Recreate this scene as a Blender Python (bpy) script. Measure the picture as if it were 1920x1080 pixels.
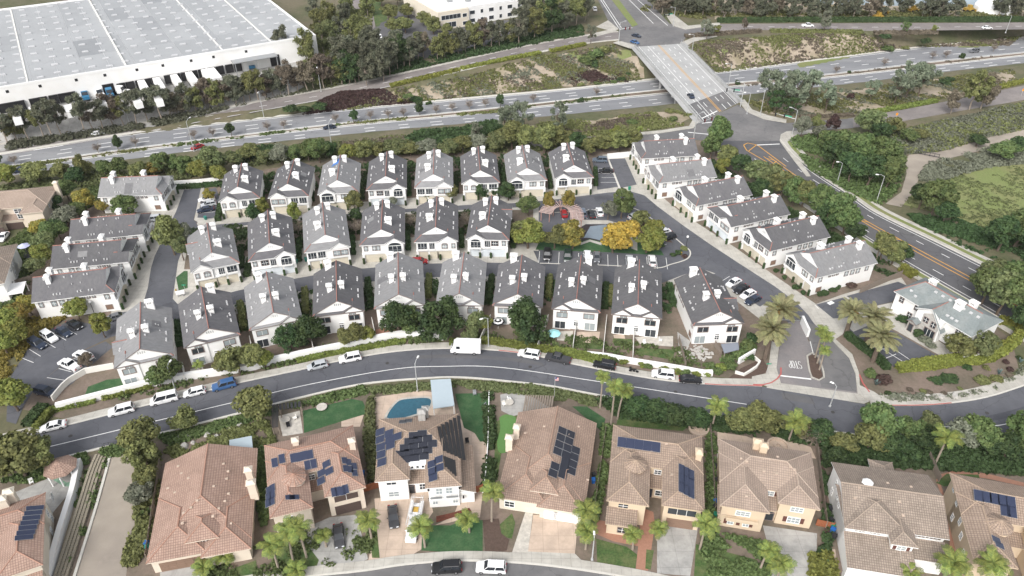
import bpy, math, random
import numpy as np
from mathutils import Vector
R = math.radians
for o in list(bpy.data.objects): bpy.data.objects.remove(o)
scene = bpy.context.scene
COL = scene.collection
# ------------------------------------------------------------------ camera
F, PITCH, H = 1400.0, math.atan(1000 / 1400.0),107.0
SI, CO = math.sin(PITCH), math.cos(PITCH)
cam = bpy.data.cameras.new('camera')
cam.sensor_fit = 'HORIZONTAL'; cam.angle_x = 2 * math.atan(960 / F)
cam.clip_start = 1; cam.clip_end = 4000
co = bpy.data.objects.new('camera', cam); COL.objects.link(co)
co.location = (0,0, H); co.rotation_euler = (math.pi / 2 - PITCH, 0,0)
scene.camera = co
# ------------------------------------------------------------------ light
SUN_EL, SUN_AZ = R(43), R(205)            # azimuth from +Y clockwise: light comes from behind the camera, left
w = bpy.data.worlds.new('World'); scene.world = w; w.use_nodes = True
nt = w.node_tree; bg = nt.nodes['Background']
sky = nt.nodes.new('ShaderNodeTexSky'); sky.sky_type = 'NISHITA'; sky.sun_disc = False
sky.sun_elevation = SUN_EL; sky.sun_rotation = SUN_AZ
sky.dust_density = 4.0; sky.air_density = 1.0; sky.ozone_density = 1.0
hs = nt.nodes.new('ShaderNodeHueSaturation'); hs.inputs['Saturation'].default_value = 0.28
nt.links.new(sky.outputs[0], hs.inputs['Color']); nt.links.new(hs.outputs[0], bg.inputs[0])
bg.inputs[1].default_value = 0.15
sl = bpy.data.lights.new('sun', 'SUN'); sl.energy = 1.25; sl.angle = R(24); sl.color = (1,.98,.955)
so = bpy.data.objects.new('sun', sl); COL.objects.link(so)
d = Vector((math.sin(SUN_AZ) * math.cos(SUN_EL), math.cos(SUN_AZ) * math.cos(SUN_EL), math.sin(SUN_EL)))
so.rotation_euler = d.to_track_quat('Z', 'Y').to_euler()
HAZE = .00005
vs = scene.view_settings
vs.view_transform = 'Standard'; vs.look = 'None'; vs.exposure = 0.64; vs.gamma = 1; vs.use_curve_mapping = False
scene.cycles.max_bounces = 5; scene.cycles.diffuse_bounces = 3; scene.cycles.glossy_bounces = 2
scene.cycles.transparent_max_bounces = 6; scene.cycles.use_denoising = True

# ------------------------------------------------------------------ pixel of the photograph -> point of the place
def P(px, py, z=0.0):
    u, v = (px - 960) / F, (py - 540) / F
    t = (H - z) / (SI + v * CO)
    return (t * u, t * (CO - v * SI))
def P3(px, py, z=0.0):
    a = P(px, py, z); return (a[0], a[1], z)
def PL(pts, z=0.0): return [P(p[0], p[1], p[2] if len(p) > 2 else z) for p in pts]

def ang(a, b): return math.atan2(b[1] - a[1], b[0] - a[0])
def dist(a, b): return math.hypot(b[0] - a[0], b[1] - a[1])
def catmull(pts, k=6):
    if len(pts) < 3: return list(pts)
    out = []
    n = len(pts)
    for i in range(n - 1):
        p0, p1, p2, p3 = pts[max(i - 1,0)], pts[i], pts[i + 1], pts[min(i + 2, n - 1)]
        for j in range(k):
            t = j / k
            out.append(tuple(.5 * (2 * b + (c - a) * t + (2 * a - 5 * b + 4 * c - dd) * t * t + (3 * b - a - 3 * c + dd) * t ** 3)
                             for a, b, c, dd in zip(p0, p1, p2, p3)))
    out.append(tuple(pts[-1])); return out
def resample(pts, n):
    ds = [0]
    for a, b in zip(pts, pts[1:]): ds.append(ds[-1] + dist(a, b))
    L = ds[-1]; out = []; j = 0
    for i in range(n):
        s = L * i / (n - 1)
        while j < len(ds) - 2 and ds[j + 1] < s: j += 1
        t = (s - ds[j]) / max(ds[j + 1] - ds[j], 1e-9)
        out.append(tuple(a + (b - a) * t for a, b in zip(pts[j], pts[j + 1])))
    return out
def plen(pts): return sum(dist(a, b) for a, b in zip(pts, pts[1:]))
def offset(pts, dd):
    out = []
    for i in range(len(pts)):
        a, b = pts[max(i - 1,0)], pts[min(i + 1, len(pts) - 1)]
        l = dist(a, b) or 1
        nx, ny = -(b[1] - a[1]) / l, (b[0] - a[0]) / l
        out.append((pts[i][0] + nx * dd, pts[i][1] + ny * dd) + tuple(pts[i][2:]))
    return out

# ------------------------------------------------------------------ materials
MATS = {}
def nodes(m):
    m.use_nodes = True; t = m.node_tree
    return t, t.nodes, t.links, t.nodes['Principled BSDF']
def mat(name, c, rough=.8, var=.12, scale=1.2, spec=.3, c2=None, scale2=None, metal=0, bump=0, rnd=0, stretch=None, coord='Object', mixlo=.42, mixhi=.62, emit=0, crack=0, joints=None):
    """colour c with fine grain 'var' at 'scale' per metre, patches of c2 at scale2, and per-object variation rnd"""
    if name in MATS: return MATS[name]
    m = bpy.data.materials.new(name); MATS[name] = m
    t, N, Lk, b = nodes(m)
    b.inputs['Roughness'].default_value = rough; b.inputs['Metallic'].default_value = metal
    b.inputs['Specular IOR Level'].default_value = spec
    tc = N.new('ShaderNodeTexCoord'); co_ = tc.outputs[coord]
    if stretch:
        mp = N.new('ShaderNodeMapping'); mp.inputs['Scale'].default_value = stretch
        Lk.new(co_, mp.inputs[0]); co_ = mp.outputs[0]
    rgb = N.new('ShaderNodeRGB'); rgb.outputs[0].default_value = (*c, 1); cur = rgb.outputs[0]
    if c2:
        n2 = N.new('ShaderNodeTexNoise'); n2.inputs['Scale'].default_value = scale2 or .08; n2.inputs['Detail'].default_value = 5
        n2.inputs['Roughness'].default_value = .62
        Lk.new(co_, n2.inputs['Vector'])
        rp = N.new('ShaderNodeMapRange'); rp.inputs[1].default_value = mixlo; rp.inputs[2].default_value = mixhi
        Lk.new(n2.outputs['Fac'], rp.inputs[0])
        mx = N.new('ShaderNodeMix'); mx.data_type = 'RGBA'
        Lk.new(rp.outputs[0], mx.inputs[0]); Lk.new(cur, mx.inputs[6]); mx.inputs[7].default_value = (*c2,1); cur = mx.outputs[2]
    if var or rnd:
        hsv = N.new('ShaderNodeHueSaturation'); Lk.new(cur, hsv.inputs['Color'])
        val = None
        if var:
            n1 = N.new('ShaderNodeTexNoise'); n1.inputs['Scale'].default_value = scale; n1.inputs['Detail'].default_value = 6
            n1.inputs['Roughness'].default_value = .7
            Lk.new(co_, n1.inputs['Vector'])
            r1 = N.new('ShaderNodeMapRange'); r1.inputs[1].default_value = .25; r1.inputs[2].default_value = .75
            r1.inputs[3].default_value = 1 - var; r1.inputs[4].default_value = 1 + var
            Lk.new(n1.outputs['Fac'], r1.inputs[0]); val = r1.outputs[0]
            if bump:
                bp = N.new('ShaderNodeBump'); bp.inputs['Strength'].default_value = bump; bp.inputs['Distance'].default_value = .05
                Lk.new(n1.outputs['Fac'], bp.inputs['Height']); Lk.new(bp.outputs[0], b.inputs['Normal'])
        if rnd:
            oi = N.new('ShaderNodeObjectInfo'); r2 = N.new('ShaderNodeMapRange'); r2.inputs[3].default_value = 1 - rnd; r2.inputs[4].default_value = 1 + rnd
            Lk.new(oi.outputs['Random'], r2.inputs[0])
            if val is None: val = r2.outputs[0]
            else:
                mu = N.new('ShaderNodeMath'); mu.operation = 'MULTIPLY'; Lk.new(val, mu.inputs[0]); Lk.new(r2.outputs[0], mu.inputs[1]); val = mu.outputs[0]
            r3 = N.new('ShaderNodeMapRange'); r3.inputs[3].default_value = .5 - rnd * .10; r3.inputs[4].default_value = .5 + rnd * .10
            Lk.new(oi.outputs['Random'], r3.inputs[0]); Lk.new(r3.outputs[0], hsv.inputs['Hue'])
        Lk.new(val, hsv.inputs['Value']); cur = hsv.outputs[0]
    if crack or joints:
        if crack:   # sealed cracks: thin wandering dark lines
            vo = N.new('ShaderNodeTexVoronoi'); vo.feature = 'DISTANCE_TO_EDGE'; vo.inputs['Scale'].default_value = .11
            nw = N.new('ShaderNodeTexNoise'); nw.inputs['Scale'].default_value = .4; nw.inputs['Detail'].default_value = 4; Lk.new(tc.outputs['Object'], nw.inputs['Vector'])
            vm = N.new('ShaderNodeVectorMath'); vm.operation = 'MULTIPLY_ADD'; vm.inputs[1].default_value = (4,4,0); Lk.new(nw.outputs['Color'], vm.inputs[0]); Lk.new(tc.outputs['Object'], vm.inputs[2])
            Lk.new(vm.outputs[0], vo.inputs['Vector']); sig = vo.outputs['Distance']; lo, hi, dk = .004,.012, crack
        else:
            bk = N.new('ShaderNodeTexBrick'); bk.offset = 0; bk.inputs['Scale'].default_value = 1; bk.inputs['Brick Width'].default_value = joints[0]; bk.inputs['Row Height'].default_value = joints[1]; bk.inputs['Mortar Size'].default_value = .035
            bk.inputs['Mortar Smooth'].default_value = .3; Lk.new(tc.outputs['Object'], bk.inputs['Vector']); iv = N.new('ShaderNodeMath'); iv.operation = 'SUBTRACT'; iv.inputs[0].default_value = 1; Lk.new(bk.outputs['Fac'], iv.inputs[1]); sig = iv.outputs[0]; lo, hi, dk = 0,1,.72
        rc = N.new('ShaderNodeMapRange'); rc.inputs[1].default_value = lo; rc.inputs[2].default_value = hi; rc.inputs[3].default_value = dk; rc.inputs[4].default_value = 1; Lk.new(sig, rc.inputs[0])
        hv = N.new('ShaderNodeHueSaturation'); Lk.new(cur, hv.inputs['Color']); Lk.new(rc.outputs[0], hv.inputs['Value']); cur = hv.outputs[0]
    Lk.new(cur, b.inputs['Base Color'])
    if emit:
        b.inputs['Emission Color'].default_value = (*c, 1); b.inputs['Emission Strength'].default_value = emit
    return m
def tile_mat(name, a, bcol, mortar, bw=.36, rh=.42, off=0.0, bump=.5, patch=None):
    """rows and columns of roof tiles in the roof's own UV (metres)"""
    if name in MATS: return MATS[name]
    m = bpy.data.materials.new(name); MATS[name] = m
    t, N, Lk, b = nodes(m); b.inputs['Roughness'].default_value = .85; b.inputs['Specular IOR Level'].default_value = .2
    tc = N.new('ShaderNodeTexCoord')
    br = N.new('ShaderNodeTexBrick'); br.offset = off; br.squash = 1
    br.inputs['Scale'].default_value = 1; br.inputs['Brick Width'].default_value = bw; br.inputs['Row Height'].default_value = rh
    br.inputs['Mortar Size'].default_value = bw * .16; br.inputs['Mortar Smooth'].default_value = .6; br.inputs['Bias'].default_value = 0
    br.inputs['Color1'].default_value = (*a, 1); br.inputs['Color2'].default_value = (*bcol, 1); br.inputs['Mortar'].default_value = (*mortar, 1)
    Lk.new(tc.outputs['UV'], br.inputs['Vector'])
    n1 = N.new('ShaderNodeTexNoise'); n1.inputs['Scale'].default_value = .35; n1.inputs['Detail'].default_value = 5
    Lk.new(tc.outputs['Object'], n1.inputs['Vector'])
    r1 = N.new('ShaderNodeMapRange'); r1.inputs[1].default_value = .3; r1.inputs[2].default_value = .7; r1.inputs[3].default_value = .88; r1.inputs[4].default_value = 1.12
    Lk.new(n1.outputs['Fac'], r1.inputs[0])
    hsv = N.new('ShaderNodeHueSaturation'); Lk.new(br.outputs['Color'], hsv.inputs['Color']); Lk.new(r1.outputs[0], hsv.inputs['Value'])
    Lk.new(hsv.outputs[0], b.inputs['Base Color'])
    bp = N.new('ShaderNodeBump'); bp.invert = True; bp.inputs['Strength'].default_value = bump; bp.inputs['Distance'].default_value = .06
    Lk.new(br.outputs['Fac'], bp.inputs['Height']); Lk.new(bp.outputs[0], b.inputs['Normal'])
    return m
def leaf_mat(name, c, c2, rnd=.18):
    g_ = lambda q: tuple(1.85 * (x * .9 + .1 * sum(q) / 3) for x in q); c, c2 = g_(c), g_(c2)
    if name in MATS: return MATS[name]
    m = bpy.data.materials.new(name); MATS[name] = m
    t, N, Lk, b = nodes(m); b.inputs['Roughness'].default_value = .7; b.inputs['Specular IOR Level'].default_value = .25
    tc = N.new('ShaderNodeTexCoord'); n1 = N.new('ShaderNodeTexNoise'); n1.inputs['Scale'].default_value = 5.5; n1.inputs['Detail'].default_value = 2
    Lk.new(tc.outputs['Object'], n1.inputs['Vector'])
    rp = N.new('ShaderNodeMapRange'); rp.inputs[1].default_value = .38; rp.inputs[2].default_value = .62; Lk.new(n1.outputs['Fac'], rp.inputs[0])
    mx = N.new('ShaderNodeMix'); mx.data_type = 'RGBA'; Lk.new(rp.outputs[0], mx.inputs[0])
    mx.inputs[6].default_value = (*c, 1); mx.inputs[7].default_value = (*c2,1)
    g = N.new('ShaderNodeNewGeometry'); oi = N.new('ShaderNodeObjectInfo')
    r1 = N.new('ShaderNodeMapRange'); r1.inputs[3].default_value = .76; r1.inputs[4].default_value = 1.24; Lk.new(g.outputs['Random Per Island'], r1.inputs[0])
    r2 = N.new('ShaderNodeMapRange'); r2.inputs[3].default_value = 1 - rnd; r2.inputs[4].default_value = 1 + rnd; Lk.new(oi.outputs['Random'], r2.inputs[0])
    mu = N.new('ShaderNodeMath'); mu.operation = 'MULTIPLY'; Lk.new(r1.outputs[0], mu.inputs[0]); Lk.new(r2.outputs[0], mu.inputs[1])
    r3 = N.new('ShaderNodeMapRange'); r3.inputs[3].default_value = .485; r3.inputs[4].default_value = .515; Lk.new(oi.outputs['Random'], r3.inputs[0])
    hsv = N.new('ShaderNodeHueSaturation'); Lk.new(mx.outputs[2], hsv.inputs['Color']); Lk.new(mu.outputs[0], hsv.inputs['Value']); Lk.new(r3.outputs[0], hsv.inputs['Hue'])
    Lk.new(hsv.outputs[0], b.inputs['Base Color'])
    tr = N.new('ShaderNodeBsdfTranslucent'); Lk.new(hsv.outputs[0], tr.inputs[0])
    ms = N.new('ShaderNodeMixShader'); ms.inputs[0].default_value = .3
    Lk.new(b.outputs[0], ms.inputs[1]); Lk.new(tr.outputs[0], ms.inputs[2])
    Lk.new(ms.outputs[0], N['Material Output'].inputs[0])
    return m

M = {}
M['asphalt'] = mat('asphalt_dark', (.094,.097,.110),.85,.12,.6, c2=(.118,.12,.132), scale2=.07, bump=.1, crack=.76)
M['asphalt_mid'] = mat('asphalt_worn', (.14,.138,.14),.88,.14,.5, c2=(.19,.184,.182), scale2=.06, bump=.1, crack=.78)
M['asphalt_art'] = mat('asphalt_arterial', (.105,.104,.111),.88,.12,.5, c2=(.125,.123,.125), scale2=.07, bump=.1, crack=.78)
M['asphalt_ramp'] = mat('asphalt_brownish', (.20,.18,.174),.88,.13,.5, c2=(.25,.225,.212), scale2=.06, crack=.8)
M['highway'] = mat('highway_concrete', (.205,.21,.222),.85,.09,.6, c2=(.255,.258,.265), scale2=.05, stretch=(.2,2.2,1), crack=.8)
M['bridge'] = mat('bridge_concrete', (.40,.40,.395),.85,.09,.6, c2=(.34,.34,.335), scale2=.08)
M['concrete'] = mat('concrete_pale', (.47,.45,.405),.88,.13,.8, c2=(.385,.365,.325), scale2=.25, joints=(1.6,1.6))
M['concrete2'] = mat('concrete_grey', (.39,.38,.36),.88,.15,.8, c2=(.30,.295,.28), scale2=.3, joints=(3.0,3.0))
M['kerb'] = mat('kerb_concrete', (.56,.54,.49),.85,.1,1)
M['redpaint'] = mat('red_kerb_paint', (.42,.12,.11),.7,.15,2)
M['paver'] = mat('brick_paver_drive', (.20,.188,.19),.85,.12,2, c2=(.235,.215,.212), scale2=.2)
M['soil'] = mat('bare_soil', (.20,.155,.125),.95,.22,1.5, c2=(.135,.115,.085), scale2=.12, bump=.4)
M['ground'] = mat('open_ground', (.15,.13,.085),.95,.25,.8, c2=(.085,.095,.045), scale2=.045, bump=.4)
M['mulch'] = mat('mulch', (.095,.065,.052),.95,.3,2.5, bump=.5)
M['sand'] = mat('pale_dry_ground', (.36,.30,.235),.95,.18,1, c2=(.22,.19,.12), scale2=.1, bump=.3)
M['grass'] = mat('lawn_grass', (.06,.105,.032),.95,.4,3, c2=(.115,.135,.055), scale2=.5, bump=.6)
M['grass2'] = mat('meadow_grass', (.175,.21,.075),.95,.3,2, c2=(.20,.205,.09), scale2=.09, bump=.6)
M['turf'] = mat('artificial_turf', (.036,.092,.036),.9,.25,3, c2=(.06,.115,.05), scale2=.6, bump=.4)
M['putting'] = mat('putting_green', (.105,.215,.065),.9,.1,3)
M['path'] = mat('dirt_path', (.36,.315,.26),.95,.14,.8, c2=(.27,.235,.2), scale2=.1, bump=.3)
M['white'] = mat('white_stucco', (.82,.815,.80),.85,.035,.5, c2=(.77,.76,.735), scale2=.25)
M['cream'] = mat('cream_stucco', (.66,.60,.50),.88,.06,.5)
M['tan'] = mat('tan_stucco', (.60,.485,.355),.88,.06,.5)
M['beige'] = mat('beige_stucco', (.66,.575,.475),.88,.06,.5)
M['trim'] = mat('white_trim', (.82,.815,.80),.6,.02,1)
M['browntrim'] = mat('brown_trim', (.21,.165,.15),.7,.1,2)
M['red'] = mat('terracotta_cap', (.33,.16,.13),.8,.18,2)
M['darkmetal'] = mat('dark_metal', (.035,.035,.038),.5,.05,2)
M['greymetal'] = mat('grey_metal', (.34,.35,.36),.45,.05,2, metal=.4)
M['galv'] = mat('galvanised_pole', (.52,.53,.53),.45,.05,2, metal=.3)
M['garage'] = mat('beige_garage_door', (.58,.53,.43),.7,.04,1)
M['garagew'] = mat('pale_blue_garage_door', (.62,.66,.69),.7,.04,1)
M['garageb'] = mat('brown_garage_door', (.22,.145,.105),.7,.06,1)
M['garaged'] = mat('dark_garage_door', (.085,.06,.052),.7,.06,1)
M['wood'] = mat('weathered_fence_wood', (.235,.195,.16),.9,.25,2.5, stretch=(3,3,.4))
M['redwood'] = mat('red_fence_wood', (.30,.105,.05),.85,.2,2.5)
M['fencew'] = mat('pale_vinyl', (.74,.72,.67),.7,.04,1)
M['bark'] = mat('bark', (.13,.10,.078),.95,.25,4, bump=.5)
M['barkpale'] = mat('pale_bark', (.28,.235,.19),.95,.2,4)
M['white_line'] = mat('white_road_paint', (.80,.80,.78),.7,.12,2)
M['yellow_line'] = mat('yellow_road_paint', (.62,.33,.06),.7,.12,2)
M['tyre'] = mat('tyre_rubber', (.018,.018,.019),.8,0,1)
M['rim'] = mat('wheel_rim', (.4,.4,.41),.35,0,1, metal=.7)
M['headlight'] = mat('headlight_lens', (.75,.77,.8),.15,0,1, spec=.6)
M['taillight'] = mat('taillight_lens', (.35,.015,.015),.25,0,1, spec=.6)
M['plate'] = mat('black_plastic', (.02,.02,.022),.6,0,1)
M['water'] = mat('pool_water', (.03,.105,.15),.06,.25,1.6, spec=.6, bump=.35)
M['wroof'] = mat('warehouse_roof_membrane', (.56,.565,.57),.7,.05,.12, c2=(.47,.478,.485), scale2=.035, stretch=(1,.5,1))
M['stone'] = mat('pale_flagstone', (.48,.45,.40),.9,.3,1.2)
M['peach'] = mat('peach_paving', (.53,.42,.335),.88,.1,.6, c2=(.44,.35,.28), scale2=.35, joints=(2.6,2.6))
M['brickpave'] = mat('red_brick_paving', (.34,.18,.125),.88,.15,2)
M['gravel'] = mat('gravel_white_stones', (.44,.42,.39),.9,.4,4, bump=.8)
def glass(name, c, r=.08):
    if name in MATS: return MATS[name]
    m = mat(name, c, r, 0,1, spec=.7); return m
M['glass'] = glass('window_glass', (.035,.042,.05))
M['glassp'] = glass('curtained_window_glass', (.30,.34,.35),.2)
M['carglass'] = glass('car_glass', (.02,.024,.03),.06)
M['shutter'] = mat('brown_shutter', (.12,.05,.04),.8,.1,2)
M['solar'] = mat('blue_solar_cells', (.028,.036,.07),.18,.1,1, spec=.6)
M['solard'] = mat('dark_solar_cells', (.022,.024,.034),.18,.1,1, spec=.6)
M['roofA'] = mat('grey_shingle_light', (.215,.215,.218),.92,.2,1.4, c2=(.228,.226,.226), scale2=.25, stretch=(.5,1.2,1), rnd=.09)
M['roofB'] = mat('grey_shingle_dark', (.113,.111,.117),.92,.22,1.4, c2=(.128,.126,.129), scale2=.25, stretch=(.5,1.2,1), rnd=.12)
M['roofP'] = mat('shingle_patch', (.155,.154,.158),.92,.2,2)
M['roofC'] = mat('grey_shingle_green', (.19,.215,.215),.92,.2,2.2, c2=(.235,.255,.25), scale2=.3)
M['tileA'] = tile_mat('terracotta_tile', (.400,.282,.227),(.339,.231,.183),(.220,.145,.114))
M['tileB'] = tile_mat('brown_pink_tile', (.370,.275,.218),(.304,.220,.174),(.198,.141,.111))
M['tileC'] = tile_mat('tan_tile', (.374,.290,.231),(.304,.231,.180),(.194,.145,.114))
M['tileD'] = tile_mat('grey_tan_tile', (.339,.280,.231),(.268,.218,.180),(.172,.139,.114))
M['tileT'] = tile_mat('pale_tan_tile', (.38,.30,.245),(.33,.26,.21),(.22,.17,.14))
LEAF = {
 'green': leaf_mat('leaves_green', (.05,.078,.025),(.085,.112,.036)),
 'mid': leaf_mat('leaves_mid_green', (.068,.088,.034),(.108,.122,.048)),
 'dark': leaf_mat('leaves_dark_green', (.022,.042,.016),(.042,.068,.022)),
 'olive': leaf_mat('leaves_olive', (.075,.085,.03),(.125,.13,.042)),
 'euc': leaf_mat('leaves_eucalyptus', (.055,.062,.04),(.088,.09,.058)),
 'torrey': leaf_mat('needles_grey_green', (.085,.108,.07),(.13,.15,.10)),
 'lime': leaf_mat('leaves_yellow_green', (.095,.115,.024),(.14,.145,.03)),
 'yellow': leaf_mat('leaves_yellow', (.19,.145,.025),(.12,.115,.028)),
 'orange': leaf_mat('leaves_orange', (.26,.16,.022),(.19,.13,.024)),
 'grey': leaf_mat('leaves_grey', (.085,.095,.065),(.125,.13,.092)),
 'red': leaf_mat('leaves_maroon', (.042,.026,.023),(.06,.036,.03)),
 'brown': leaf_mat('leaves_brown', (.085,.07,.05),(.115,.095,.068)),
 'hedge': leaf_mat('hedge_leaves', (.075,.10,.022),(.13,.15,.03)),
 'hedgey': leaf_mat('hedge_yellow_leaves', (.095,.11,.02),(.145,.145,.025)),
 'palm': leaf_mat('palm_fronds', (.085,.12,.03),(.15,.175,.035)),
 'date': leaf_mat('date_palm_fronds', (.115,.12,.055),(.17,.16,.075)),
 'datey': leaf_mat('date_palm_dry', (.24,.14,.035),(.19,.125,.045)),
 'agave': leaf_mat('agave_leaves', (.08,.12,.115),(.11,.15,.14)),
 'purple': leaf_mat('bare_twigs', (.10,.085,.082),(.13,.11,.1)),
}
# ------------------------------------------------------------------ mesh helpers
class MB:
    def __init__(s): s.v = []; s.f = []; s.m = []
    def face(s, pts, m=0):
        i = len(s.v); s.v += [tuple(p) for p in pts]; s.f.append(tuple(range(i, i + len(pts)))); s.m.append(m)
    def box(s, x0, x1, y0, y1, z0, z1, m=0):
        s.prism([(x0, y0),(x1, y0),(x1, y1),(x0, y1)], z0, z1, m)
    def rbox(s, cx, cy, a, sx, sy, z0, z1, m=0):
        c, n = math.cos(a), math.sin(a)
        s.prism([(cx + c * x - n * y, cy + n * x + c * y) for x, y in ((-sx / 2,-sy / 2),(sx / 2,-sy / 2),(sx / 2, sy / 2),(-sx / 2, sy / 2))], z0, z1, m)
    def prism(s, poly, z0, z1, m=0, mt=None, bottom=True):
        n = len(poly); i = len(s.v)
        s.v += [(p[0], p[1], z0) for p in poly] + [(p[0], p[1], z1) for p in poly]
        for k in range(n): s.f.append((i + k, i + (k + 1) % n, i + n + (k + 1) % n, i + n + k)); s.m.append(m)
        s.f.append(tuple(range(i + n, i + 2 * n))); s.m.append(m if mt is None else mt)
        if bottom: s.f.append(tuple(range(i + n - 1, i - 1,-1))); s.m.append(m)
    def frus(s, lo, hi, m=0, cap=True):
        n = len(lo); i = len(s.v); s.v += [tuple(p) for p in lo] + [tuple(p) for p in hi]
        for k in range(n): s.f.append((i + k, i + (k + 1) % n, i + n + (k + 1) % n, i + n + k)); s.m.append(m)
        if cap:
            s.f.append(tuple(range(i + n, i + 2 * n))); s.m.append(m); s.f.append(tuple(range(i + n - 1, i - 1,-1))); s.m.append(m)
    def slab(s, poly, t=.18, m=0, ms=1):
        """roof plane: top face m, underside and edges ms"""
        n = len(poly); i = len(s.v)
        s.v += [tuple(p) for p in poly] + [(p[0], p[1], p[2] - t) for p in poly]
        s.f.append(tuple(range(i, i + n))); s.m.append(m)
        s.f.append(tuple(range(i + 2 * n - 1, i + n - 1,-1))); s.m.append(ms)
        for k in range(n): s.f.append((i + k, i + n + k, i + n + (k + 1) % n, i + (k + 1) % n)); s.m.append(ms)
    def tube(s, a, b, r0, r1=None, n=8, m=0, cap=True):
        r1 = r0 if r1 is None else r1
        a, b = Vector(a), Vector(b); dd = (b - a)
        if dd.length < 1e-6: return
        dd.normalize(); u = dd.orthogonal().normalized(); w_ = dd.cross(u)
        lo = [a + (u * math.cos(2 * math.pi * k / n) + w_ * math.sin(2 * math.pi * k / n)) * r0 for k in range(n)]
        hi = [b + (u * math.cos(2 * math.pi * k / n) + w_ * math.sin(2 * math.pi * k / n)) * r1 for k in range(n)]
        s.frus(lo, hi, m, cap)
    def lathe(s, prof, n=12, m=0, c=(0,0)):
        for (r0, z0),(r1, z1) in zip(prof, prof[1:]):
            for k in range(n):
                a, b = 2 * math.pi * k / n, 2 * math.pi * (k + 1) / n
                q = [(c[0] + r0 * math.cos(a), c[1] + r0 * math.sin(a), z0),(c[0] + r0 * math.cos(b), c[1] + r0 * math.sin(b), z0),
                     (c[0] + r1 * math.cos(b), c[1] + r1 * math.sin(b), z1),(c[0] + r1 * math.cos(a), c[1] + r1 * math.sin(a), z1)]
                if r0 < 1e-5: q = [q[0], q[2], q[3]]
                elif r1 < 1e-5: q = [q[0], q[1], q[2]]
                s.face(q, m)
    def mesh(s, name, mats, uv=False, smooth=False):
        me = bpy.data.meshes.new(name); me.from_pydata(s.v, [], s.f)
        for x in (mats if isinstance(mats, (list, tuple)) else [mats]): me.materials.append(x)
        if any(s.m): me.polygons.foreach_set('material_index', s.m)
        if smooth: me.polygons.foreach_set('use_smooth', [True] * len(s.f))
        if uv:
            me.update(); l = me.uv_layers.new(name='UVMap'); dat = l.data
            for p in me.polygons:
                n = p.normal; u = Vector((0,0,1)).cross(n)
                u = u.normalized() if u.length > 1e-4 else Vector((1,0,0))
                vv = n.cross(u)
                for li, vi in zip(p.loop_indices, p.vertices):
                    q = me.vertices[vi].co; dat[li].uv = (q.dot(u), q.dot(vv))
        me.update(); return me
    def build(s, name, mats, parent=None, uv=False, smooth=False):
        return obj(name, s.mesh(name, mats, uv, smooth), parent)
def obj(name, me, parent=None, loc=None, rz=None, sc=None):
    o = bpy.data.objects.new(name, me); COL.objects.link(o)
    if parent is not None: o.parent = parent
    if loc is not None: o.location = loc
    if rz is not None: o.rotation_euler = (0,0, rz)
    if sc is not None: o.scale = sc if isinstance(sc, (tuple, list)) else (sc, sc, sc)
    return o
def tag(o, label=None, cat=None, group=None, kind=None):
    if label: o['label'] = label
    if cat: o['category'] = cat
    if group: o['group'] = group
    if kind: o['kind'] = kind
    return o
def empty(name, loc, rz=0, sc=1):
    o = bpy.data.objects.new(name, None); COL.objects.link(o); o.location = loc if len(loc) == 3 else (*loc, 0); o.rotation_euler = (0,0, rz)
    o.scale = (sc, sc, sc) if not isinstance(sc, (tuple, list)) else sc
    o.empty_display_size = .1; return o
def setmat(o, m):
    o.material_slots[0].link = 'OBJECT'; o.material_slots[0].material = m
_ORD = 'first second third fourth fifth sixth seventh eighth ninth tenth eleventh twelfth thirteenth fourteenth fifteenth sixteenth seventeenth eighteenth nineteenth twentieth'.split()
def nth(i):
    """1-based ordinal in words"""
    if i <= 20: return _ORD[i - 1]
    tens = {2: 'twenty', 3: 'thirty', 4: 'forty', 5: 'fifty', 6: 'sixty', 7: 'seventy', 8: 'eighty', 9: 'ninety'}
    t, u = divmod(i, 10)
    if u == 0: return tens[t][:-1] + 'ieth'
    return tens[t] + '-' + _ORD[u - 1]
_struct = {}
def structure(name, mb, m, z=None):
    o = mb.build(name, m); tag(o, kind='structure'); return o
def sheet(name, pxs, z, m, smoothk=0, parent=None, world=False, thick=0):
    pts = pxs if world else PL(pxs, z)
    if smoothk: pts = catmull(pts + [pts[0]], smoothk)[:-1]
    b = MB()
    if thick: b.prism(pts, z - thick, z, 0)
    else: b.face([(p[0], p[1], z) for p in pts])
    o = b.build(name, m, parent)
    # face up
    if not thick and o.data.polygons[0].normal.z < 0: o.data.flip_normals()
    if parent is None: tag(o, kind='structure')
    return o
def ribbon_mb(A, B, n, z=None, mb=None):
    mb = mb or MB(); a, b = resample(A, n), resample(B, n)
    g = lambda p: p if len(p) > 2 else (p[0], p[1], z)
    for i in range(n - 1):
        q = [g(a[i]), g(b[i]), g(b[i + 1]), g(a[i + 1])]
        e1 = Vector(q[1]) - Vector(q[0]); e2 = Vector(q[3]) - Vector(q[0])
        if e1.cross(e2).z < 0: q.reverse()
        mb.face(q)
    return mb
def W3(pts, z0=0.0):
    """pixel list (x,y[,z]) -> smooth world polyline of 3-D points"""
    return catmull([(*P(p[0], p[1], p[2] if len(p) > 2 else z0), p[2] if len(p) > 2 else z0) for p in pts], 6)
def ribbon(name, A, B, z, m, n=60, dz=0.0, parent=None):
    a, b = W3(A, z), W3(B, z)
    a = [(x, y, q + dz) for x, y, q in a]; b = [(x, y, q + dz) for x, y, q in b]
    o = ribbon_mb(a, b, n).build(name, m, parent)
    if parent is None: tag(o, kind='structure')
    return o
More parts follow.
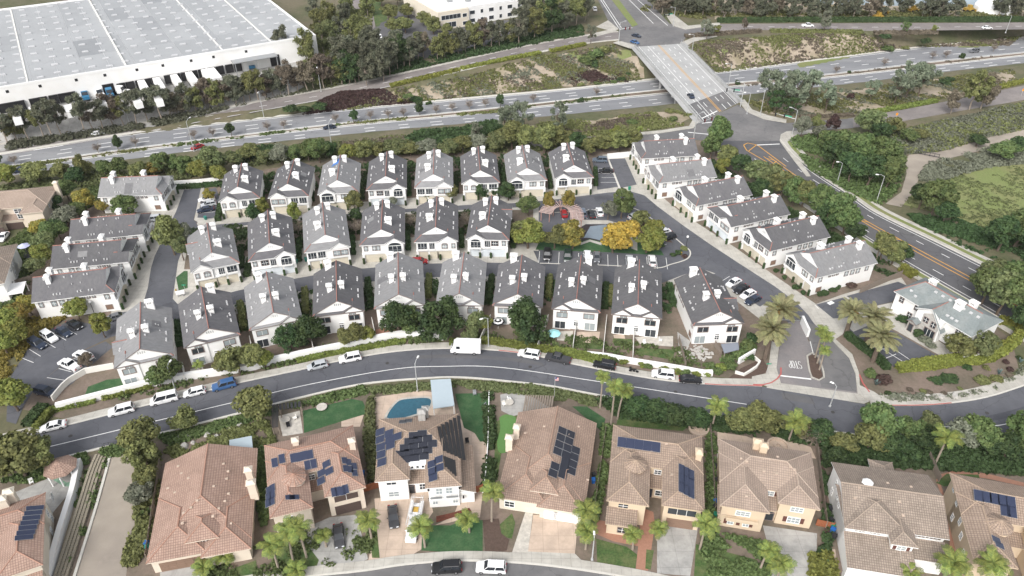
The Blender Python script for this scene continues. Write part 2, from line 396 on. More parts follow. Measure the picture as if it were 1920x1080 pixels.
def edge_slab(name, line, o0, o1, z0, z1, m, parent=None, n=None, kind='structure'):
    """raised strip along a world polyline between two offsets (kerb, pavement, wall)"""
    line = resample(line, n or max(2, int(plen(line) / 1.5)))
    a, b = offset(line, o0), offset(line, o1)
    zz = lambda p: p[2] if len(p) > 2 else 0
    mb = MB(); k = len(line)
    for i in range(k - 1):
        p, q, r_, s_ = a[i], a[i + 1], b[i + 1], b[i]
        T = lambda t, h: (t[0], t[1], zz(t) + h)
        top = [T(p, z1), T(q, z1), T(r_, z1), T(s_, z1)]
        e = (Vector(top[1]) - Vector(top[0])).cross(Vector(top[3]) - Vector(top[0])).z
        mb.face(top if e > 0 else top[::-1])
        mb.face([T(p, z0), T(q, z0), T(q, z1), T(p, z1)]); mb.face([T(s_, z0), T(r_, z0), T(r_, z1), T(s_, z1)])
    for t, u in ((a[0], b[0]),(a[-1], b[-1])):
        mb.face([(t[0], t[1], zz(t) + z0),(u[0], u[1], zz(u) + z0),(u[0], u[1], zz(u) + z1),(t[0], t[1], zz(t) + z1)])
    o = mb.build(name, m, parent)
    if parent is None and kind: tag(o, kind=kind)
    return o
def dashes(mb, line, wdt, on, off_, dz=.008, start=0.0, solid=False):
    n = max(2, int(plen(line) / .75)); line = resample(line, n); st = plen(line) / (n - 1)
    a, b = offset(line, -wdt / 2), offset(line, wdt / 2)
    zz = lambda p: (p[2] if len(p) > 2 else 0) + dz
    for i in range(n - 1):
        if solid or ((i * st - start) % (on + off_)) < on:
            mb.face([(a[i][0], a[i][1], zz(a[i])),(a[i + 1][0], a[i + 1][1], zz(a[i + 1])),(b[i + 1][0], b[i + 1][1], zz(b[i + 1])),(b[i][0], b[i][1], zz(b[i]))])
def stroke(mb, pxa, pxb, wdt=.12, z=.012):
    a, b = P(*pxa), P(*pxb); l = dist(a, b) or 1; nx, ny = -(b[1] - a[1]) / l * wdt / 2,(b[0] - a[0]) / l * wdt / 2
    q = [(a[0] - nx, a[1] - ny, z),(b[0] - nx, b[1] - ny, z),(b[0] + nx, b[1] + ny, z),(a[0] + nx, a[1] + ny, z)]
    mb.face(q)
def between(A, B, t):
    n = 80; a, b = resample(A, n), resample(B, n)
    return [tuple(x + (y - x) * t for x, y in zip(p, q)) for p, q in zip(a, b)]

# ------------------------------------------------------------------ setting: terrain
ZH = -7.0
HS_L = [(-220,372),(0,340),(160,317),(307,297),(433,281),(640,259),(760,247),(950,230),(1110,215),(1260,200),(1383,184),(1580,163),(1740,143),(1920,123),(2150,98)]
HS_U = [(-220,350),(0,319),(333,273),(640,237),(900,212),(1187,181),(1367,163),(1573,143),(1760,122),(1920,104),(2150,79)]
HN_L = [(-220,345),(0,314),(280,275),(640,232),(900,206),(1187,174),(1363,157),(1537,142),(1747,117),(1920,99),(2150,74)]
HN_U = [(-220,318),(0,290),(240,252),(470,225),(640,207),(860,187),(1067,168),(1223,150),(1343,137),(1497,118),(1737,88),(1920,71),(2150,46)]
hsl, hsu, hnl, hnu = [W3(q, ZH) for q in (HS_L, HS_U, HN_L, HN_U)]
RAMP_U = [(-220,304,-7),(0,272,-7),(140,252,-7),(280,230,-6.8),(493,190,-5.2),(640,163,-3.8),(827,123,-1.6),(973,90,-.3),(1097,68,0),(1160,60,0)]
RAMP_L = [(-220,322,-7),(0,292,-7),(140,270,-7),(310,241,-6.8),(493,208,-5.2),(640,181,-3.8),(730,163,-2.6),(873,130,-1.2),(990,102,-.2),(1097,81,0),(1160,74,0)]
ru, rl = W3(RAMP_U), W3(RAMP_L)
def yat(line, X, k=1):
    xs = [p[0] for p in line]; return np.interp(X, xs, [p[k] for p in line])
XB = P(1250,150, ZH)[0]
def zfun(X, Y):
    X = np.asarray(X, float); Y = np.asarray(Y, float)
    ys, yn = yat(hsl, X) - 1.5, yat(hnu, X) + 1.5
    sm = lambda t: (lambda q: q * q * (3 - 2 * q))(np.clip(t, 0,1))
    south = ZH + (0 - ZH) * sm((ys - Y) / 13.0)
    # north side, left of the bridge: up to the ramp, level across it, then up to the loading yard
    y1, y2, zr = yat(rl, X) - .6, yat(ru, X) + 2.2, yat(ru, X, 2)
    t1 = np.clip((Y - yn) / np.maximum(y1 - yn, .5),0,1)
    nl = np.where(Y < y1, ZH + (zr - ZH) * t1, np.where(Y < y2, zr, zr + (0 - zr) * sm((Y - y2) / 12.0)))
    nr = ZH + (0 - ZH) * sm((Y - yn) / 9.0)
    wgt = sm((X - XB + 22) / 16.0)
    north = nl * (1 - wgt) + nr * wgt
    return np.where(Y < (ys + yn) / 2, south, north)
def PT(px, py, it=6):
    """pixel -> point on the terrain"""
    z = 0.0
    for _ in range(it):
        x, y = P(px, py, z); z = float(zfun(x, y))
    x, y = P(px, py, z)
    return (x, y, z)
xs = np.arange(-420,430,2.5); ys_ = np.concatenate([np.arange(45,180,5.0), np.arange(180,470,2.5), np.arange(470,1200,12.0)])
XX, YY = np.meshgrid(xs, ys_); ZZ = zfun(XX, YY) - .06
v = np.stack([XX.ravel(), YY.ravel(), ZZ.ravel()], 1)
nx, ny = len(xs), len(ys_)
ii = np.arange((ny - 1) * nx).reshape(ny - 1, nx)[:, :-1].ravel()
fc = np.stack([ii, ii + 1, ii + nx + 1, ii + nx], 1)
me = bpy.data.meshes.new('ground'); me.from_pydata(v.tolist(), [], fc.tolist()); me.materials.append(M['ground'])
me.polygons.foreach_set('use_smooth', [True] * len(fc)); me.update()
tag(obj('ground', me), kind='structure')
# a far apron so that the ground never ends in view
mb = MB()
for q in (((-3000,1199),(3000,1199),(3000,4000),(-3000,4000)),((-3000,-600),(-419,-600),(-419,1200),(-3000,1200)),((427,-600),(3000,-600),(3000,1200),(427,1200)),((-420,-600),(428,-600),(428,46),(-420,46))):
    mb.face([(x, y, -.12) for x, y in q])
structure('outer_ground', mb, M['ground'])
# ------------------------------------------------------------------ highway
mb = ribbon_mb(hsl, hsu, 90); ribbon_mb(hnl, hnu, 90, mb=mb)
mb.v = [(x, y, z + .01) for x, y, z in mb.v]
hwy = structure('highway', mb, M['highway'])
mw = MB()
for A, B in ((hsl, hsu),(hnl, hnu)):
    for t in (.36,.62): dashes(mw, between(A, B, t),.38,4.2,8.5,.03, start=3 * t)
    dashes(mw, between(A, B, .06),.34,1,0,.03, solid=True); dashes(mw, between(A, B, .93),.34,1,0,.03, solid=True)
mw.build('lane_marking', M['white_line'], hwy)
edge_slab('kerb', [p for p in hsu], 0,.6,-.1,.18, M['kerb'], hwy); edge_slab('kerb', hnl, -.6,0,-.1,.18, M['kerb'], hwy)
edge_slab('kerb', hsl, -1.6,0,-.1,.14, M['kerb'], hwy); edge_slab('kerb', hnu, 0,1.6,-.1,.14, M['kerb'], hwy)
med = ribbon_mb([(x, y, z + .12) for x, y, z in offset(hsu, .6)], [(x, y, z + .12) for x, y, z in offset(hnl, -.6)], 90)
structure('median_soil', med, M['soil'])
# frontage ramp
mb = ribbon_mb(ru, rl, 80); mb.v = [(x, y, z + .04) for x, y, z in mb.v]
rmp = structure('frontage_road', mb, M['asphalt_ramp'])
mw = MB(); dashes(mw, between(ru, rl, .5)[12:], .25,3,7,.075); dashes(mw, between(ru, rl, .94)[:70], .25,1,0,.075, solid=True)
mw.build('lane_marking', M['white_line'], rmp)
edge_slab('kerb', ru, 0,1.7,-.3,.16, M['concrete'], rmp); edge_slab('kerb', rl[40:], -.7,0,-.2,.16, M['kerb'], rmp)

# ------------------------------------------------------------------ street in front of the townhouses
ST_N = [(-150,868),(0,829),(123,799),(253,766),(387,734),(447,719),(560,695),(640,677),(740,660),(853,654),(973,662),(1067,682),(1223,711),(1340,722),(1450,727),(1617,757),(1680,761),(1757,759),(1840,748),(1920,724),(2060,672)]
ST_S = [(-150,924),(0,886),(103,860),(250,824),(443,775),(560,745),(680,719),(800,708),(873,707),(973,716),(1040,724),(1113,738),(1303,771),(1450,793),(1547,806),(1600,813),(1700,824),(1800,828),(1880,818),(1960,798),(2100,740)]
stn, sts = W3(ST_N), W3(ST_S)
street = structure('street', ribbon_mb(stn, sts, 110, z=0), M['asphalt'])
mw = MB(); cl = W3([(-150,895),(0,859),(103,835),(252,799),(443,753),(583,720),(740,692),(827,687),(940,689),(1120,715),(1303,743),(1400,758)]); dashes(mw, cl, .16,1,0,.008, solid=True)
dashes(mw, W3([(1650,793),(1740,799),(1857,799),(1920,785),(2060,740)]),.16,1,0,.008, solid=True)
mw.build('lane_marking', M['white_line'], street)
def cut(line, x0, x1): return [p for p in line if x0 <= p[0] <= x1]
xa, xb = P(1437,725)[0], P(1622,757)[0]; xw0, xw1 = P(55,800)[0], P(88,800)[0]
left_n, right_n = cut(stn, -400, xa), cut(stn, xb, 400)
pv = edge_slab('pavement', left_n, .3,2.1,-.05,.14, M['concrete']); edge_slab('kerb', left_n, 0,.3,-.05,.145, M['kerb'], pv)
pv2 = edge_slab('pavement', right_n, .3,3.0,-.05,.14, M['concrete']); edge_slab('kerb', right_n, 0,.3,-.05,.145, M['kerb'], pv2)
pv3 = edge_slab('kerb', sts, -.45,0,-.05,.14, M['kerb'])
def red_kerb(line, x0, x1, o0=-.02, o1=.2): return edge_slab('red_kerb_paint', cut(line, P(x0,715)[0], P(x1,715)[0]), o0, o1,.1,.152, M['redpaint'])
red_kerb(left_n, 915,1005); red_kerb(left_n, 1315,1437); red_kerb(right_n, 1640,1758)
# ------------------------------------------------------------------ roads inside the townhouse grounds
complex_ground = sheet('townhouse_grounds', [(10,760),(70,700),(40,520),(120,380),(330,345),(700,285),(1100,275),(1200,255),(1330,265),(1450,380),(1690,510),(1850,600),(1900,640),(1830,690),(1700,735),(1640,740),(1440,716),(1330,705),(1223,697),(1067,668),(973,650),(853,641),(740,648),(640,665),(447,706),(387,721),(253,753),(123,786)], -.03, M['soil'])
APRON = [
 [(335,352),(300,356),(255,400),(262,440),(232,500),(212,560),(205,612),(267,640),(340,600),(345,470),(372,350)],
 [(366,430),(372,412),(520,392),(660,380),(760,372),(880,362),(960,357),(1120,345),(1160,350),(1190,362),(1230,380),(1040,392),(880,398),(700,412),(520,432),(400,448)],
 [(330,610),(345,560),(430,535),(470,520),(560,497),(660,483),(760,474),(870,468),(965,470),(1010,496),(1010,530),(900,540),(700,550),(560,565),(440,590)],
 [(1130,290),(1172,288),(1215,300),(1215,345),(1260,385),(1310,420),(1380,465),(1450,515),(1530,570),(1580,552),(1690,520),(1700,535),(1620,585),(1590,620),(1560,640),(1530,610),(1480,560),(1380,495),(1280,430),(1200,375),(1150,360),(1120,350)],
 [(1260,500),(1310,500),(1360,520),(1440,575),(1470,600),(1440,610),(1330,525),(1250,535)],
]
for i, q in enumerate(APRON): sheet('concrete_apron', q, -.012 + .002 * i, M['concrete'])
DRIVE = {
 'a': [(12,790),(15,715),(33,700),(63,673),(105,648),(147,627),(182,610),(213,600),(267,573),(277,540),(283,503),(290,480),(302,455),(318,420),(330,397),(345,356),(378,352),(372,380),(363,411),(372,424),(453,417),(600,405),(758,392),(880,384),(960,381),(1033,375),(1140,361),(1180,358),(1208,366),(1233,387),(1280,422),(1330,457),(1380,490),(1453,537),(1493,567),(1515,590),(1530,612),(1492,618),(1476,603),(1450,580),(1430,565),(1400,545),(1370,527),(1340,512),(1318,505),(1290,512),(1240,531),(1133,533),(1028,524),(935,518),(798,520),(682,529),(561,546),(443,570),(345,596),(330,604),(207,632),(157,656),(110,689),(70,722),(45,760),(30,795)],
}
dr = sheet('complex_drive', DRIVE['a'], 0.0, M['asphalt'])
# islands inside the loop
isl1 = sheet('concrete_island', [(326,545),(334,490),(342,468),(365,430),(400,430),(560,410),(760,398),(930,391),(1010,387),(1010,494),(913,492),(799,494),(680,503),(588,516),(520,528),(440,546),(360,568),(335,572),(324,560)], .055, M['concrete'], thick=.1)
sheet('soil_bed', [(345,505),(350,470),(372,440),(470,424),(560,414),(760,402),(930,395),(1000,392),(1000,455),(960,460),(860,440),(760,446),(660,452),(560,466),(455,482),(360,505)], .062, M['soil'])
isl2 = sheet('park_paving', [(1000,400),(1040,398),(1170,389),(1200,394),(1235,420),(1280,457),(1296,472),(1290,486),(1258,497),(1236,484),(1140,477),(1012,468),(992,468)], .05, M['asphalt'], thick=.08)
kb = MB()
for q, wd in (([(1040,399),(1168,391),(1200,396),(1235,421),(1279,458),(1294,472),(1288,486),(1258,496),(1228,503),(1140,498),(1012,494)], .35),):
    ln = W3(q); dashes(kb, ln, wd, 1,0,.1, solid=True)
kb.build('kerb', M['kerb'], isl2)
sheet('stall_asphalt', [(1000,470),(1236,482),(1258,497),(1140,499),(1012,496)], .058, M['asphalt'])
sheet('park_lawn', [(1000,468),(1004,450),(1060,432),(1095,452),(1105,448),(1128,452),(1190,452),(1240,470),(1245,479),(1140,473)], .066, M['turf'])
sheet('park_paths', [(1062,436),(1068,416),(1090,412),(1140,413),(1175,423),(1195,445),(1195,470),(1184,466),(1183,448),(1168,430),(1138,420),(1098,420),(1080,432),(1083,452),(1092,454),(1106,449),(1128,455),(1128,460),(1106,453),(1090,459),(1070,450)], .072, M['concrete'])
sheet('park_path_walk', [(1004,452),(1013,449),(1003,470),(990,470)], .074, M['concrete'])
sheet('park_bed', [(1178,408),(1204,402),(1245,440),(1262,455),(1236,452),(1200,440)], .07, M['mulch'])
# pool of the park: dark deck, water
pool = sheet('dark_pool_deck', [(1080,433),(1098,421),(1138,421),(1166,431),(1180,448),(1183,465),(1128,453),(1105,448),(1092,452)], .082, mat('dark_rubber_deck', (.04,.032,.034),.7,.15,1))
sheet('pool_water', [(1094,446),(1107,424),(1136,421),(1146,429),(1140,453),(1128,451),(1105,446)], .09, mat('pale_pool_water', (.20,.245,.285),.12,.08,.5, spec=.5))
spur = sheet('spur_drive', [(1141,298),(1172,297),(1194,346),(1163,353)], -.004 + .004, M['asphalt'])
sheet('spur_stalls', [(1110,296),(1141,298),(1161,350),(1120,356)], .003, M['asphalt'])
sheet('spur_kerb', [(1139,298),(1142,298),(1164,353),(1160,353)], .01, M['kerb'])
sheet('guest_lot', [(1587,555),(1684,528),(1700,535),(1672,566),(1622,577)], .003, M['asphalt'])
sheet('guest_lot_corner', [(1530,571),(1580,558),(1598,573),(1600,595),(1562,597)], .004, M['asphalt'])
sheet('clubhouse_lot', [(1590,615),(1640,605),(1687,627),(1770,674),(1683,692),(1640,665)], .005, M['asphalt'])
sheet('clubhouse_walk', [(1622,578),(1673,567),(1690,590),(1790,660),(1772,672),(1680,620),(1645,603),(1600,622),(1590,612)], .012, M['concrete'])
sheet('left_lot', [(15,715),(30,690),(52,655),(100,615),(135,600),(160,605),(182,612),(147,629),(63,675)], .003, M['asphalt'])
sheet('left_lot_lower', [(75,718),(110,690),(160,656),(198,640),(212,650),(165,690),(135,720),(95,740)], .004, M['asphalt'])
sheet('northwest_lot', [(372,395),(380,358),(405,352),(412,372),(402,408),(366,418)], .004, M['asphalt'])
sheet('northwest_walk', [(374,418),(364,412),(377,352),(383,352),(370,408),(402,410),(412,420),(376,426)], .05, M['concrete'], thick=.06)
sheet('right_stalls', [(1345,512),(1365,508),(1440,565),(1425,575),(1330,515)], .004, M['asphalt'])
entry = sheet('entry_drive', [(1478,604),(1502,600),(1516,640),(1530,648),(1548,632),(1566,640),(1595,668),(1606,700),(1608,738),(1462,718),(1455,690),(1462,650)], .006, M['paver'])
sheet('entry_exit_lane', [(1502,598),(1530,610),(1560,634),(1593,668),(1604,700),(1606,735),(1540,726),(1532,690),(1524,655)], .010, M['asphalt_mid'])
sheet('entry_apron', [(1440,722),(1462,718),(1608,738),(1640,748),(1620,757),(1437,727)], .012, M['concrete'])
sheet('entry_walk', [(1447,640),(1462,640),(1456,690),(1464,718),(1440,724),(1410,714),(1410,706),(1436,700),(1442,680)], .162, M['concrete'], thick=.18)
sheet('entry_walk_right', [(1560,637),(1566,635),(1598,664),(1611,700),(1612,722),(1640,735),(1664,752),(1640,756),(1608,738),(1604,700),(1592,670)], .162, M['concrete'], thick=.18)
for q in ([(1464,690),(1463,705),(1450,716),(1436,722),(1412,722)], [(1611,703),(1618,720),(1630,736)]):
    edge_slab('red_kerb_paint', W3(q),-.15,.15,.1,.175, M['redpaint'])
mw = MB(); stroke(mw, (1460,704),(1521,711),.4,.02); stroke(mw, (1519,640),(1526,668),.15,.02)
def letters(mb, word, px, py, h, wd, gap, rot, z):
    """block capitals on the road, baseline at the world point of px,py"""
    G = {'S': [[(1,.9),(.75,1),(.25,1),(0,.85),(0,.62),(.25,.52),(.75,.48),(1,.36),(1,.15),(.75,0),(.25,0),(0,.1)]],
         'T': [[(0,1),(1,1)], [(.5,1),(.5,0)]], 'O': [[(.3,1),(.7,1),(1,.8),(1,.2),(.7,0),(.3,0),(0,.2),(0,.8),(.3,1)]],
         'P': [[(0,0),(0,1),(.7,1),(1,.86),(1,.62),(.7,.48),(0,.48)]]}
    ox, oy = P(px, py); c, s = math.cos(rot), math.sin(rot)
    for i, ch in enumerate(word):
        for pl in G[ch]:
            pts = [(ox + c * (i * (wd + gap) + x * wd) - s * y * h, oy + s * (i * (wd + gap) + x * wd) + c * y * h, z) for x, y in pl]
            for a, b in zip(pts, pts[1:]):
                l = dist(a, b); ex, ey = (b[0] - a[0]) / l * .055,(b[1] - a[1]) / l * .055; n_ = (-ey * 1.35, ex * 1.35)
                mb.face([(a[0] - ex - n_[0], a[1] - ey - n_[1], z),(b[0] + ex - n_[0], b[1] + ey - n_[1], z),(b[0] + ex + n_[0], b[1] + ey + n_[1], z),(a[0] - ex + n_[0], a[1] - ey + n_[1], z)])
letters(mw, 'STOP', 1500,678,2.3,.46,.24, math.pi - .11,.022)
mw.build('road_lettering', M['white_line'], entry)
# stall stripes
mw = MB()
for i in range(14):
    t = i / 13; a = (1012 + 18.2 * i, 471 + .95 * i); stroke(mw, a, (a[0] - 2 + 5 * t, a[1] + 22 + 2 * t * 0),.12,.075)
for a, b in (((1052,402),(1056,413)),((1080,399),(1084,412)),((1097,398),(1101,411)),((1115,397),(1119,409)),((1225,440),(1207,446)),((1237,449),(1218,456)),((1250,458),(1232,464))): stroke(mw, a, b, .12,.062)
for a, b in (((1128,333),(1155,333)),((1126,342),(1158,342)),((1122,325),(1150,325)),((1118,316),(1146,316))): stroke(mw, a, b, .12,.012)
for a, b in (((55,655),(76,668)),((83,640),(104,652)),((104,627),(124,638)),((122,615),(144,627)),((33,668),(63,680)),((110,691),(141,699)),((88,708),(128,714)),((138,672),(170,681)),((150,662),(180,672))): stroke(mw, a, b, .12,.014)
for a, b in (((376,378),(405,374)),((372,400),(403,397)),((1352,528),(1368,518)),((1368,540),(1384,530)),((1381,550),(1397,540)),((1395,560),(1410,550)),((1408,570),(1424,560))): stroke(mw, a, b, .12,.014)
for a, b in (((1640,660),(1662,652)),((1660,672),(1680,664)),((1680,684),(1700,676)),((1645,648),(1715,692)),((1528,572),(1535,579)),((1655,640),(1720,684))): stroke(mw, a, b, .14,.016)
stroke(mw, (1553,570),(1562,566),1.0,.016)
mw.build('stall_marking', M['white_line'], dr)
# ------------------------------------------------------------------ arterial road, intersections, bridge
ART_L = [(1330,262),(1380,292),(1440,330),(1500,367),(1600,432),(1693,491),(1760,530),(1830,570),(1920,622),(2050,695)]
ART_R = [(1462,262),(1487,290),(1533,327),(1600,371),(1647,402),(1750,452),(1857,505),(1920,535),(2050,600)]
art = ribbon('arterial_road', ART_L, ART_R, .004, M['asphalt_art'], 50)
inter = sheet('intersection', [(1290,240),(1313,228),(1384,196),(1400,208),(1432,222),(1470,231),(1600,222),(1600,240),(1500,247),(1470,252),(1462,264),(1330,264),(1300,262),(1240,268),(1180,268),(1180,252),(1250,248)], .008, M['asphalt_mid'])
cross = ribbon('cross_street', [(1590,222),(1680,208),(1800,185),(1920,160),(2100,120)], [(1590,240),(1663,232),(1800,208),(1920,187),(2100,148)], .006, M['asphalt_ramp'], 40)
wst = ribbon('west_ramp_road', [(1185,251),(1080,258),(980,266)], [(1185,268),(1080,274),(980,282)], .002, M['asphalt_ramp'], 20)
for q, wd in ((ART_R, 1.5), ):
    l = W3(q); edge_slab('arterial_pavement', l, .3, wd, -.05,.14, M['concrete']); edge_slab('arterial_kerb', l, 0,.3,-.05,.145, M['kerb'])
    edge_slab('arterial_verge', l, wd, 3.0,-.05,.1, M['grass2'])
    edge_slab('arterial_footway', l, 3.0,4.4,-.05,.13, M['concrete'])
l = W3(ART_L); edge_slab('arterial_kerb', l, -.35,0,-.05,.145, M['kerb']); edge_slab('arterial_verge', l, -2.0,-.35,-.05,.1, M['grass2']); edge_slab('arterial_footway', l, -3.5,-2.0,-.05,.13, M['concrete'])
mw = MB(); A, B = W3(ART_L, .004), W3(ART_R, .004)
for t in (.24,.76): dashes(mw, between(A, B, t)[10:], .2,2.6,5.2,.012)
dashes(mw, between(A, B, .945)[8:], .2,1,0,.012, solid=True); dashes(mw, between(A, B, .07)[20:], .2,1,0,.012, solid=True)
mw.build('lane_marking', M['white_line'], art)
my = MB()
for t in (.455,.545): dashes(my, between(A, B, t)[9:], .28,1,0,.012, solid=True)
ca, cb = between(A, B, .455), between(A, B, .545)
for i in (10,17,24,31,38,45): dashes(my, [ca[i], cb[i + 1]], .25,1,0,.013, solid=True)
for q in ([(1452,312),(1400,282),(1394,272),(1402,268),(1420,272),(1474,312)], [(1404,283),(1418,272)], [(1440,316),(1456,302)]): dashes(my, [(x, y, .006) for x, y in PL(q)], .3,1,0,.012, solid=True)
my.build('lane_marking', M['yellow_line'], art)
mw = MB()
for a, b in (((1419,272),(1462,270)),((1316,231),(1346,228)),((1290,248),(1330,252))): stroke(mw, a, b, .5,.02)
mw.build('stop_line', M['white_line'], inter)
# pale corner pavements of the intersection
for q in ([(1384,188),(1396,186),(1410,205),(1440,216),(1475,224),(1474,230),(1432,223),(1400,209)], [(1475,246),(1530,243),(1530,248),(1490,254),(1476,266),(1500,300),(1520,330),(1512,330),(1485,296),(1462,264),(1464,252)], [(1300,222),(1312,226),(1300,240),(1240,249),(1180,255),(1180,250),(1240,244),(1292,236)]):
    sheet('corner_pavement', q, .13, M['concrete'], thick=.14)
# north approach
nroad = sheet('north_road', [(1112,-20),(1140,38),(1160,54),(1160,74),(1190,92),(1274,84),(1285,72),(1330,64),(1350,44),(1285,52),(1255,44),(1196,-20)], .01, M['asphalt_mid'])
sheet('north_road_median', [(1132,-20),(1146,-20),(1196,46),(1186,50)], .12, M['grass2'], thick=.14)
mw = MB()
for a, b in (((1120,-10),(1160,52)),((1124,-10),(1165,52)),((1160,54),(1186,52)),((1170,-10),(1225,44)),((1190,-5),(1252,48)),((1150,-10),(1150,-10.5))): stroke(mw, a, b, .3,.02)
mw.build('lane_marking', M['white_line'], nroad)
for q in ([(1118,50),(1140,38),(1160,54),(1150,60),(1110,70),(1097,66),(1140,56)], [(1250,30),(1262,26),(1290,48),(1350,42),(1350,46),(1285,55),(1262,48)], [(1160,76),(1190,84),(1192,92),(1180,90),(1150,80)], [(1275,80),(1300,70),(1345,64),(1345,68),(1300,78),(1284,88)]):
    sheet('corner_pavement', q, .13, M['concrete'], thick=.14)
far = ribbon('far_frontage_road', [(1340,45),(1500,44),(1700,43),(1920,42),(2150,38)], [(1330,64),(1440,56),(1613,58),(1920,55),(2150,52)], .004, M['asphalt_ramp'], 40)
mw = MB(); dashes(mw, W3([(1400,50),(1700,51),(1920,49),(2150,46)]),.3,3,7,.014); mw.build('lane_marking', M['white_line'], far)
# bridge over the highway
bl, br_ = [P(1190,88), P(1312,229)], [P(1277,82), P(1386,192)]
br = empty('road_bridge', (*P(1290,150),0)); tag(br, 'pale concrete road bridge crossing over the sunken highway', 'bridge')
bx, by = br.location.x, br.location.y
def loc(p, z): return (p[0] - bx, p[1] - by, z)
mb = MB(); q = [bl[1], br_[1], br_[0], bl[0]]
mb.prism([(p[0] - bx, p[1] - by) for p in q], -1.5,.02,0); mb.build('deck', M['bridge'], br)
for l_, s in ((bl, -1),(br_, 1)):
    ln = [(p[0] - bx, p[1] - by) for p in l_]
    edge_slab('parapet', ln, -.2 if s < 0 else -.2,.2,-1.7,1.0, M['bridge'], br, n=10)
    o_ = 2.0 * (-1 if s < 0 else 1)
    ll = offset(ln, o_); a_, b_ = (min(o_, s * .2), max(o_, s * .2))
    edge_slab('footway', ln, a_, b_, .0,.17, M['bridge'], br, n=10)
    mb = MB(); n = 34; pts = resample(ln, n)
    for p in pts: mb.box(p[0] - .04, p[0] + .04, p[1] - .04, p[1] + .04,1.0,2.3)
    for z in (1.6,2.25):
        for a, b in zip(pts, pts[1:]): mb.tube((*a, z),(*b, z),.035, n=4)
    mb.build('railing', M['greymetal'], br)
for t in (.36,.60):
    a = tuple(x + (y - x) * t for x, y in zip(bl[1], bl[0])); b = tuple(x + (y - x) * t for x, y in zip(br_[1], br_[0]))
    mb = MB()
    for k in range(5):
        c = tuple(x + (y - x) * (k + .5) / 5 for x, y in zip(a, b)); mb.tube(loc(c, -7.2), loc(c, -1.5),.55, n=12)
    an = ang(a, b); cx, cy = (a[0] + b[0]) / 2 - bx, (a[1] + b[1]) / 2 - by
    mb.rbox(cx, cy, an, dist(a, b),1.4,-2.6,-1.45)
    mb.build('pier', M['bridge'], br)
for t in (.04,.94):
    a = tuple(x + (y - x) * t for x, y in zip(bl[1], bl[0])); b = tuple(x + (y - x) * t for x, y in zip(br_[1], br_[0]))
    mb = MB(); mb.rbox((a[0] + b[0]) / 2 - bx, (a[1] + b[1]) / 2 - by, ang(a, b), dist(a, b) + .3,4,-6,-1.45); mb.build('abutment', M['bridge'], br)
mw, my = MB(), MB()
def bpt(s, t):
    a = tuple(x + (y - x) * t for x, y in zip(bl[1], bl[0])); b = tuple(x + (y - x) * t for x, y in zip(br_[1], br_[0]))
    return (a[0] + (b[0] - a[0]) * s - bx, a[1] + (b[1] - a[1]) * s - by, .02)
for s in (.22,.36,.66,.79): dashes(mw, [bpt(s, 0), bpt(s, 1)], .25,2.5,5,.014)
for s in (.09,.91,.28): dashes(mw, [bpt(s, 0), bpt(s, 1)], .2,1,0,.014, solid=True)
for s in (.5,.53): dashes(my, [bpt(s, .0), bpt(s, 1)], .22,1,0,.014, solid=True)
mw.build('lane_marking', M['white_line'], br); my.build('yellow_lane_marking', M['yellow_line'], br)
mb = MB(); mb.face([bpt(.06,0)[:2] + (.03,), bpt(.94,0)[:2] + (.03,), bpt(.94,.18)[:2] + (.03,), bpt(.06,.18)[:2] + (.03,)]); mb.build('asphalt_overlay', M['asphalt_mid'], br)
mw, my = MB(), MB()
for s in (.22,.36,.66,.79): dashes(mw, [bpt(s, 0.02), bpt(s, .18)], .25,2.5,5,.024)
for s in (.09,.28): dashes(mw, [bpt(s, 0.02), bpt(s, .18)], .2,1,0,.024, solid=True)
dashes(mw, [bpt(.09,.02), bpt(.47,.02)], .5,1,0,.024, solid=True)
for s in (.5,.53): dashes(my, [bpt(s, .02), bpt(s, .18)], .22,1,0,.024, solid=True)
mw.build('lane_marking', M['white_line'], br); my.build('yellow_lane_marking', M['yellow_line'], br)

# ------------------------------------------------------------------ open land
def land(name, px, m, dz=.02, k=0, terr=True):
    """ground sheet draped on the terrain by subdividing the outline's area"""
    pts = [PT(*p) for p in px]
    pl = [(p[0], p[1]) for p in pts]
    if k: pl = catmull(pl + [pl[0]], k)[:-1]
    xs_, ys2 = [p[0] for p in pl], [p[1] for p in pl]
    st = max(2.0,(max(xs_) - min(xs_)) / 70)
    gx = np.arange(min(xs_), max(xs_) + st, st); gy = np.arange(min(ys2), max(ys2) + st, st)
    GX, GY = np.meshgrid(gx, gy)
    ins = inside(pl, GX.ravel(), GY.ravel()).reshape(GX.shape)
    Z = zfun(GX, GY) + dz
    vv = np.stack([GX.ravel(), GY.ravel(), Z.ravel()], 1); n_ = len(gx); fcs = []
    for j in range(len(gy) - 1):
        for i in range(n_ - 1):
            q = (ins[j, i], ins[j, i + 1], ins[j + 1, i + 1], ins[j + 1, i])
            a = j * n_ + i; idx = (a, a + 1, a + n_ + 1, a + n_)
            if all(q): fcs.append(idx)
            elif sum(q) == 3: fcs.append(tuple(idx[k_] for k_ in range(4) if q[k_]))
    me = bpy.data.meshes.new(name); me.from_pydata(vv.tolist(), [], fcs); me.materials.append(m); me.update()
    return tag(obj(name, me), kind='structure')
def inside(poly, X, Y):
    X = np.asarray(X); Y = np.asarray(Y); r = np.zeros(X.shape, bool); n = len(poly); j = n - 1
    for i in range(n):
        xi, yi = poly[i][:2]; xj, yj = poly[j][:2]
        c = ((yi > Y) != (yj > Y)) & (X < (xj - xi) * (Y - yi) / ((yj - yi) or 1e-9) + xi); r ^= c; j = i
    return r
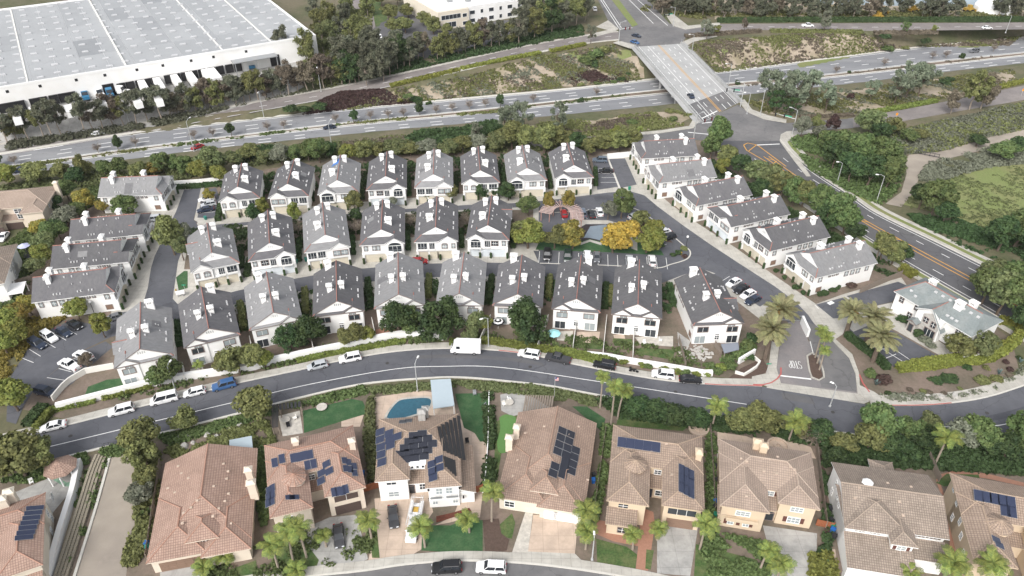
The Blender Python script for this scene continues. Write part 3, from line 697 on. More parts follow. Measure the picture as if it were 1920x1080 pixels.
land('dry_slope', [(735,165),(880,136),(1000,106),(1150,82),(1190,100),(1215,145),(1060,165),(860,184),(720,198),(640,203),(600,205)], M['sand'], .03)
land('dry_slope', [(1290,92),(1310,78),(1500,62),(1900,60),(1915,68),(1740,84),(1500,112),(1345,132)], M['sand'], .03)
land('grass_patch', [(1500,100),(1560,90),(1640,97),(1620,103),(1530,110),(1495,112)], M['grass2'], .06,3)
land('grass_patch', [(1062,100),(1090,92),(1098,106),(1075,112),(1052,110)], M['grass2'], .06,3)
land('grass_patch', [(1155,95),(1180,92),(1188,104),(1165,115),(1150,110)], M['grass2'], .06,3)
land('grass_patch', [(1345,90),(1372,82),(1378,90),(1352,100)], M['grass2'], .06,3)
land('grass_patch', [(1770,62),(1880,60),(1870,72),(1760,76)], M['grass2'], .06,3)
land('soil_slope', [(640,265),(760,252),(820,246),(960,236),(1120,222),(1260,206),(1300,215),(1280,236),(1150,252),(900,275),(700,285),(600,282)], M['sand'], .03)
land('soil_slope', [(1400,190),(1580,170),(1900,130),(1910,158),(1680,203),(1560,218),(1440,214)], M['sand'], .03)
sheet('meadow', [(1680,380),(1740,345),(1820,318),(1960,296),(2100,420),(1990,470),(1880,445),(1800,410)], .03, M['grass2'])
sheet('dirt_path', [(1660,382),(1690,360),(1700,325),(1695,300),(1705,290),(1760,285),(1850,258),(1960,225),(1975,245),(1890,270),(1800,292),(1745,305),(1725,330),(1712,362),(1690,388)], .05, M['path'])
# ------------------------------------------------------------------ warehouse yard, office lot
land('loading_yard', [(-150,212),(0,190),(560,92),(640,80),(650,100),(560,152),(420,182),(280,206),(140,226),(0,248),(-150,268)], M['concrete2'], .05)
land('office_lot', [(690,60),(745,20),(790,20),(830,50),(960,36),(1000,30),(1010,60),(960,74),(850,100),(770,116),(730,104)], M['asphalt_art'], .05)
sheet('office_drive', [(650,-20),(690,-20),(700,20),(705,60),(690,100),(660,70),(668,30)], .012, M['asphalt_ramp'])
sheet('office_lawn', [(695,0),(712,0),(735,55),(720,75),(702,40)], .03, M['grass'])
sheet('far_yard', [(1340,-40),(2200,-60),(2200,34),(1340,36)], .006, M['sand'])
mw = MB()
for i in range(15): stroke(mw, (815 + 9.5 * i, 82 - 2.3 * i),(830 + 9.5 * i, 92 - 2.3 * i),.15,.02)
for i in range(12): stroke(mw, (808 + 12 * i, 62 - 1.8 * i),(816 + 12 * i, 70 - 1.8 * i),.15,.02)
for i in range(8): stroke(mw, (752 + 2 * i, 2 + 4 * i),(768 + 2 * i, 0 + 4 * i),.15,.02)
o = mw.build('stall_marking', M['white_line']); tag(o, kind='structure')
# ------------------------------------------------------------------ bottom street and driveways
BS_N = [(-100,1150),(300,1120),(560,1085),(680,1072),(760,1060),(860,1053),(960,1056),(1060,1066),(1180,1085),(1300,1110),(1500,1150)]
bn = W3(BS_N)
mb = ribbon_mb(bn, offset(bn, -12),50, z=.002); structure('lower_street', mb, M['asphalt_mid'])
bp_ = edge_slab('lower_pavement', bn, .3,1.9,-.05,.14, M['concrete']); edge_slab('kerb', bn, 0,.3,-.05,.145, M['kerb'], bp_)
lots = sheet('house_lots', [(-60,900),(0,886),(250,838),(443,790),(680,733),(860,722),(1040,736),(1113,750),(1303,783),(1547,820),(1700,836),(1850,842),(1960,820),(2060,900),(2060,1150),(1500,1140),(1180,1082),(960,1052),(860,1049),(760,1056),(560,1080),(0,1130),(-60,1130)], -.012, M['soil'])
DRV = [([(560,995),(618,970),(668,965),(690,1048),(640,1072),(590,1082)], 'concrete2'),([(702,935),(765,925),(800,905),(812,960),(795,985),(790,1030),(770,1042),(690,1052),(706,985)], 'peach'),
       ([(1000,965),(1084,972),(1078,1038),(990,1034)], 'peach'),([(1232,975),(1310,982),(1294,1080),(1232,1075)], 'concrete2'),([(1430,985),(1532,1000),(1530,1100),(1420,1100),(1450,1060)], 'concrete2'),
       ([(300,1062),(395,1042),(410,1090),(300,1110)], 'concrete2'),([(1580,1068),(1660,1078),(1650,1120),(1570,1110)], 'concrete2'),([(770,1042),(900,1038),(990,1034),(1078,1038),(1100,1060),(960,1052),(860,1049),(720,1060)], 'concrete'),
       ([(690,1052),(770,1042),(780,1056),(700,1068)], 'concrete2'),([(985,960),(1000,958),(990,1035),(960,1036)], 'stone')]
for i, (q, m_) in enumerate(DRV): sheet('driveway', q, .03 + .003 * i, M[m_])
LAWN = [([(792,985),(845,985),(862,978),(905,975),(905,1040),(790,1032)], 'turf'),([(930,990),(960,962),(966,980),(960,1010),(935,1005)], 'grass'),([(1118,1010),(1175,1025),(1195,1040),(1190,1075),(1120,1058)], 'grass'),([(520,1010),(575,1020),(598,1050),(585,1085),(510,1080)], 'grass'),
        ([(440,1065),(480,1050),(485,1090),(430,1090)], 'grass'),([(1305,1020),(1420,1050),(1425,1100),(1300,1100)], 'grass'),([(853,738),(918,737),(916,818),(912,828),(900,828),(890,812),(870,802)], 'turf'),([(930,790),(970,778),(965,820),(940,850),(932,900),(925,900)], 'grass'),
        ([(1073,762),(1100,762),(1135,785),(1130,810),(1118,800)], 'turf'),([(1160,780),(1200,778),(1290,800),(1280,808),(1155,798)], 'grass'),([(568,770),(660,748),(680,752),(690,775),(640,790),(570,812)], 'turf'),([(690,985),(706,985),(712,1046),(698,1046)], 'grass'),
        ([(155,752),(165,725),(200,712),(235,708),(230,738)], 'turf'),([(1755,905),(1775,888),(1835,890),(1838,900),(1770,912)], 'grass'),([(1212,1030),(1226,1032),(1220,1068),(1210,1066)], 'grass'),([(330,520),(345,508),(352,508),(352,540),(335,545)], 'turf')]
for i, (q, m_) in enumerate(LAWN): sheet('lawn', q, .036 + .002 * i if i < 16 else .075, M[m_])
PAT = [([(700,745),(790,732),(850,742),(855,775),(880,805),(900,812),(914,832),(910,900),(905,930),(870,940),(860,800),(760,760),(705,800)], 'peach'),([(938,740),(960,735),(1000,745),(1040,770),(985,800),(960,780),(940,770)], 'concrete2'),
       ([(522,780),(562,770),(568,812),(530,818)], 'stone'),([(640,770),(660,765),(682,778),(675,800),(640,800)], 'peach'),([(1310,815),(1300,795),(1320,790),(1330,810)], 'peach'),([(1345,810),(1400,818),(1440,835),(1480,825),(1520,838),(1530,860),(1345,835)], 'peach'),
       ([(-60,960),(0,935),(95,895),(140,888),(125,930),(100,960),(60,1100),(-60,1130)], 'concrete2'),([(1755,900),(1760,890),(1790,882),(1850,888),(1920,905),(1920,912),(1850,897),(1790,890),(1768,895),(1765,912),(1775,940),(1765,930)], 'brickpave'),([(1120,975),(1195,985),(1200,1025),(1150,1015),(1115,1000)], 'brickpave'),([(1200,950),(1225,960),(1228,985),(1215,1070),(1192,1068),(1200,990)], 'brickpave'),
       ([(865,930),(905,925),(900,970),(862,975),(842,980),(815,985),(850,968)], 'peach'),([(545,1000),(560,995),(600,1060),(580,1070),(560,1020)], 'concrete2'),([(1555,1030),(1566,1030),(1575,1100),(1560,1100)], 'peach'),([(1775,925),(1785,920),(1800,1090),(1785,1090)], 'brickpave'),([(1345,845),(1352,845),(1348,960),(1338,960)], 'concrete'),([(1535,850),(1545,860),(1560,1040),(1550,1050)], 'mulch')]
for i, (q, m_) in enumerate(PAT): sheet('patio', q, .02 + .0015 * i if m_ != 'x' else .02, M[m_])
sheet('putting_green', [(936,783),(948,777),(966,782),(969,800),(962,825),(952,846),(936,848),(932,828),(938,805)], .09, M['putting'], 4)
sheet('mulch_bed', [(905,975),(935,972),(940,1000),(955,1012),(950,1032),(910,1038)], .08, M['mulch'])
sheet('mulch_bed', [(818,968),(845,962),(880,952),(885,960),(850,970),(818,980)], .08, mat('red_mulch', (.13,.045,.03),.95,.3,2))
# paved access lane on the left
lane = sheet('access_lane', [(210,838),(250,830),(262,850),(268,900),(258,960),(246,1010),(235,1090),(140,1090),(178,960),(205,870)], .025, M['path'])
edge_slab('lane_kerb', W3([(210,838),(200,880),(176,965),(136,1092)]),-.2,.25,-.05,.22, M['kerb'])
sheet('terrace_strip', [(150,890),(200,862),(195,880),(160,970),(120,1090),(90,1090),(125,990)], .03, M['sand'])
# patios behind the townhouses that face the street
for i, (q, m_) in enumerate([([(228,728),(280,712),(285,728),(235,742)], 'peach'),([(357,692),(380,688),(386,704),(356,712)], 'stone'),([(704,618),(740,612),(748,628),(706,632)], 'brickpave'),([(1040,622),(1075,620),(1072,640),(1045,638)], 'stone'),
      ([(1082,622),(1125,622),(1122,643),(1080,642)], 'peach'),([(1150,628),(1170,625),(1172,635),(1152,634)], 'peach'),([(1190,632),(1262,630),(1262,650),(1200,645)], 'stone'),([(1270,622),(1295,640),(1290,650),(1272,648)], 'concrete2'),([(1078,642),(1128,644),(1128,655),(1080,652)], 'grass'),([(1152,634),(1185,636),(1185,650),(1152,648)], 'grass'),([(1200,652),(1265,655),(1262,675),(1190,662)], 'grass')]):
    sheet('patio', q, .03 + .002 * i, M[m_])
# ------------------------------------------------------------------ vegetation
rng = np.random.default_rng(7)
def quads_mesh(name, C, U, V, m):
    """centres and half-axes -> one mesh of separate leaf faces"""
    n = len(C); v = np.stack([C - U - V, C + U - V, C + U + V, C - U + V], 1).reshape(-1,3)
    me = bpy.data.meshes.new(name); me.vertices.add(4 * n); me.vertices.foreach_set('co', v.ravel().astype(np.float32))
    me.loops.add(4 * n); me.loops.foreach_set('vertex_index', np.arange(4 * n, dtype=np.int32))
    me.polygons.add(n); me.polygons.foreach_set('loop_start', np.arange(0,4 * n, 4, dtype=np.int32)); me.polygons.foreach_set('loop_total', np.full(n, 4, np.int32))
    me.materials.append(m); me.update(calc_edges=True); return me
def unit(a): return a / np.maximum(np.linalg.norm(a, axis=1, keepdims=True),1e-9)
def leaves(blobs, n, size, r, shell=(.72,1.05), tilt=.55, flat=1.0):
    """leaf faces on and just inside a cloud of ellipsoid clumps (cx,cy,cz,rx,rz)"""
    B = np.array(blobs, float); wgt = B[:, 3] ** 2; wgt /= wgt.sum()
    k = r.choice(len(B), n, p=wgt); dirs = unit(r.normal(size=(n, 3)))
    rad = r.uniform(*shell, n)[:, None]
    C = B[k, :3] + dirs * rad * np.stack([B[k, 3], B[k, 3], B[k, 4]], 1)
    nrm = unit(dirs + tilt * r.normal(size=(n, 3))); nrm[:, 2] = np.abs(nrm[:, 2]) * .7 + nrm[:, 2] * .3
    a = unit(np.cross(nrm, r.normal(size=(n, 3)))); b = np.cross(nrm, a)
    s = size * r.uniform(.6,1.3, n)[:, None]
    return C, a * s * flat, b * s / flat
def clumps(n, r, R0, Z0, Z1, cr, taper=None):
    out = []
    for i in range(n):
        t = r.uniform(); z = Z0 + (Z1 - Z0) * t; rr = R0 * (taper(t) if taper else 1)
        a = r.uniform(0,6.283); q = rr * math.sqrt(r.uniform(.15,1)); c = cr * r.uniform(.65,1.25)
        out.append((q * math.cos(a), q * math.sin(a), z, c, c * r.uniform(.65,.9)))
    return out
def limbs(h, blobs, r, t0=.16, k=6):
    mb = MB(); pts = [(0,0,-.2)]; n = 4
    for i in range(1, n + 1): pts.append((r.normal() * .04 * h, r.normal() * .04 * h, h * i / n))
    for i in range(n): mb.tube(pts[i], pts[i + 1], t0 * (1.15 - i / n), t0 * (1.15 - (i + 1) / n),7, cap=False)
    bl = sorted(blobs, key=lambda b: -b[3])[:k]
    for b in bl: mb.tube(pts[n - 1 - int(r.integers(0,2))], (b[0] * .85, b[1] * .85, b[2]), t0 * .4, t0 * .12,5, cap=False)
    return mb
LIB = {}
def lib(kind, trunk, crown): LIB.setdefault(kind, []).append((trunk, crown))
def up(t): return math.sin(math.pi * (.12 + .80 * t)) ** .6
for s in range(5):     # broad round crown, unit: height 1, radius ~.42
    r = np.random.default_rng(100 + s); b = clumps(26, r, .33,.36,.90,.145, up)
    lib('round', limbs(.5, b, r, .03).mesh('trunk', M['bark']), quads_mesh('crown', *leaves(b, 3600,.021, r), LEAF['green']))
for s in range(5):     # loose eucalyptus: open, layered, visible stems
    r = np.random.default_rng(200 + s); b = clumps(24, r, .28,.26,.95,.115, lambda t: .55 + .65 * math.sin(3.14 * min(1, t * 1.05)) ** .7)
    lib('euc', limbs(.72, b, r, .018,12).mesh('trunk', M['barkpale']), quads_mesh('crown', *leaves(b, 4200,.0185, r, (.25,1.15),.9,.8), LEAF['euc']))
for s in range(3):     # dense dark pine, rounded
    r = np.random.default_rng(300 + s); b = clumps(34, r, .34,.22,.90,.125, lambda t: 1.05 - .55 * t ** 2)
    lib('pine', limbs(.5, b, r, .03).mesh('trunk', M['bark']), quads_mesh('crown', *leaves(b, 4200,.019, r, (.6,1.15),.8), LEAF['dark']))
for s in range(3):     # airy grey pine
    r = np.random.default_rng(400 + s); b = clumps(22, r, .33,.34,.93,.095, lambda t: .75 + .45 * math.sin(3.14 * t))
    lib('torrey', limbs(.7, b, r, .022,14).mesh('trunk', M['bark']), quads_mesh('crown', *leaves(b, 2600,.018, r, (.3,1.2),.9), LEAF['torrey']))
for s in range(4):     # shrub: unit radius ~.5, height ~.8
    r = np.random.default_rng(500 + s); b = clumps(16, r, .34,.16,.55,.20, lambda t: 1.05 - .45 * t)
    lib('shrub', None, quads_mesh('shrub', *leaves(b, 1300,.045, r, (.5,1.08),.6), LEAF['green']))
for s in range(2):     # narrow clipped column: height 1, radius ~.2
    r = np.random.default_rng(600 + s); b = [(0,0, z, .16,.12) for z in np.linspace(.1,.9,8)]
    lib('column', None, quads_mesh('column_shrub', *leaves(b, 600,.035, r, (.7,1.05),.5), LEAF['dark']))
for s in range(2):     # small leafless tree: many fine twigs
    r = np.random.default_rng(700 + s); mb = MB(); mb.tube((0,0,0),(0,0,.35),.02,.014,6)
    for i in range(46):
        a, e = r.uniform(0,6.28), r.uniform(.5,1.35); l = r.uniform(.3,.62)
        p = Vector((0,0, r.uniform(.22,.38))); q = p + Vector((math.cos(a) * math.cos(e), math.sin(a) * math.cos(e), math.sin(e))) * l
        mb.tube(p, q, .009,.003,3, cap=False)
        for j in range(4):
            m_ = p.lerp(q, r.uniform(.4,.95)); mb.tube(m_, m_ + Vector((r.normal() * .1, r.normal() * .1,.08)),.004,.002,3, cap=False)
    b = clumps(14, r, .25,.45,.9,.12)
    lib('bare', mb.mesh('trunk', M['barkpale']), quads_mesh('crown', *leaves(b, 500,.014, r, (.2,1.2),1,.5), LEAF['purple']))
# palm fronds, one mesh each
def frond(L, droop, nl, ll, wd, r, lift=.5):
    C, U, V = [], [], []; pts = []
    for i in range(nl + 1):
        t = i / nl; pts.append((L * (t - .12 * t * t),0, L * (lift * t - droop * t * t)))
    for i in range(nl):
        p, q = np.array(pts[i]), np.array(pts[i + 1]); dd = (q - p) / np.linalg.norm(q - p); t = i / nl
        C.append((p + q) / 2); U.append((q - p) / 2 * 1.1); V.append(np.array([0,.04 * L * .35,0]))
        l = ll * math.sin(math.pi * (.12 + .8 * t)) ** .7
        for sgn in (-1,1):
            for h in (0,.5):
                dirn = np.array([.55, sgn * 1.0,-.45 - .25 * r.uniform()]); dirn /= np.linalg.norm(dirn)
                c = p + (q - p) * h + dirn * l / 2; C.append(c); U.append(dirn * l / 2); V.append(dd * wd)
    return np.array(C), np.array(U), np.array(V)
r = np.random.default_rng(11)
FR_Q = [quads_mesh('frond', *frond(1,.85,13,.34,.016, r, .6), LEAF['palm']) for _ in range(3)]
FR_D = [quads_mesh('frond', *frond(1,.58,16,.17,.013, r, .42), LEAF['date']) for _ in range(3)]
FR_A = quads_mesh('leaf', *(np.array([[[.3,0,.25]], [[.3,0,.25]], [[0,.045,0]]])), LEAF['agave'])
def palm_trunk(h, r0, r1, lean=.04):
    mb = MB(); n = 7
    for i in range(n):
        t0, t1 = i / n, (i + 1) / n
        mb.tube((lean * h * t0 ** 2,0, h * t0),(lean * h * t1 ** 2,0, h * t1), r0 + (r1 - r0) * t0 + .02, r0 + (r1 - r0) * t1,8, cap=False)
    return mb
def palm(px, py, h, L, label, n=14, kind='queen', seed=0, world=None, group=None):
    r = random.Random(seed * 7 + int(px))
    x, y = world or P(px, py); e = empty('palm_tree', (x, y, 0), r.uniform(0,6.28)); tag(e, label, 'palm tree', group)
    ln_ = r.uniform(.0,.11)
    if kind == 'queen': palm_trunk(h, .2,.13, ln_).build('trunk', M['barkpale'], e)
    else: palm_trunk(h, .5,.42,.01).build('trunk', M['bark'], e)
    top = (ln_ * h if kind == 'queen' else .01 * h, 0, h)
    if kind != 'queen':
        mb = MB(); mb.lathe([(.42, h - 1.0),(.8, h - .4),(.75, h + .2),(.2, h + .7)], 12); mb.build('crown_base', LEAF['datey'], e)
    tot = n
    for i in range(tot):
        a = i * 2.399 + r.uniform(-.2,.2)
        t = i / tot
        tilt = (-.75 + 1.25 * t) if kind == 'queen' else (-1.15 + 1.5 * t)      # negative lifts the frond
        dead = kind == 'queen' and i >= tot - 2 and r.random() < .7
        if dead: tilt = 1.15
        o = obj('frond', (FR_Q if kind == 'queen' else FR_D)[r.randrange(3)], e, top, None, L * r.uniform(.85,1.1))
        o.rotation_euler = (r.uniform(-.25,.25), tilt, a)
        if dead: setmat(o, LEAF['brown']); o.scale = (L * .8,) * 3
        if kind != 'queen' and i % 8 == 3: setmat(o, LEAF['datey']); o.scale = (L * .45,) * 3
    return e
def tree(kind, px, py, h, rad, leaf, label, group=None, cat='tree', seed=None, terr=True, z=0, trunk=None, name=None):
    p = PT(px, py) if terr else P3(px, py, z)
    s = int(px * 13 + py * 7) if seed is None else seed
    vs_ = LIB[kind]; tk, cr = vs_[s % len(vs_)]
    base_r = {'round': .46, 'euc': .36, 'pine': .44, 'torrey': .42, 'bare': .36}[kind]
    sx = rad / base_r
    e = empty(name or {'round': 'broadleaf_tree', 'euc': 'eucalyptus_tree', 'pine': 'pine_tree', 'torrey': 'torrey_pine', 'bare': 'bare_tree'}[kind], p, (s * 1.7) % 6.28,(sx, sx, h))
    tag(e, label, cat, group)
    t = obj('trunk', tk, e); c = obj('crown', cr, e); setmat(c, LEAF[leaf])
    if trunk: setmat(t, M[trunk])
    return e
def shrub(px, py, rad, h, leaf, label, group=None, kind='shrub', terr=True, z=0, cat='shrub', name=None):
    p = PT(px, py) if terr else P3(px, py, z); s = int(px * 13 + py * 7); vs_ = LIB[kind]
    k = 2.0 if kind == 'shrub' else 5.0
    o = obj(name or {'shrub': 'shrub', 'column': 'column_shrub'}[kind], vs_[s % len(vs_)][1], None, p, (s * 2.1) % 6.28,(rad * k, rad * k, h / (.78 if kind == 'shrub' else 1)))
    setmat(o, LEAF[leaf]); tag(o, label, cat, group); return o
def hedge(pxs, wd, h, leaf, label, z=0, dens=26, world=False, size=.17, terr=False, core=True, name='hedge', smooth=True):
    """clipped hedge along a line: dark core with leaves standing on its faces"""
    ln = pxs if world else ([PT(*p) for p in pxs] if terr else [(*P(*p[:2]), z) for p in pxs])
    if smooth and len(ln) > 2: ln = catmull(ln, 4)
    L = plen(ln); n = int(L * (2 * h + wd) * dens); r = np.random.default_rng(int(abs(ln[0][0]) * 10) + n)
    rs = resample(ln, max(2, int(L * 2))); nn = len(rs); A = np.array(rs); T = np.gradient(A, axis=0); T[:, 2] = 0; T = unit(T); N_ = np.stack([-T[:, 1], T[:, 0], 0 * T[:, 0]], 1)
    k = r.integers(0, nn, n); per = 2 * h + wd; q = r.uniform(0, per, n)
    lat = np.where(q < h, -wd / 2, np.where(q < h + wd, q - h - wd / 2, wd / 2)); ht = np.where(q < h, q, np.where(q < h + wd, h, per - q))
    nz = np.where((q >= h) & (q < h + wd),1.0,0.0); nl = np.where(q < h, -1.0, np.where(q < h + wd, 0.0,1.0))
    bulge = r.normal(size=n) * .07 + .10 * np.sin(k * .9 + ht * 2)
    step = L / max(nn - 1,1)
    C = A[k] + T[k] * r.uniform(-.5,.5, n)[:, None] * step + N_[k] * (lat + nl * bulge)[:, None] + np.array([0,0,1]) * (ht + nz * bulge)[:, None]
    nrm = unit(N_[k] * nl[:, None] + np.array([0,0,1]) * nz[:, None] + .55 * r.normal(size=(n, 3)))
    a = unit(np.cross(nrm, r.normal(size=(n, 3)))); b = np.cross(nrm, a); s = size * r.uniform(.6,1.3, n)[:, None]
    me = quads_mesh(name, C, a * s, b * s, LEAF[leaf])
    if core:
        import bmesh
        bm = bmesh.new(); bm.from_mesh(me)
        for i in range(nn - 1):
            w0, w1 = N_[i] * (wd / 2 - .06), N_[i + 1] * (wd / 2 - .06); zz = np.array([0,0, h - .06])
            c4 = [A[i] - w0, A[i] + w0, A[i + 1] + w1, A[i + 1] - w1]
            lo = [bm.verts.new(x) for x in c4]; hi = [bm.verts.new(x + zz) for x in c4]
            bm.faces.new(hi)
            for j in ((0,3),(1,2)): bm.faces.new((lo[j[0]], lo[j[1]], hi[j[1]], hi[j[0]]))
            if i == 0: bm.faces.new((lo[0], lo[1], hi[1], hi[0]))
            if i == nn - 2: bm.faces.new((lo[3], lo[2], hi[2], hi[3]))
        bm.to_mesh(me); bm.free()
    o = obj(name, me); tag(o, label, 'hedge'); return o
def cover(pxs, n, leaf, label, size=.22, hgt=.5, patch=.5, scale=.12, cat='ground cover', seed=0, name='ground_cover', tuft=9, trad=.45):
    """low plants nobody could count, in drifts over an outline on the terrain"""
    pl = [PT(*p)[:2] for p in pxs]; r = np.random.default_rng(seed + n)
    xs_ = [p[0] for p in pl]; ys2 = [p[1] for p in pl]
    X, Y = r.uniform(min(xs_), max(xs_), n * 6), r.uniform(min(ys2), max(ys2), n * 6)
    ok = inside(pl, X, Y)
    ph = r.uniform(0,6.28,6); f = (np.sin(X * scale * 2.1 + ph[0] + 1.3 * np.sin(Y * scale * 1.7 + ph[1])) + np.sin(Y * scale * 2.9 + ph[2] + 1.1 * np.sin(X * scale * 2.3 + ph[3])) + .8 * np.sin((X + Y) * scale * 5 + ph[4])) / 2.8
    ok &= (f + r.normal(size=len(X)) * .18) > (1 - 2 * patch)
    X, Y = X[ok][:n], Y[ok][:n]
    if not len(X): return
    k = np.repeat(np.arange(len(X)), tuft); m_ = len(k); tr = trad * r.uniform(.5,1.5, len(X))
    dd = unit(np.stack([r.normal(size=m_), r.normal(size=m_), np.abs(r.normal(size=m_))], 1))
    C = np.stack([X[k], Y[k], zfun(X[k], Y[k])], 1) + dd * np.stack([tr[k], tr[k], tr[k] * hgt / trad], 1)
    nrm = unit(dd + .6 * r.normal(size=(m_, 3))); a = unit(np.cross(nrm, r.normal(size=(m_, 3)))); b = np.cross(nrm, a); s = size * r.uniform(.6,1.3, m_)[:, None]
    o = obj(name, quads_mesh(name, C, a * s, b * s, LEAF[leaf])); tag(o, label, cat, kind='stuff'); return o
# ------------------------------------------------------------------ building kit
CACHE = {}
def cached(key, fn):
    if key not in CACHE: CACHE[key] = fn()
    return CACHE[key]
def win_meshes(w, h, trim, pane, nx, arch, slider):
    def mk():
        mb = MB(); t = (.1 if w < 1.5 else .13) + (.03 if trim == 'browntrim' else 0); dp = .09
        mb.box(-w / 2 - t, w / 2 + t, -dp, .0,-t, 0); mb.box(-w / 2 - t, w / 2 + t, -dp, .0, h, h + t)
        mb.box(-w / 2 - t, -w / 2,-dp, 0,0, h); mb.box(w / 2, w / 2 + t, -dp, 0,0, h)
        for i in range(1, nx): mb.box(-w / 2 + w * i / nx - .035,-w / 2 + w * i / nx + .035,-dp + .01,0,0, h, 1)
        if not slider: mb.box(-w / 2, w / 2,-dp + .012,0, h * .5 - .03, h * .5 + .03,1)
        if arch:
            n = 10; rr = w / 2 + t
            for k in range(n):
                a, b = math.pi * k / n, math.pi * (k + 1) / n
                f = lambda an, q, y: (q * math.cos(an), y, h + t + q * math.sin(an) * .55)
                mb.face([f(a, rr, -dp), f(b, rr, -dp), f(b, rr - t * 1.3,-dp), f(a, rr - t * 1.3,-dp)]); mb.face([f(a, rr, -dp), f(a, rr, 0), f(b, rr, 0), f(b, rr, -dp)])
        fr = mb.mesh('window', [M[trim], M['trim']])
        pb = MB(); pb.face([(-w / 2,-.03,0),(w / 2,-.03,0),(w / 2,-.03, h),(-w / 2,-.03, h)])
        if arch: pb.face([(w / 2,-.03, h + .1)] + [(w / 2 * math.cos(math.pi * k / 10),-.03, h + .1 + w / 2 * .5 * math.sin(math.pi * k / 10)) for k in range(1,10)] + [(-w / 2,-.03, h + .1)])
        return fr, pb.mesh('pane', M[pane])
    return cached(('w', round(w, 2), round(h, 2), trim, pane, nx, arch, slider), mk)
FACE = {'f': 0, 'r': math.pi / 2, 'b': math.pi, 'l': -math.pi / 2}
def win(par, x, y, z, w=1.2, h=1.3, face='f', trim='trim', pane='glass', nx=2, arch=False, slider=False, name='window'):
    a, b = win_meshes(w, h, trim, pane, nx, arch, slider); rz = FACE[face] if isinstance(face, str) else face
    o = obj(name, a, par, (x, y, z), rz); obj('pane', b, o); return o
def door_mesh(w, h, m, pan=4):
    def mk():
        mb = MB(); mb.box(-w / 2, w / 2,-.05,0,0, h)
        for i in range(pan):
            z0 = h * i / pan + .04; z1 = h * (i + 1) / pan - .03
            k = max(1, int(w / 1.2))
            for j in range(k): mb.box(-w / 2 + w * j / k + .06,-w / 2 + w * (j + 1) / k - .06,-.075,-.05, z0, z1)
        return mb.mesh('garage_door', M[m])
    return cached(('d', w, h, m, pan), mk)
def gdoor(par, x, y, w, h, m, face='f', z=0): return obj('garage_door', door_mesh(w, h, m), par, (x, y, z + .01), FACE[face] if isinstance(face, str) else face)
def chimney(par, x, y, z0, z1, w=1.35, d_=1.1, m='white', cap=True, slots=True, rz=0):
    def mk():
        mb = MB(); hh = z1 - z0
        mb.box(-w / 2, w / 2,-d_ / 2, d_ / 2,0, hh)
        if cap:
            mb.box(-w / 2 - .16, w / 2 + .16,-d_ / 2 - .16, d_ / 2 + .16, hh - .12, hh + .12)
            mb.frus([(-w / 2 - .12,-d_ / 2 - .12, hh + .12),(w / 2 + .12,-d_ / 2 - .12, hh + .12),(w / 2 + .12, d_ / 2 + .12, hh + .12),(-w / 2 - .12, d_ / 2 + .12, hh + .12)],
                    [(-w / 2 + .3,-.06, hh + .5),(w / 2 - .3,-.06, hh + .5),(w / 2 - .3,.06, hh + .5),(-w / 2 + .3,.06, hh + .5)])
        sb = MB()
        for k in (-1,0,1):
            for sgn in (-1,1): sb.box(k * .3 - .055, k * .3 + .055, sgn * (d_ / 2 + .004) - .004, sgn * (d_ / 2 + .004) + .004, hh - .62, hh - .25)
        return mb.mesh('chimney', M[m]), sb.mesh('vent_slots', M['plate'])
    a, b = cached(('c', round(w, 2), round(d_, 2), round(z1 - z0,1), m, cap), mk)
    o = obj('chimney', a, par, (x, y, z0), rz)
    if slots: obj('vent_slots', b, o)
    return o
def ridge_line(mb, pts, r_=.1):
    for a, b in zip(pts, pts[1:]): mb.tube(a, b, r_, n=6)
E_T, PT_ = 5.45,.56
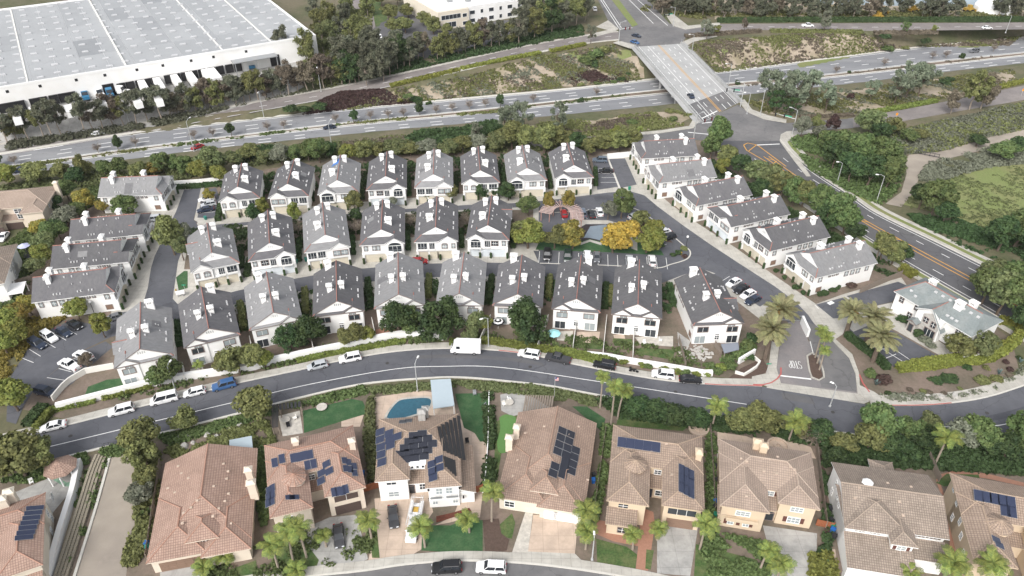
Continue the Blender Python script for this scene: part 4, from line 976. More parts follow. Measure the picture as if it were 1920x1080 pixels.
def townhouse(org, rz, Wd, L, style, s, roof, label, garage='garage', chim=1, rear=False, group=None, sidewin=0, tarp=False, dbl=None, xg=None):
    """org = middle of the front wall on the ground; local +y runs to the back; s = side of the low gable"""
    E, p = E_T, PT_; h = Wd / 2; y0 = -.3 if rear else -.5; sb = .55 if rear else 1.95; ysf = -.2 if rear else -.5; yb = y0 + sb; Rz = E + h * p; L1 = L + .3; hw = h - .5
    e = empty('townhouse', (*org, 0), rz); tag(e, label, 'townhouse', group)
    subs = [s] if not rear or style != 'both' else [-1,1]
    gw = 5.3 if not rear else 5.0
    rb = MB()
    B1, B2, C1, C2 = (-(h - sb), yb, E + sb * p),(h - sb, yb, E + sb * p),(0, yb, Rz),(0, L1, Rz)
    rb.slab([(-h, y0, E), B1, C1, C2,(-h, L1, E)]); rb.slab([(h, y0, E),(h, L1, E), C2, C1, B2]); rb.slab([(-h, y0, E),(h, y0, E), B2, B1])
    red = MB(); ridge_line(red, [(0, yb, Rz + .03),(0, L1, Rz + .03)])
    wall = MB()
    wall.box(-hw, hw, 0, L - .1,0, E - .03)
    wall.face([(B1[0] + .1, yb + .12, B1[2] - .25),(B2[0] - .1, yb + .12, B2[2] - .25),(0, yb + .12, Rz - .12)])
    wall.face([(-hw, L - .1, E - .05),(0, L - .1, E + hw * p),(hw, L - .1, E - .05)])
    for q in subs:
        xc = q * (h - gw / 2); a = gw / 2 + .02; ap = E + a * p + .09; y1 = gw / 2 + .35; lo = E + .09
        yf = ysf - .12; rb.slab([(xc - a, yf, lo),(xc, yf, ap),(xc, y1, ap),(xc - a, y1, lo)][::-1], .12); rb.slab([(xc + a, yf, lo),(xc + a, y1, lo),(xc, y1, ap),(xc, yf, ap)][::-1], .12)
        ridge_line(red, [(xc, y1 - .9, ap + .02),(xc, y1, ap + .02)], .11)
        g0 = gw / 2 - .45
        xo, xi = (xc + q * (gw / 2 - .48), xc - q * (gw / 2 - .45))
        wall.prism([(min(xo, xi), ysf),(max(xo, xi), ysf),(max(xo, xi),.1),(min(xo, xi),.1)], 2.7 if not rear else 0, E - .02)
        wall.face([(min(xo, xi), ysf, E - .03),(max(xo, xi), ysf, E - .03),(xc + (max(xo, xi) + min(xo, xi) - 2 * xc) * .0, ysf, ap - .2)])
    for q in (-1,1):
        if q not in subs: ridge_line(red, [(q * h, y0, E + .03),(q * (h - sb), yb, E + sb * p + .03)])
    if not rear:   # storey band above the garages
        wall.box(-hw - .12, hw + .12,-.34,0,2.6,2.85)
        for x in (-hw + .2, hw - .2): wall.box(x - .3, x + .3,-.36,0,0,2.6)
    if xg:   # side gable with its own short ridge
        q, yc, gh = xg[0], xg[1] * L, 2.5; z1 = E + gh * p + .06; x0, x1 = q * (h + .25), q * (h - gh - .25)
        for k in (-1,1):
            pl = [(x0, yc, z1),(x1, yc, z1),(x1, yc + k * gh, E + .06),(x0, yc + k * gh, E + .06)]; rb.slab(pl if k * q < 0 else pl[::-1], .12)
        ridge_line(red, [(x0, yc, z1 + .03),(x1, yc, z1 + .03)]); wall.face([(q * (h - .3), yc - gh + .3, E - .05),(q * (h - .3), yc + gh - .3, E - .05),(q * (h - .3), yc, z1 - .2)])
    wo = wall.build('wall', M['white'], e); rb_o = rb.build('roof', [M[roof], M['browntrim'] if rear else M['trim']], e); red.build('ridge_cap', M['red'], rb_o)
    # attic vents
    vb = MB(); nv = 4 if rear else {'A': 2, 'B': 1, 'C': 1, 'D': 3}.get(style, 2)
    for k in range(nv): x = (k - (nv - 1) / 2) * .42; vb.box(x - .1, x + .1, yb + .25, yb + .12, Rz - 1.45, Rz - .85)
    vb.build('attic_vent', M['greymetal'], wo)
    # roof vents
    rv = MB(); r = random.Random(int(org[0] * 31 + org[1]))
    def vent(x, y, k=.17):
        z = E + (h - abs(x)) * p; rv.box(x - k, x + k, y - k * .8, y + k * .8, z - .1, z + .28)
    for q in (-1,1):
        for y in (.14,.18,.40,.44,.66,.70,.74): vent(q * (h - 1.15 - .1 * r.random()), y * L + 2.0 * (y < .3),.16)
        for y in (.30,.36,.52,.60,.86): vent(q * (.75 + .15 * r.random()), y * L + .8 * r.random(),.15)
        for _ in range(3): vent(q * r.uniform(1.8, h - 1.6), r.uniform(.3,.9) * L, .09)
    rv.build('roof_vents', mat('pale_vent_metal', (.55,.55,.55),.6,.05,1), rb_o)['kind'] = 'stuff'
    zc = lambda x: E + (h - abs(x) - .6) * p; j1, j2, j3 = [r.uniform(-.03,.03) for _ in range(3)]
    if not rear:
        for x, y in ((-1.45,.80 + j1),(1.35,.84 + j2),(chim * 1.7,.37 + j3)): chimney(e, x, y * L, zc(x) - .1, Rz + (.85 if y > .5 else .6),1.15 if y > .5 else 1.6,1.0)
    else:
        for x, y in ((-1.6,.36 + j1),(1.1,.40 + j2)): chimney(e, x, y * L, zc(x) - .1, Rz + .75,1.1,1.0)
        chimney(e, chim * 1.9,.93 * L, zc(1.9) - .1, Rz + .85,1.55,1.0)
    t = 'browntrim'
    if not rear:
        xs_sub = s * (h - gw / 2); xo = -s
        dbl = s if dbl is None else dbl
        gdoor(e, dbl * (hw - .55 - 2.3),0,4.5,2.2, garage)
        for k in (0,1): gdoor(e, -dbl * (hw - .55 - 1.2 - k * 2.75),0,2.3,2.2, garage)
        z = 3.05
        def balc(x, w_, y=0, arch=False):
            win(e, x, y - .01, z, w_, 1.75, trim='white', pane='glass', nx=3, slider=True, arch=arch, name='balcony_door')
            b = MB(); b.box(x - w_ / 2 - .15, x + w_ / 2 + .15, y - .62, y - .02,2.86,3.0); b.box(x - w_ / 2 - .15, x + w_ / 2 + .15, y - .62, y - .54,3.0,3.35)
            o = b.build('balcony', M['white'], e); rl_ = MB()
            for k in range(int(w_ / .16) + 1): rl_.box(x - w_ / 2 + .16 * k - .012, x - w_ / 2 + .16 * k + .012, y - .59, y - .565,3.35,3.95)
            rl_.box(x - w_ / 2 - .1, x + w_ / 2 + .1, y - .6, y - .555,3.93,3.99); rl_.build('railing', M['greymetal'], o)
        if style == 'A':
            win(e, xs_sub + s * 1.35,-.51,3.5,.8,1.25, trim=t, pane='glassp'); win(e, xs_sub - s * .9,-.51,3.45,1.35,1.0, trim=t, pane='glassp', nx=3, arch=True)
            balc(xo * (hw - 1.55),2.3); balc(xo * (hw - 4.0),1.3)
        elif style == 'B':
            balc(xs_sub, 3.3,-.5, True)
            for k in (0,1): win(e, xo * (1.15 + 1.0 * k) , -.01,3.5,.82,1.3, trim=t, pane='glassp')
            win(e, xo * (hw - 1.0),-.01,3.5,.85,1.3, trim=t, pane='glassp')
        elif style == 'C':
            for k in (0,1): win(e, xs_sub + (k - .5) * 1.9,-.51,3.45,1.6,1.35, trim=t, pane='glassp', nx=2)
            balc(xo * (hw - 1.35),2.0); balc(xo * (hw - 3.7),1.8)
        else:
            balc(xs_sub + s * .1,2.5,-.5, True); balc(xo * -.05,1.3)
            win(e, xo * (hw - 3.3),-.01,3.5,1.6,1.2, trim=t, pane='glass', nx=3); win(e, xo * (hw - .95),-.01,3.5,.85,1.3, trim=t, pane='glassp')
    else:
        for q in (-1,1):
            x = q * (h - gw / 2); y = ysf - .01 if q in subs else -.01
            win(e, x, y, 3.35,2.2,1.25, trim=t, pane='glass' if r.random() < .45 else 'glassp', nx=2, slider=True)
            if q in subs: win(e, x - q * .3, y, 4.75,1.3,.4, trim=t, pane='glassp', nx=2, slider=True)
            win(e, x + q * .35, y, .15,2.3,2.0, trim='trim', pane='glass' if r.random() < .6 else 'glassp', nx=2, slider=True, name='patio_door')
        win(e, .2,-.01,1.1,.9,1.0, trim='trim', pane='glass'); win(e, .2,-.01,2.35,.9,.25, trim='trim', nx=1, slider=True)
    if sidewin:
        f = 'r' if sidewin > 0 else 'l'; x = sidewin * (hw + .005)
        for y, w_, hh, z in ((1.6,.9,1.2,3.6),(4.3,.55,.55,4.45),(5.4,.55,.55,4.45),(6.5,.55,.55,4.45),(9.4,1.0,1.3,3.5),(11.2,1.0,1.3,3.5),(12.9,1.0,1.3,3.5),(15.6,.8,1.2,3.6)):
            if y < L - 1: win(e, x, y, z, w_, hh, f, t, 'glassp' if w_ > .6 else 'glass')
        win(e, x, 1.9,.7,1.3,1.1, f, t, 'garageb', 1, slider=True, name='side_hatch')
    if r.random() < .55 and not tarp:   # a re-shingled patch
        q = r.choice((-1,1)); y = r.uniform(.35,.7) * L; x0, x1 = sorted((q * r.uniform(1.8,2.6), q * r.uniform(3.2, h - .6))); zf = lambda x: E + (h - abs(x)) * p + .012; tb = MB()
        tb.face([(x0, y, zf(x0)),(x1, y, zf(x1)),(x1, y + 2.2, zf(x1)),(x0, y + 2.2, zf(x0))]); tb.build('shingle_patch', M['roofA' if roof == 'roofB' and r.random() < .3 else 'roofP'], rb_o)
    if tarp:
        tb = MB(); c = [(-2.6,13.0),(-.4,12.6),(.3,15.2),(-.2,16.2),(-1.9,14.8)]
        tb.face([(x, min(y, L), E + (h - abs(x)) * p + .07) for x, y in c]); tb.build('blue_tarpaulin', mat('blue_tarp', (.06,.17,.45),.6,.2,2), e)
    return e
def row_house(FL, FR, BR=None, L=None, **k):
    a, b = P(*FL, E_T), P(*FR, E_T); rz = ang(a, b); wd = min(max(dist(a, b),10.9),12.3); mx, my_ = (a[0] + b[0]) / 2,(a[1] + b[1]) / 2
    if BR: c = P(*BR, E_T); L = dist(b, c) - .6
    L = min(max(L or 16.8,15.8),18.6)
    if BR:  # squared-up compromise between the front line and the side line
        rs = ang(b, c) - math.pi / 2; rz = .5 * rz + .5 * rs
    yx = (-math.sin(rz), math.cos(rz))
    return townhouse((mx + yx[0] * .5, my_ + yx[1] * .5), rz, wd, L, **k)
def col_house(Lp, Rp, front, Wd=11.4, **k):
    a, b = P(*Lp, E_T), P(*Rp, E_T); L = dist(a, b); d_ = ((b[0] - a[0]) / L, (b[1] - a[1]) / L); n_ = (-d_[1], d_[0])
    if front == 'right': rz = math.atan2(d_[1], d_[0]) + math.pi / 2; o = (b[0] + n_[0] * Wd / 2 - d_[0] * .5, b[1] + n_[1] * Wd / 2 - d_[1] * .5)
    else: rz = math.atan2(d_[1], d_[0]) - math.pi / 2; o = (a[0] + n_[0] * Wd / 2 + d_[0] * .5, a[1] + n_[1] * Wd / 2 + d_[1] * .5)
    return townhouse(o, rz, Wd, L - .6, **k)

# ---- detached houses: blocks with tiled roofs
class House:
    def __init__(s, label, FL, FR, BR, BL, E, wall, tile, trim='trim', p=.36, group=None, name='detached_house'):
        q = [P(*c, E) for c in (FL, FR, BR, BL)]
        a1, a2 = ang(q[0], q[1]), ang(q[3], q[2]); b1, b2 = ang(q[1], q[2]) - math.pi / 2, ang(q[0], q[3]) - math.pi / 2
        s.rz = (a1 + a2 + b1 + b2) / 4
        cx, cy = sum(c[0] for c in q) / 4, sum(c[1] for c in q) / 4
        s.W = (dist(q[0], q[1]) + dist(q[3], q[2])) / 2; s.D = (dist(q[1], q[2]) + dist(q[0], q[3])) / 2
        s.E, s.p = E, p; s.o = (cx, cy)
        s.e = empty(name, (cx, cy, 0), s.rz); tag(s.e, label, 'house', group)
        s.roof, s.wall, s.cap = MB(), MB(), MB(); s.mw, s.mt, s.mtr = wall, tile, trim; s.nb = 0
    def local(s, wx, wy):
        c, n = math.cos(-s.rz), math.sin(-s.rz); x, y = wx - s.o[0], wy - s.o[1]; return (c * x - n * y, n * x + c * y)
    def ray(s, px, py):
        u, v = (px - 960) / F, (py - 540) / F; dw = (u, CO - v * SI, -(SI + v * CO))
        c, n = math.cos(-s.rz), math.sin(-s.rz); o = s.local(0,0)
        return (o[0], o[1], H),(c * dw[0] - n * dw[1], n * dw[0] + c * dw[1], dw[2])
    def at(s, px, py, z): w_ = P(px, py, z); return s.local(*w_)
    def on_y(s, px, py, y):
        o, d_ = s.ray(px, py); t = (y - o[1]) / d_[1]; return (o[0] + t * d_[0], y, o[2] + t * d_[2])
    def on_x(s, px, py, x):
        o, d_ = s.ray(px, py); t = (x - o[0]) / d_[0]; return (x, o[1] + t * d_[1], o[2] + t * d_[2])
    def on_plane(s, px, py, pl):
        """pl=(a,b,c): z=a+b*x+c*y"""
        o, d_ = s.ray(px, py); t = (o[2] - pl[0] - pl[1] * o[0] - pl[2] * o[1]) / (pl[1] * d_[0] + pl[2] * d_[1] - d_[2]); return (o[0] + t * d_[0], o[1] + t * d_[1], o[2] + t * d_[2])
    def block(s, x0, x1, y0, y1, E=None, axis='y', ends='hh', p=None, oh=.5, base=0, wall=True, z=None):
        """walled block with a pitched roof; ends: first = front/left, second = back/right; h hip, g gable"""
        E = s.E if E is None else E; p = s.p if p is None else p; s.nb += 1; jig = .012 * s.nb
        if wall: s.wall.box(x0, x1, y0, y1, base, E - .02)
        X0, X1, Y0, Y1 = x0 - oh, x1 + oh, y0 - oh, y1 + oh; Z = E + jig
        tr = (lambda x, y, z: (x, y, z)) if axis == 'y' else (lambda x, y, z: (y, x, z))
        if axis == 'x': X0, X1, Y0, Y1 = Y0, Y1, X0, X1; x0, x1, y0, y1 = y0, y1, x0, x1
        hh = (X1 - X0) / 2; xm = (X0 + X1) / 2; Rz = Z + hh * p
        f = Y0 + (min(hh, (Y1 - Y0) / 2) if ends[0] == 'h' else 0); b = Y1 - (min(hh, (Y1 - Y0) / 2) if ends[1] == 'h' else 0)
        rf = Z + min(hh, (Y1 - Y0) / 2) * p if 'h' in ends and hh > (Y1 - Y0) / 2 else Rz
        A, B = (xm, f, Rz),(xm, b, Rz)
        fx = lambda q: [tr(*t) for t in q]
        def add(poly):
            poly = fx(poly); n_ = (Vector(poly[1]) - Vector(poly[0])).cross(Vector(poly[2]) - Vector(poly[0]))
            s.roof.slab(poly if n_.z > 0 else poly[::-1], .16)
        add([(X0, Y0, Z), A, B, (X0, Y1, Z)] if f != b else [(X0, Y0, Z), A, (X0, Y1, Z)]); add([(X1, Y0, Z),(X1, Y1, Z), B, A] if f != b else [(X1, Y0, Z),(X1, Y1, Z), A])
        if f != b: ridge_line(s.cap, fx([A, B]),.12)
        for end, yy, pt, wy in ((ends[0], Y0, A, y0),(ends[1], Y1, B, y1)):
            if end == 'h':
                add([(X0, yy, Z),(X1, yy, Z), pt]); ridge_line(s.cap, fx([(X0, yy, Z), pt]),.1); ridge_line(s.cap, fx([(X1, yy, Z), pt]),.1)
            else:
                q = Z - .03 - oh * 0; s.wall.face(fx([(x0, wy, E - .04),(x1, wy, E - .04),(xm, wy, E + (x1 - x0) / 2 * p)]))
        return dict(x0=X0, x1=X1, y0=Y0, y1=Y1, Z=Z, p=p) if axis == 'y' else dict(x0=Y0, x1=Y1, y0=X0, y1=X1, Z=Z, p=p)
    def shed(s, x0, x1, y0, y1, zlo, zhi, low='f', wall=True):
        s.nb += 1
        if wall: s.wall.box(x0, x1, y0, y1,0, zlo - .02)
        z = {'f': (zlo, zlo, zhi, zhi), 'b': (zhi, zhi, zlo, zlo), 'l': (zlo, zhi, zhi, zlo), 'r': (zhi, zlo, zlo, zhi)}[low]
        s.roof.slab([(x0 - .3, y0 - .4, z[0]),(x1 + .3, y0 - .4, z[1]),(x1 + .3, y1, z[2]),(x0 - .3, y1, z[3])], .14)
    def turret(s, x, y, r_, z0, E, hgt, n=12):
        s.wall.prism([(x + r_ * math.cos(2 * math.pi * k / n), y + r_ * math.sin(2 * math.pi * k / n)) for k in range(n)], z0, E)
        R_ = r_ + .35
        for k in range(n):
            a, b = 2 * math.pi * k / n, 2 * math.pi * (k + 1) / n
            s.roof.face([(x + R_ * math.cos(a), y + R_ * math.sin(a), E),(x + R_ * math.cos(b), y + R_ * math.sin(b), E),(x, y, E + hgt)])
            s.cap.tube((x + R_ * math.cos(a), y + R_ * math.sin(a), E),(x, y, E + hgt),.07, n=4)
    def plane(s, b, side):
        if side == 'f': return (b['Z'] - b['p'] * b['y0'], 0, b['p'])
        if side == 'b': return (b['Z'] + b['p'] * b['y1'], 0,-b['p'])
        if side == 'l': return (b['Z'] - b['p'] * b['x0'], b['p'], 0)
        return (b['Z'] + b['p'] * b['x1'], -b['p'], 0)
    def panels(s, b, side, pxs, w=1.0, l=1.65, m='solar', land=False):
        pl = s.plane(b, side); rz = {'f': 0, 'b': math.pi, 'l': -math.pi / 2, 'r': math.pi / 2}[side]
        if land: w, l = l, w
        def mk():
            mb = MB(); mb.box(-w / 2, w / 2,-l / 2, l / 2,0,.05,0); k1, k2 = (6,10) if l > w else (10,6)
            mb.face([(-w / 2 + .03,-l / 2 + .03,.055),(w / 2 - .03,-l / 2 + .03,.055),(w / 2 - .03, l / 2 - .03,.055),(-w / 2 + .03, l / 2 - .03,.055)], 1)
            return mb.mesh('solar_panel', [M['greymetal'], M[m]])
        me = cached(('sp', w, l, m), mk)
        for px in pxs:
            q = s.on_plane(px[0], px[1], (pl[0] + .12, pl[1], pl[2])); o = obj('solar_panel', me, s.e, q); o.rotation_euler = (math.atan(b['p']),0, rz)
    def panel_grid(s, b, side, c0, nx_, ny_, w=1.0, l=1.65, m='solar', land=False, skip=()):
        """array from the pixel of its low-left panel, counted along the eave and up the slope"""
        pl = s.plane(b, side); q = s.on_plane(c0[0], c0[1], pl); ww, ll = (l, w) if land else (w, l); g = .03; k = 1 / math.sqrt(1 + b['p'] ** 2)
        ax = {'f': ((1,0),(0,1)), 'b': ((-1,0),(0,-1)), 'l': ((0,-1),(1,0)), 'r': ((0,1),(-1,0))}[side]
        rz = {'f': 0, 'b': math.pi, 'l': -math.pi / 2, 'r': math.pi / 2}[side]
        def mk():
            mb = MB(); mb.box(-ww / 2, ww / 2,-ll / 2, ll / 2,0,.05,0)
            mb.face([(-ww / 2 + .03,-ll / 2 + .03,.055),(ww / 2 - .03,-ll / 2 + .03,.055),(ww / 2 - .03, ll / 2 - .03,.055),(-ww / 2 + .03, ll / 2 - .03,.055)], 1)
            return mb.mesh('solar_panel', [M['greymetal'], M[m]])
        me = cached(('sp', ww, ll, m), mk)
        for i in range(nx_):
            for j in range(ny_):
                if (i, j) in skip: continue
                x = q[0] + ax[0][0] * i * (ww + g) + ax[1][0] * j * (ll + g) * k; y = q[1] + ax[0][1] * i * (ww + g) + ax[1][1] * j * (ll + g) * k
                o = obj('solar_panel', me, s.e, (x, y, pl[0] + pl[1] * x + pl[2] * y + .1)); o.rotation_euler = (math.atan(b['p']),0, rz)
    def w_y(s, px, py, y, w=1.2, h=1.2, **k):
        q = s.on_y(px, py, y); return win(s.e, q[0], y - .012, max(.2, q[2] - h / 2), w, h, **k)
    def vents(s, pts, m='peach'):
        mb = MB()
        for px, py, b, side in pts:
            q = s.on_plane(px, py, s.plane(b, side)); mb.box(q[0] - .22, q[0] + .22, q[1] - .18, q[1] + .18, q[2] - .1, q[2] + .12)
        o = mb.build('roof_vents', M[m], s.e); o['kind'] = 'stuff'
    def done(s):
        s.wo = s.wall.build('wall', M[s.mw], s.e); s.ro = s.roof.build('roof', [M[s.mt], M[s.mtr]], s.e, uv=True)
        s.cap.build('ridge_tiles', MATS['ridge_' + s.mt] if 'ridge_' + s.mt in MATS else mat('ridge_' + s.mt, {'tileA': (.36,.21,.155), 'tileB': (.34,.225,.17), 'tileC': (.37,.28,.21), 'tileD': (.32,.26,.21), 'tileT': (.4,.32,.26)}[s.mt], .85,.2,3), s.ro)
        return s.e
# ------------------------------------------------------------------ townhouses
RN = {'A': 'light grey', 'B': 'dark grey', 'C': 'green grey'}
ROW1 = [((409.2,380),(487.5,370),(501,319.7), 'A', -1, 'B', 1),((502.5,371.3),(578.7,368),(588.3,315), 'C', -1, 'B', 1),((595.3,365),(672.5,361),(675,307), 'B', -1, 'A', -1),((686.3,357.2),(762.5,353.3),(763,300.5), 'D', 1, 'B', 1),
        ((776.7,352.5),(850,350),(849.5,296), 'C', 1, 'A', -1),((865,345.3),(937.5,342),(933,291), 'A', -1, 'B', 1),((952.5,341.7),(1025.8,337.5),(1017.5,288), 'B', -1, 'A', -1),((1040,335.8),(1113.3,332.5),(1099.7,284), 'D', -1, 'B', -1)]
for i, (FL, FR, BR, st, s, rf, ch) in enumerate(ROW1):
    row_house(FL, FR, BR, style=st, s=s, roof='roof' + rf, chim=ch, garage='garagew' if i == 3 else 'garage', tarp=(i == 2), dbl=(1 if i in (6,7) else -1 if i in (0,1,5) else None),
              label=f'{nth(i + 1)} townhouse from the left in the back row, {RN[rf]} roof' + (', blue tarp on ridge' if i == 2 else ''), group='townhouses of the back row')
ROW2 = [((357.5,512.5),(449.2,492),(440.8,428.7), 'A', -1, 'A', 1),((465,490.8),(555,477.5),(546.7,408.3), 'D', 1, 'B', 1),((570,475),(657.5,461.7),(653.3,392.5), 'C', 1, 'A', -1),((673.7,460.8),(759.2,455.8),(758.8,391.7), 'B', 1, 'B', 1),
        ((776,455),(859.2,451.7),(861,386), 'A', 1, 'B', -1),((873,449.3),(955,450),(963.7,385.8), 'D', -1, 'B', -1)]
for i, (FL, FR, BR, st, s, rf, ch) in enumerate(ROW2):
    row_house(FL, FR, BR, style=st, s=s, roof='roof' + rf, chim=ch, garage='garagew' if i in (1,5) else 'garage', dbl=(-1 if i in (1,3) else 1 if i in (2,4,5) else None),
              xg={0: (-1,.66),5: (1,.74)}.get(i), label=f'{nth(i + 1)} townhouse from the left in the middle row, {RN[rf]} roof', group='townhouses of the middle row')
ROW3 = [((213.3,693.3),(325.8,667.5),(323.3,577.5), 'one', -1, 'A', 1),((345,655.8),(450.8,627.5),(436.7,546.7), 'one', -1, 'B', 1),((467.5,622.5),(567.5,599),(556.7,520), 'one', 1, 'A', -1),((585.8,596),(684,583.3),(680.8,504), 'one', 1, 'B', -1),
        ((701,581.7),(797.5,572),(798.3,490), 'one', 1, 'A', -1),((816,574),(906.7,574),(915,493), 'one', 1, 'A', -1),((922.5,575),(1017.5,577),(1027.7,500), 'one', 1, 'B', -1),((1033.3,580.8),(1125.8,587.5),(1133,503), 'one', -1, 'B', 1),
        ((1145.8,590.8),(1241.7,599),(1243,511.7), 'both', 1, 'B', -1),((1300,611.7),(1396.7,607.5),(1354,521.7), 'one', 1, 'B', -1)]
for i, (FL, FR, BR, st, s, rf, ch) in enumerate(ROW3):
    row_house(FL, FR, BR, style=st, s=s, roof='roof' + rf, chim=ch, rear=True, sidewin=-1 if i in (9,) else 0,
              xg={0: (-1,.40),9: (1,.42)}.get(i), label=f'{nth(i + 1)} townhouse from the left in the front row along the curved street, {RN[rf]} roof', group='townhouses of the front row')
LEFTC = [((184,370),(304,365), 'D', 1, 'A'),((130,452.5),(266.7,440), 'D', -1, 'B'),((95,505),(240,491.7), 'C', -1, 'B'),((60,567.8),(215,547.8), 'B', 1, 'B')]
for i, (a, b, st, s, rf) in enumerate(LEFTC):
    col_house(a, b, 'right', style=st, s=s, roof='roof' + rf, chim=1, sidewin=-1, label=f'{nth(i + 1)} townhouse from the highway in the left column, garages facing the drive', group='townhouses of the left column')
RIGHTC = [((1202.2,297.8),(1309.6,291.9), 'D', -1, 'B'),((1235.6,343.7),(1343.7,331.9), 'A', -1, 'A'),((1305.2,386.7),(1410.4,365.2), 'B', -1, 'B'),((1371.7,426.7),(1481.7,401.7), 'C', 1, 'B'),((1443.3,471.7),(1556.7,444.2), 'D', -1, 'B'),((1529.2,521.7),(1645,493.3), 'B', -1, 'A')]
for i, (a, b, st, s, rf) in enumerate(RIGHTC):
    col_house(a, b, 'left', style=st, s=s, roof='roof' + rf, chim=-1, sidewin=1, garage='garagew' if i == 3 else 'garage', label=f'{nth(i + 1)} townhouse from the highway in the slanting right column, {RN[rf]} roof', group='townhouses of the right column')
a, b = P(1676,546,5.4), P(1822,632,5.4); rz7 = ang(a, b); L7 = dist(a, b); Wd7 = 11.5
n7 = (-math.sin(rz7), math.cos(rz7)); o7 = ((a[0] + b[0]) / 2 + n7[0] * Wd7 / 2,(a[1] + b[1]) / 2 + n7[1] * Wd7 / 2)
e7 = empty('clubhouse', (*o7,0), rz7); tag(e7, 'white building with green grey shingle roof and stone gable beside the entrance palms', 'building')
rb, wl, rd = MB(), MB(), MB(); hx, hy, E, p = L7 / 2, Wd7 / 2,5.4,.46; Rz = E + hy * p
rb.slab([(-hx, -hy, E),(hx, -hy, E),(hx - 2.2,0, Rz),(-hx + 3.2,0, Rz)]); rb.slab([(hx, hy, E),(-hx, hy, E),(-hx + 3.2,0, Rz),(hx - 2.2,0, Rz)])
rb.slab([(-hx, hy, E),(-hx, -hy, E),(-hx + 3.2,0, Rz)]); rb.slab([(hx, -hy, E),(hx, hy, E),(hx - 2.2,0, Rz)])
wl.box(-hx + .5, hx - .5,-hy + .5, hy - .5,0, E - .02)
# front gable wing
gx, ghw, gy = .6,3.6,-hy - 1.0; gz = E + ghw * .52 + .1
rb.slab([(gx - ghw, gy - .4, E + .1),(gx, gy - .4, gz),(gx, -.5, gz),(gx - ghw, -.5, E + .1)][::-1]); rb.slab([(gx + ghw, gy - .4, E - 2.6),(gx + ghw, -3.5, E - 2.6),(gx, -.5, gz),(gx, gy - .4, gz)][::-1][::-1])
wl.box(gx - ghw + .4, gx + ghw - .6, gy, -hy + .6,0, E - .3); wl.face([(gx - ghw + .4, gy, E - .3),(gx + ghw - .6, gy, E - .3),(gx, gy, gz - .25)])
ridge_line(rd, [(-hx + 3.2,0, Rz + .03),(hx - 2.2,0, Rz + .03)]); ridge_line(rd, [(-hx, -hy, E),(-hx + 3.2,0, Rz)]); ridge_line(rd, [(gx, gy - .4, gz + .02),(gx, -1.6, gz + .02)])
w_o = wl.build('wall', M['white'], e7); r_o = rb.build('roof', [M['roofC'], M['trim']], e7); rd.build('ridge_cap', M['red'], r_o)
st = MB(); st.face([(gx - 1.6, gy - .02,0),(gx + 2.6, gy - .02,0),(gx + 2.6, gy - .02,4.4),(gx + .6, gy - .02, E + 1),(gx - 1.6, gy - .02, E - .3)]); st.box(gx - 3.4, gx - 1.6, gy - 1.6, gy - .02,0,2.6)
st.build('stone_facing', mat('grey_stone_facing', (.46,.44,.41),.9,.4,2.2), w_o)
pr = MB(); pr.slab([(gx - 3.7, gy - 2.0,2.6),(gx - 2.5, gy - 2.0,3.3),(gx - 2.5, gy, 3.3),(gx - 3.7, gy, 2.6)][::-1]); pr.slab([(gx - 1.3, gy - 2.0,2.6),(gx - 1.3, gy, 2.6),(gx - 2.5, gy, 3.3),(gx - 2.5, gy - 2.0,3.3)][::-1]); pr.build('porch_roof', [M['roofC'], M['browntrim']], e7)
win(e7, gx - 2.5, gy - 1.61,.05,1.0,2.0, trim='browntrim', nx=1, slider=True, name='entrance_door'); win(e7, gx - .6, gy - .03,3.3,1.0,1.2, trim='browntrim'); win(e7, gx + 1.3, gy - .03,3.0,1.0,1.3, trim='browntrim'); win(e7, gx + 1.0, gy - .03,.4,2.4,1.8, trim='browntrim', nx=3, slider=True)
for x, z in ((-7.5,3.5),(-3.6,3.7),(-4.6,1.0),(6.6,2.0),(6.6,3.9)): win(e7, x, -hy + .49, z, .9,1.2, trim='browntrim')
win(e7,-hx + .49,-2.5,3.2,2.2,1.5, face='l', trim='white', nx=2, slider=True, name='balcony_door'); gdoor(e7,-hx + .49,1.5,2.4,2.1, 'garage', 'l')
chimney(e7,-hx + 4.4,.9, E + 1.2, Rz + .7,1.5,1.1); chimney(e7, hx - 5.2,1.2, E + 1.2, Rz + .8,1.6,1.2); chimney(e7, hx - 6.6,-1.6, E + .8, Rz + .9,1.7,1.2)
rv = MB()
for x, y in [(-3 + 1.8 * k, -1.0) for k in range(4)] + [(4 + 1.7 * k, -1.2) for k in range(3)] + [(2.8 + 1.1 * k, -4.4) for k in range(3)] + [(-7,-3.6),(-5.4,-4.2)]:
    z = E + (hy - abs(y)) * p; rv.box(x - .32, x + .32, y - .22, y + .22, z - .1, z + .22)
rv.build('roof_vents', mat('pale_vent_metal', (.55,.55,.55),.6,.05,1), r_o)['kind'] = 'stuff'
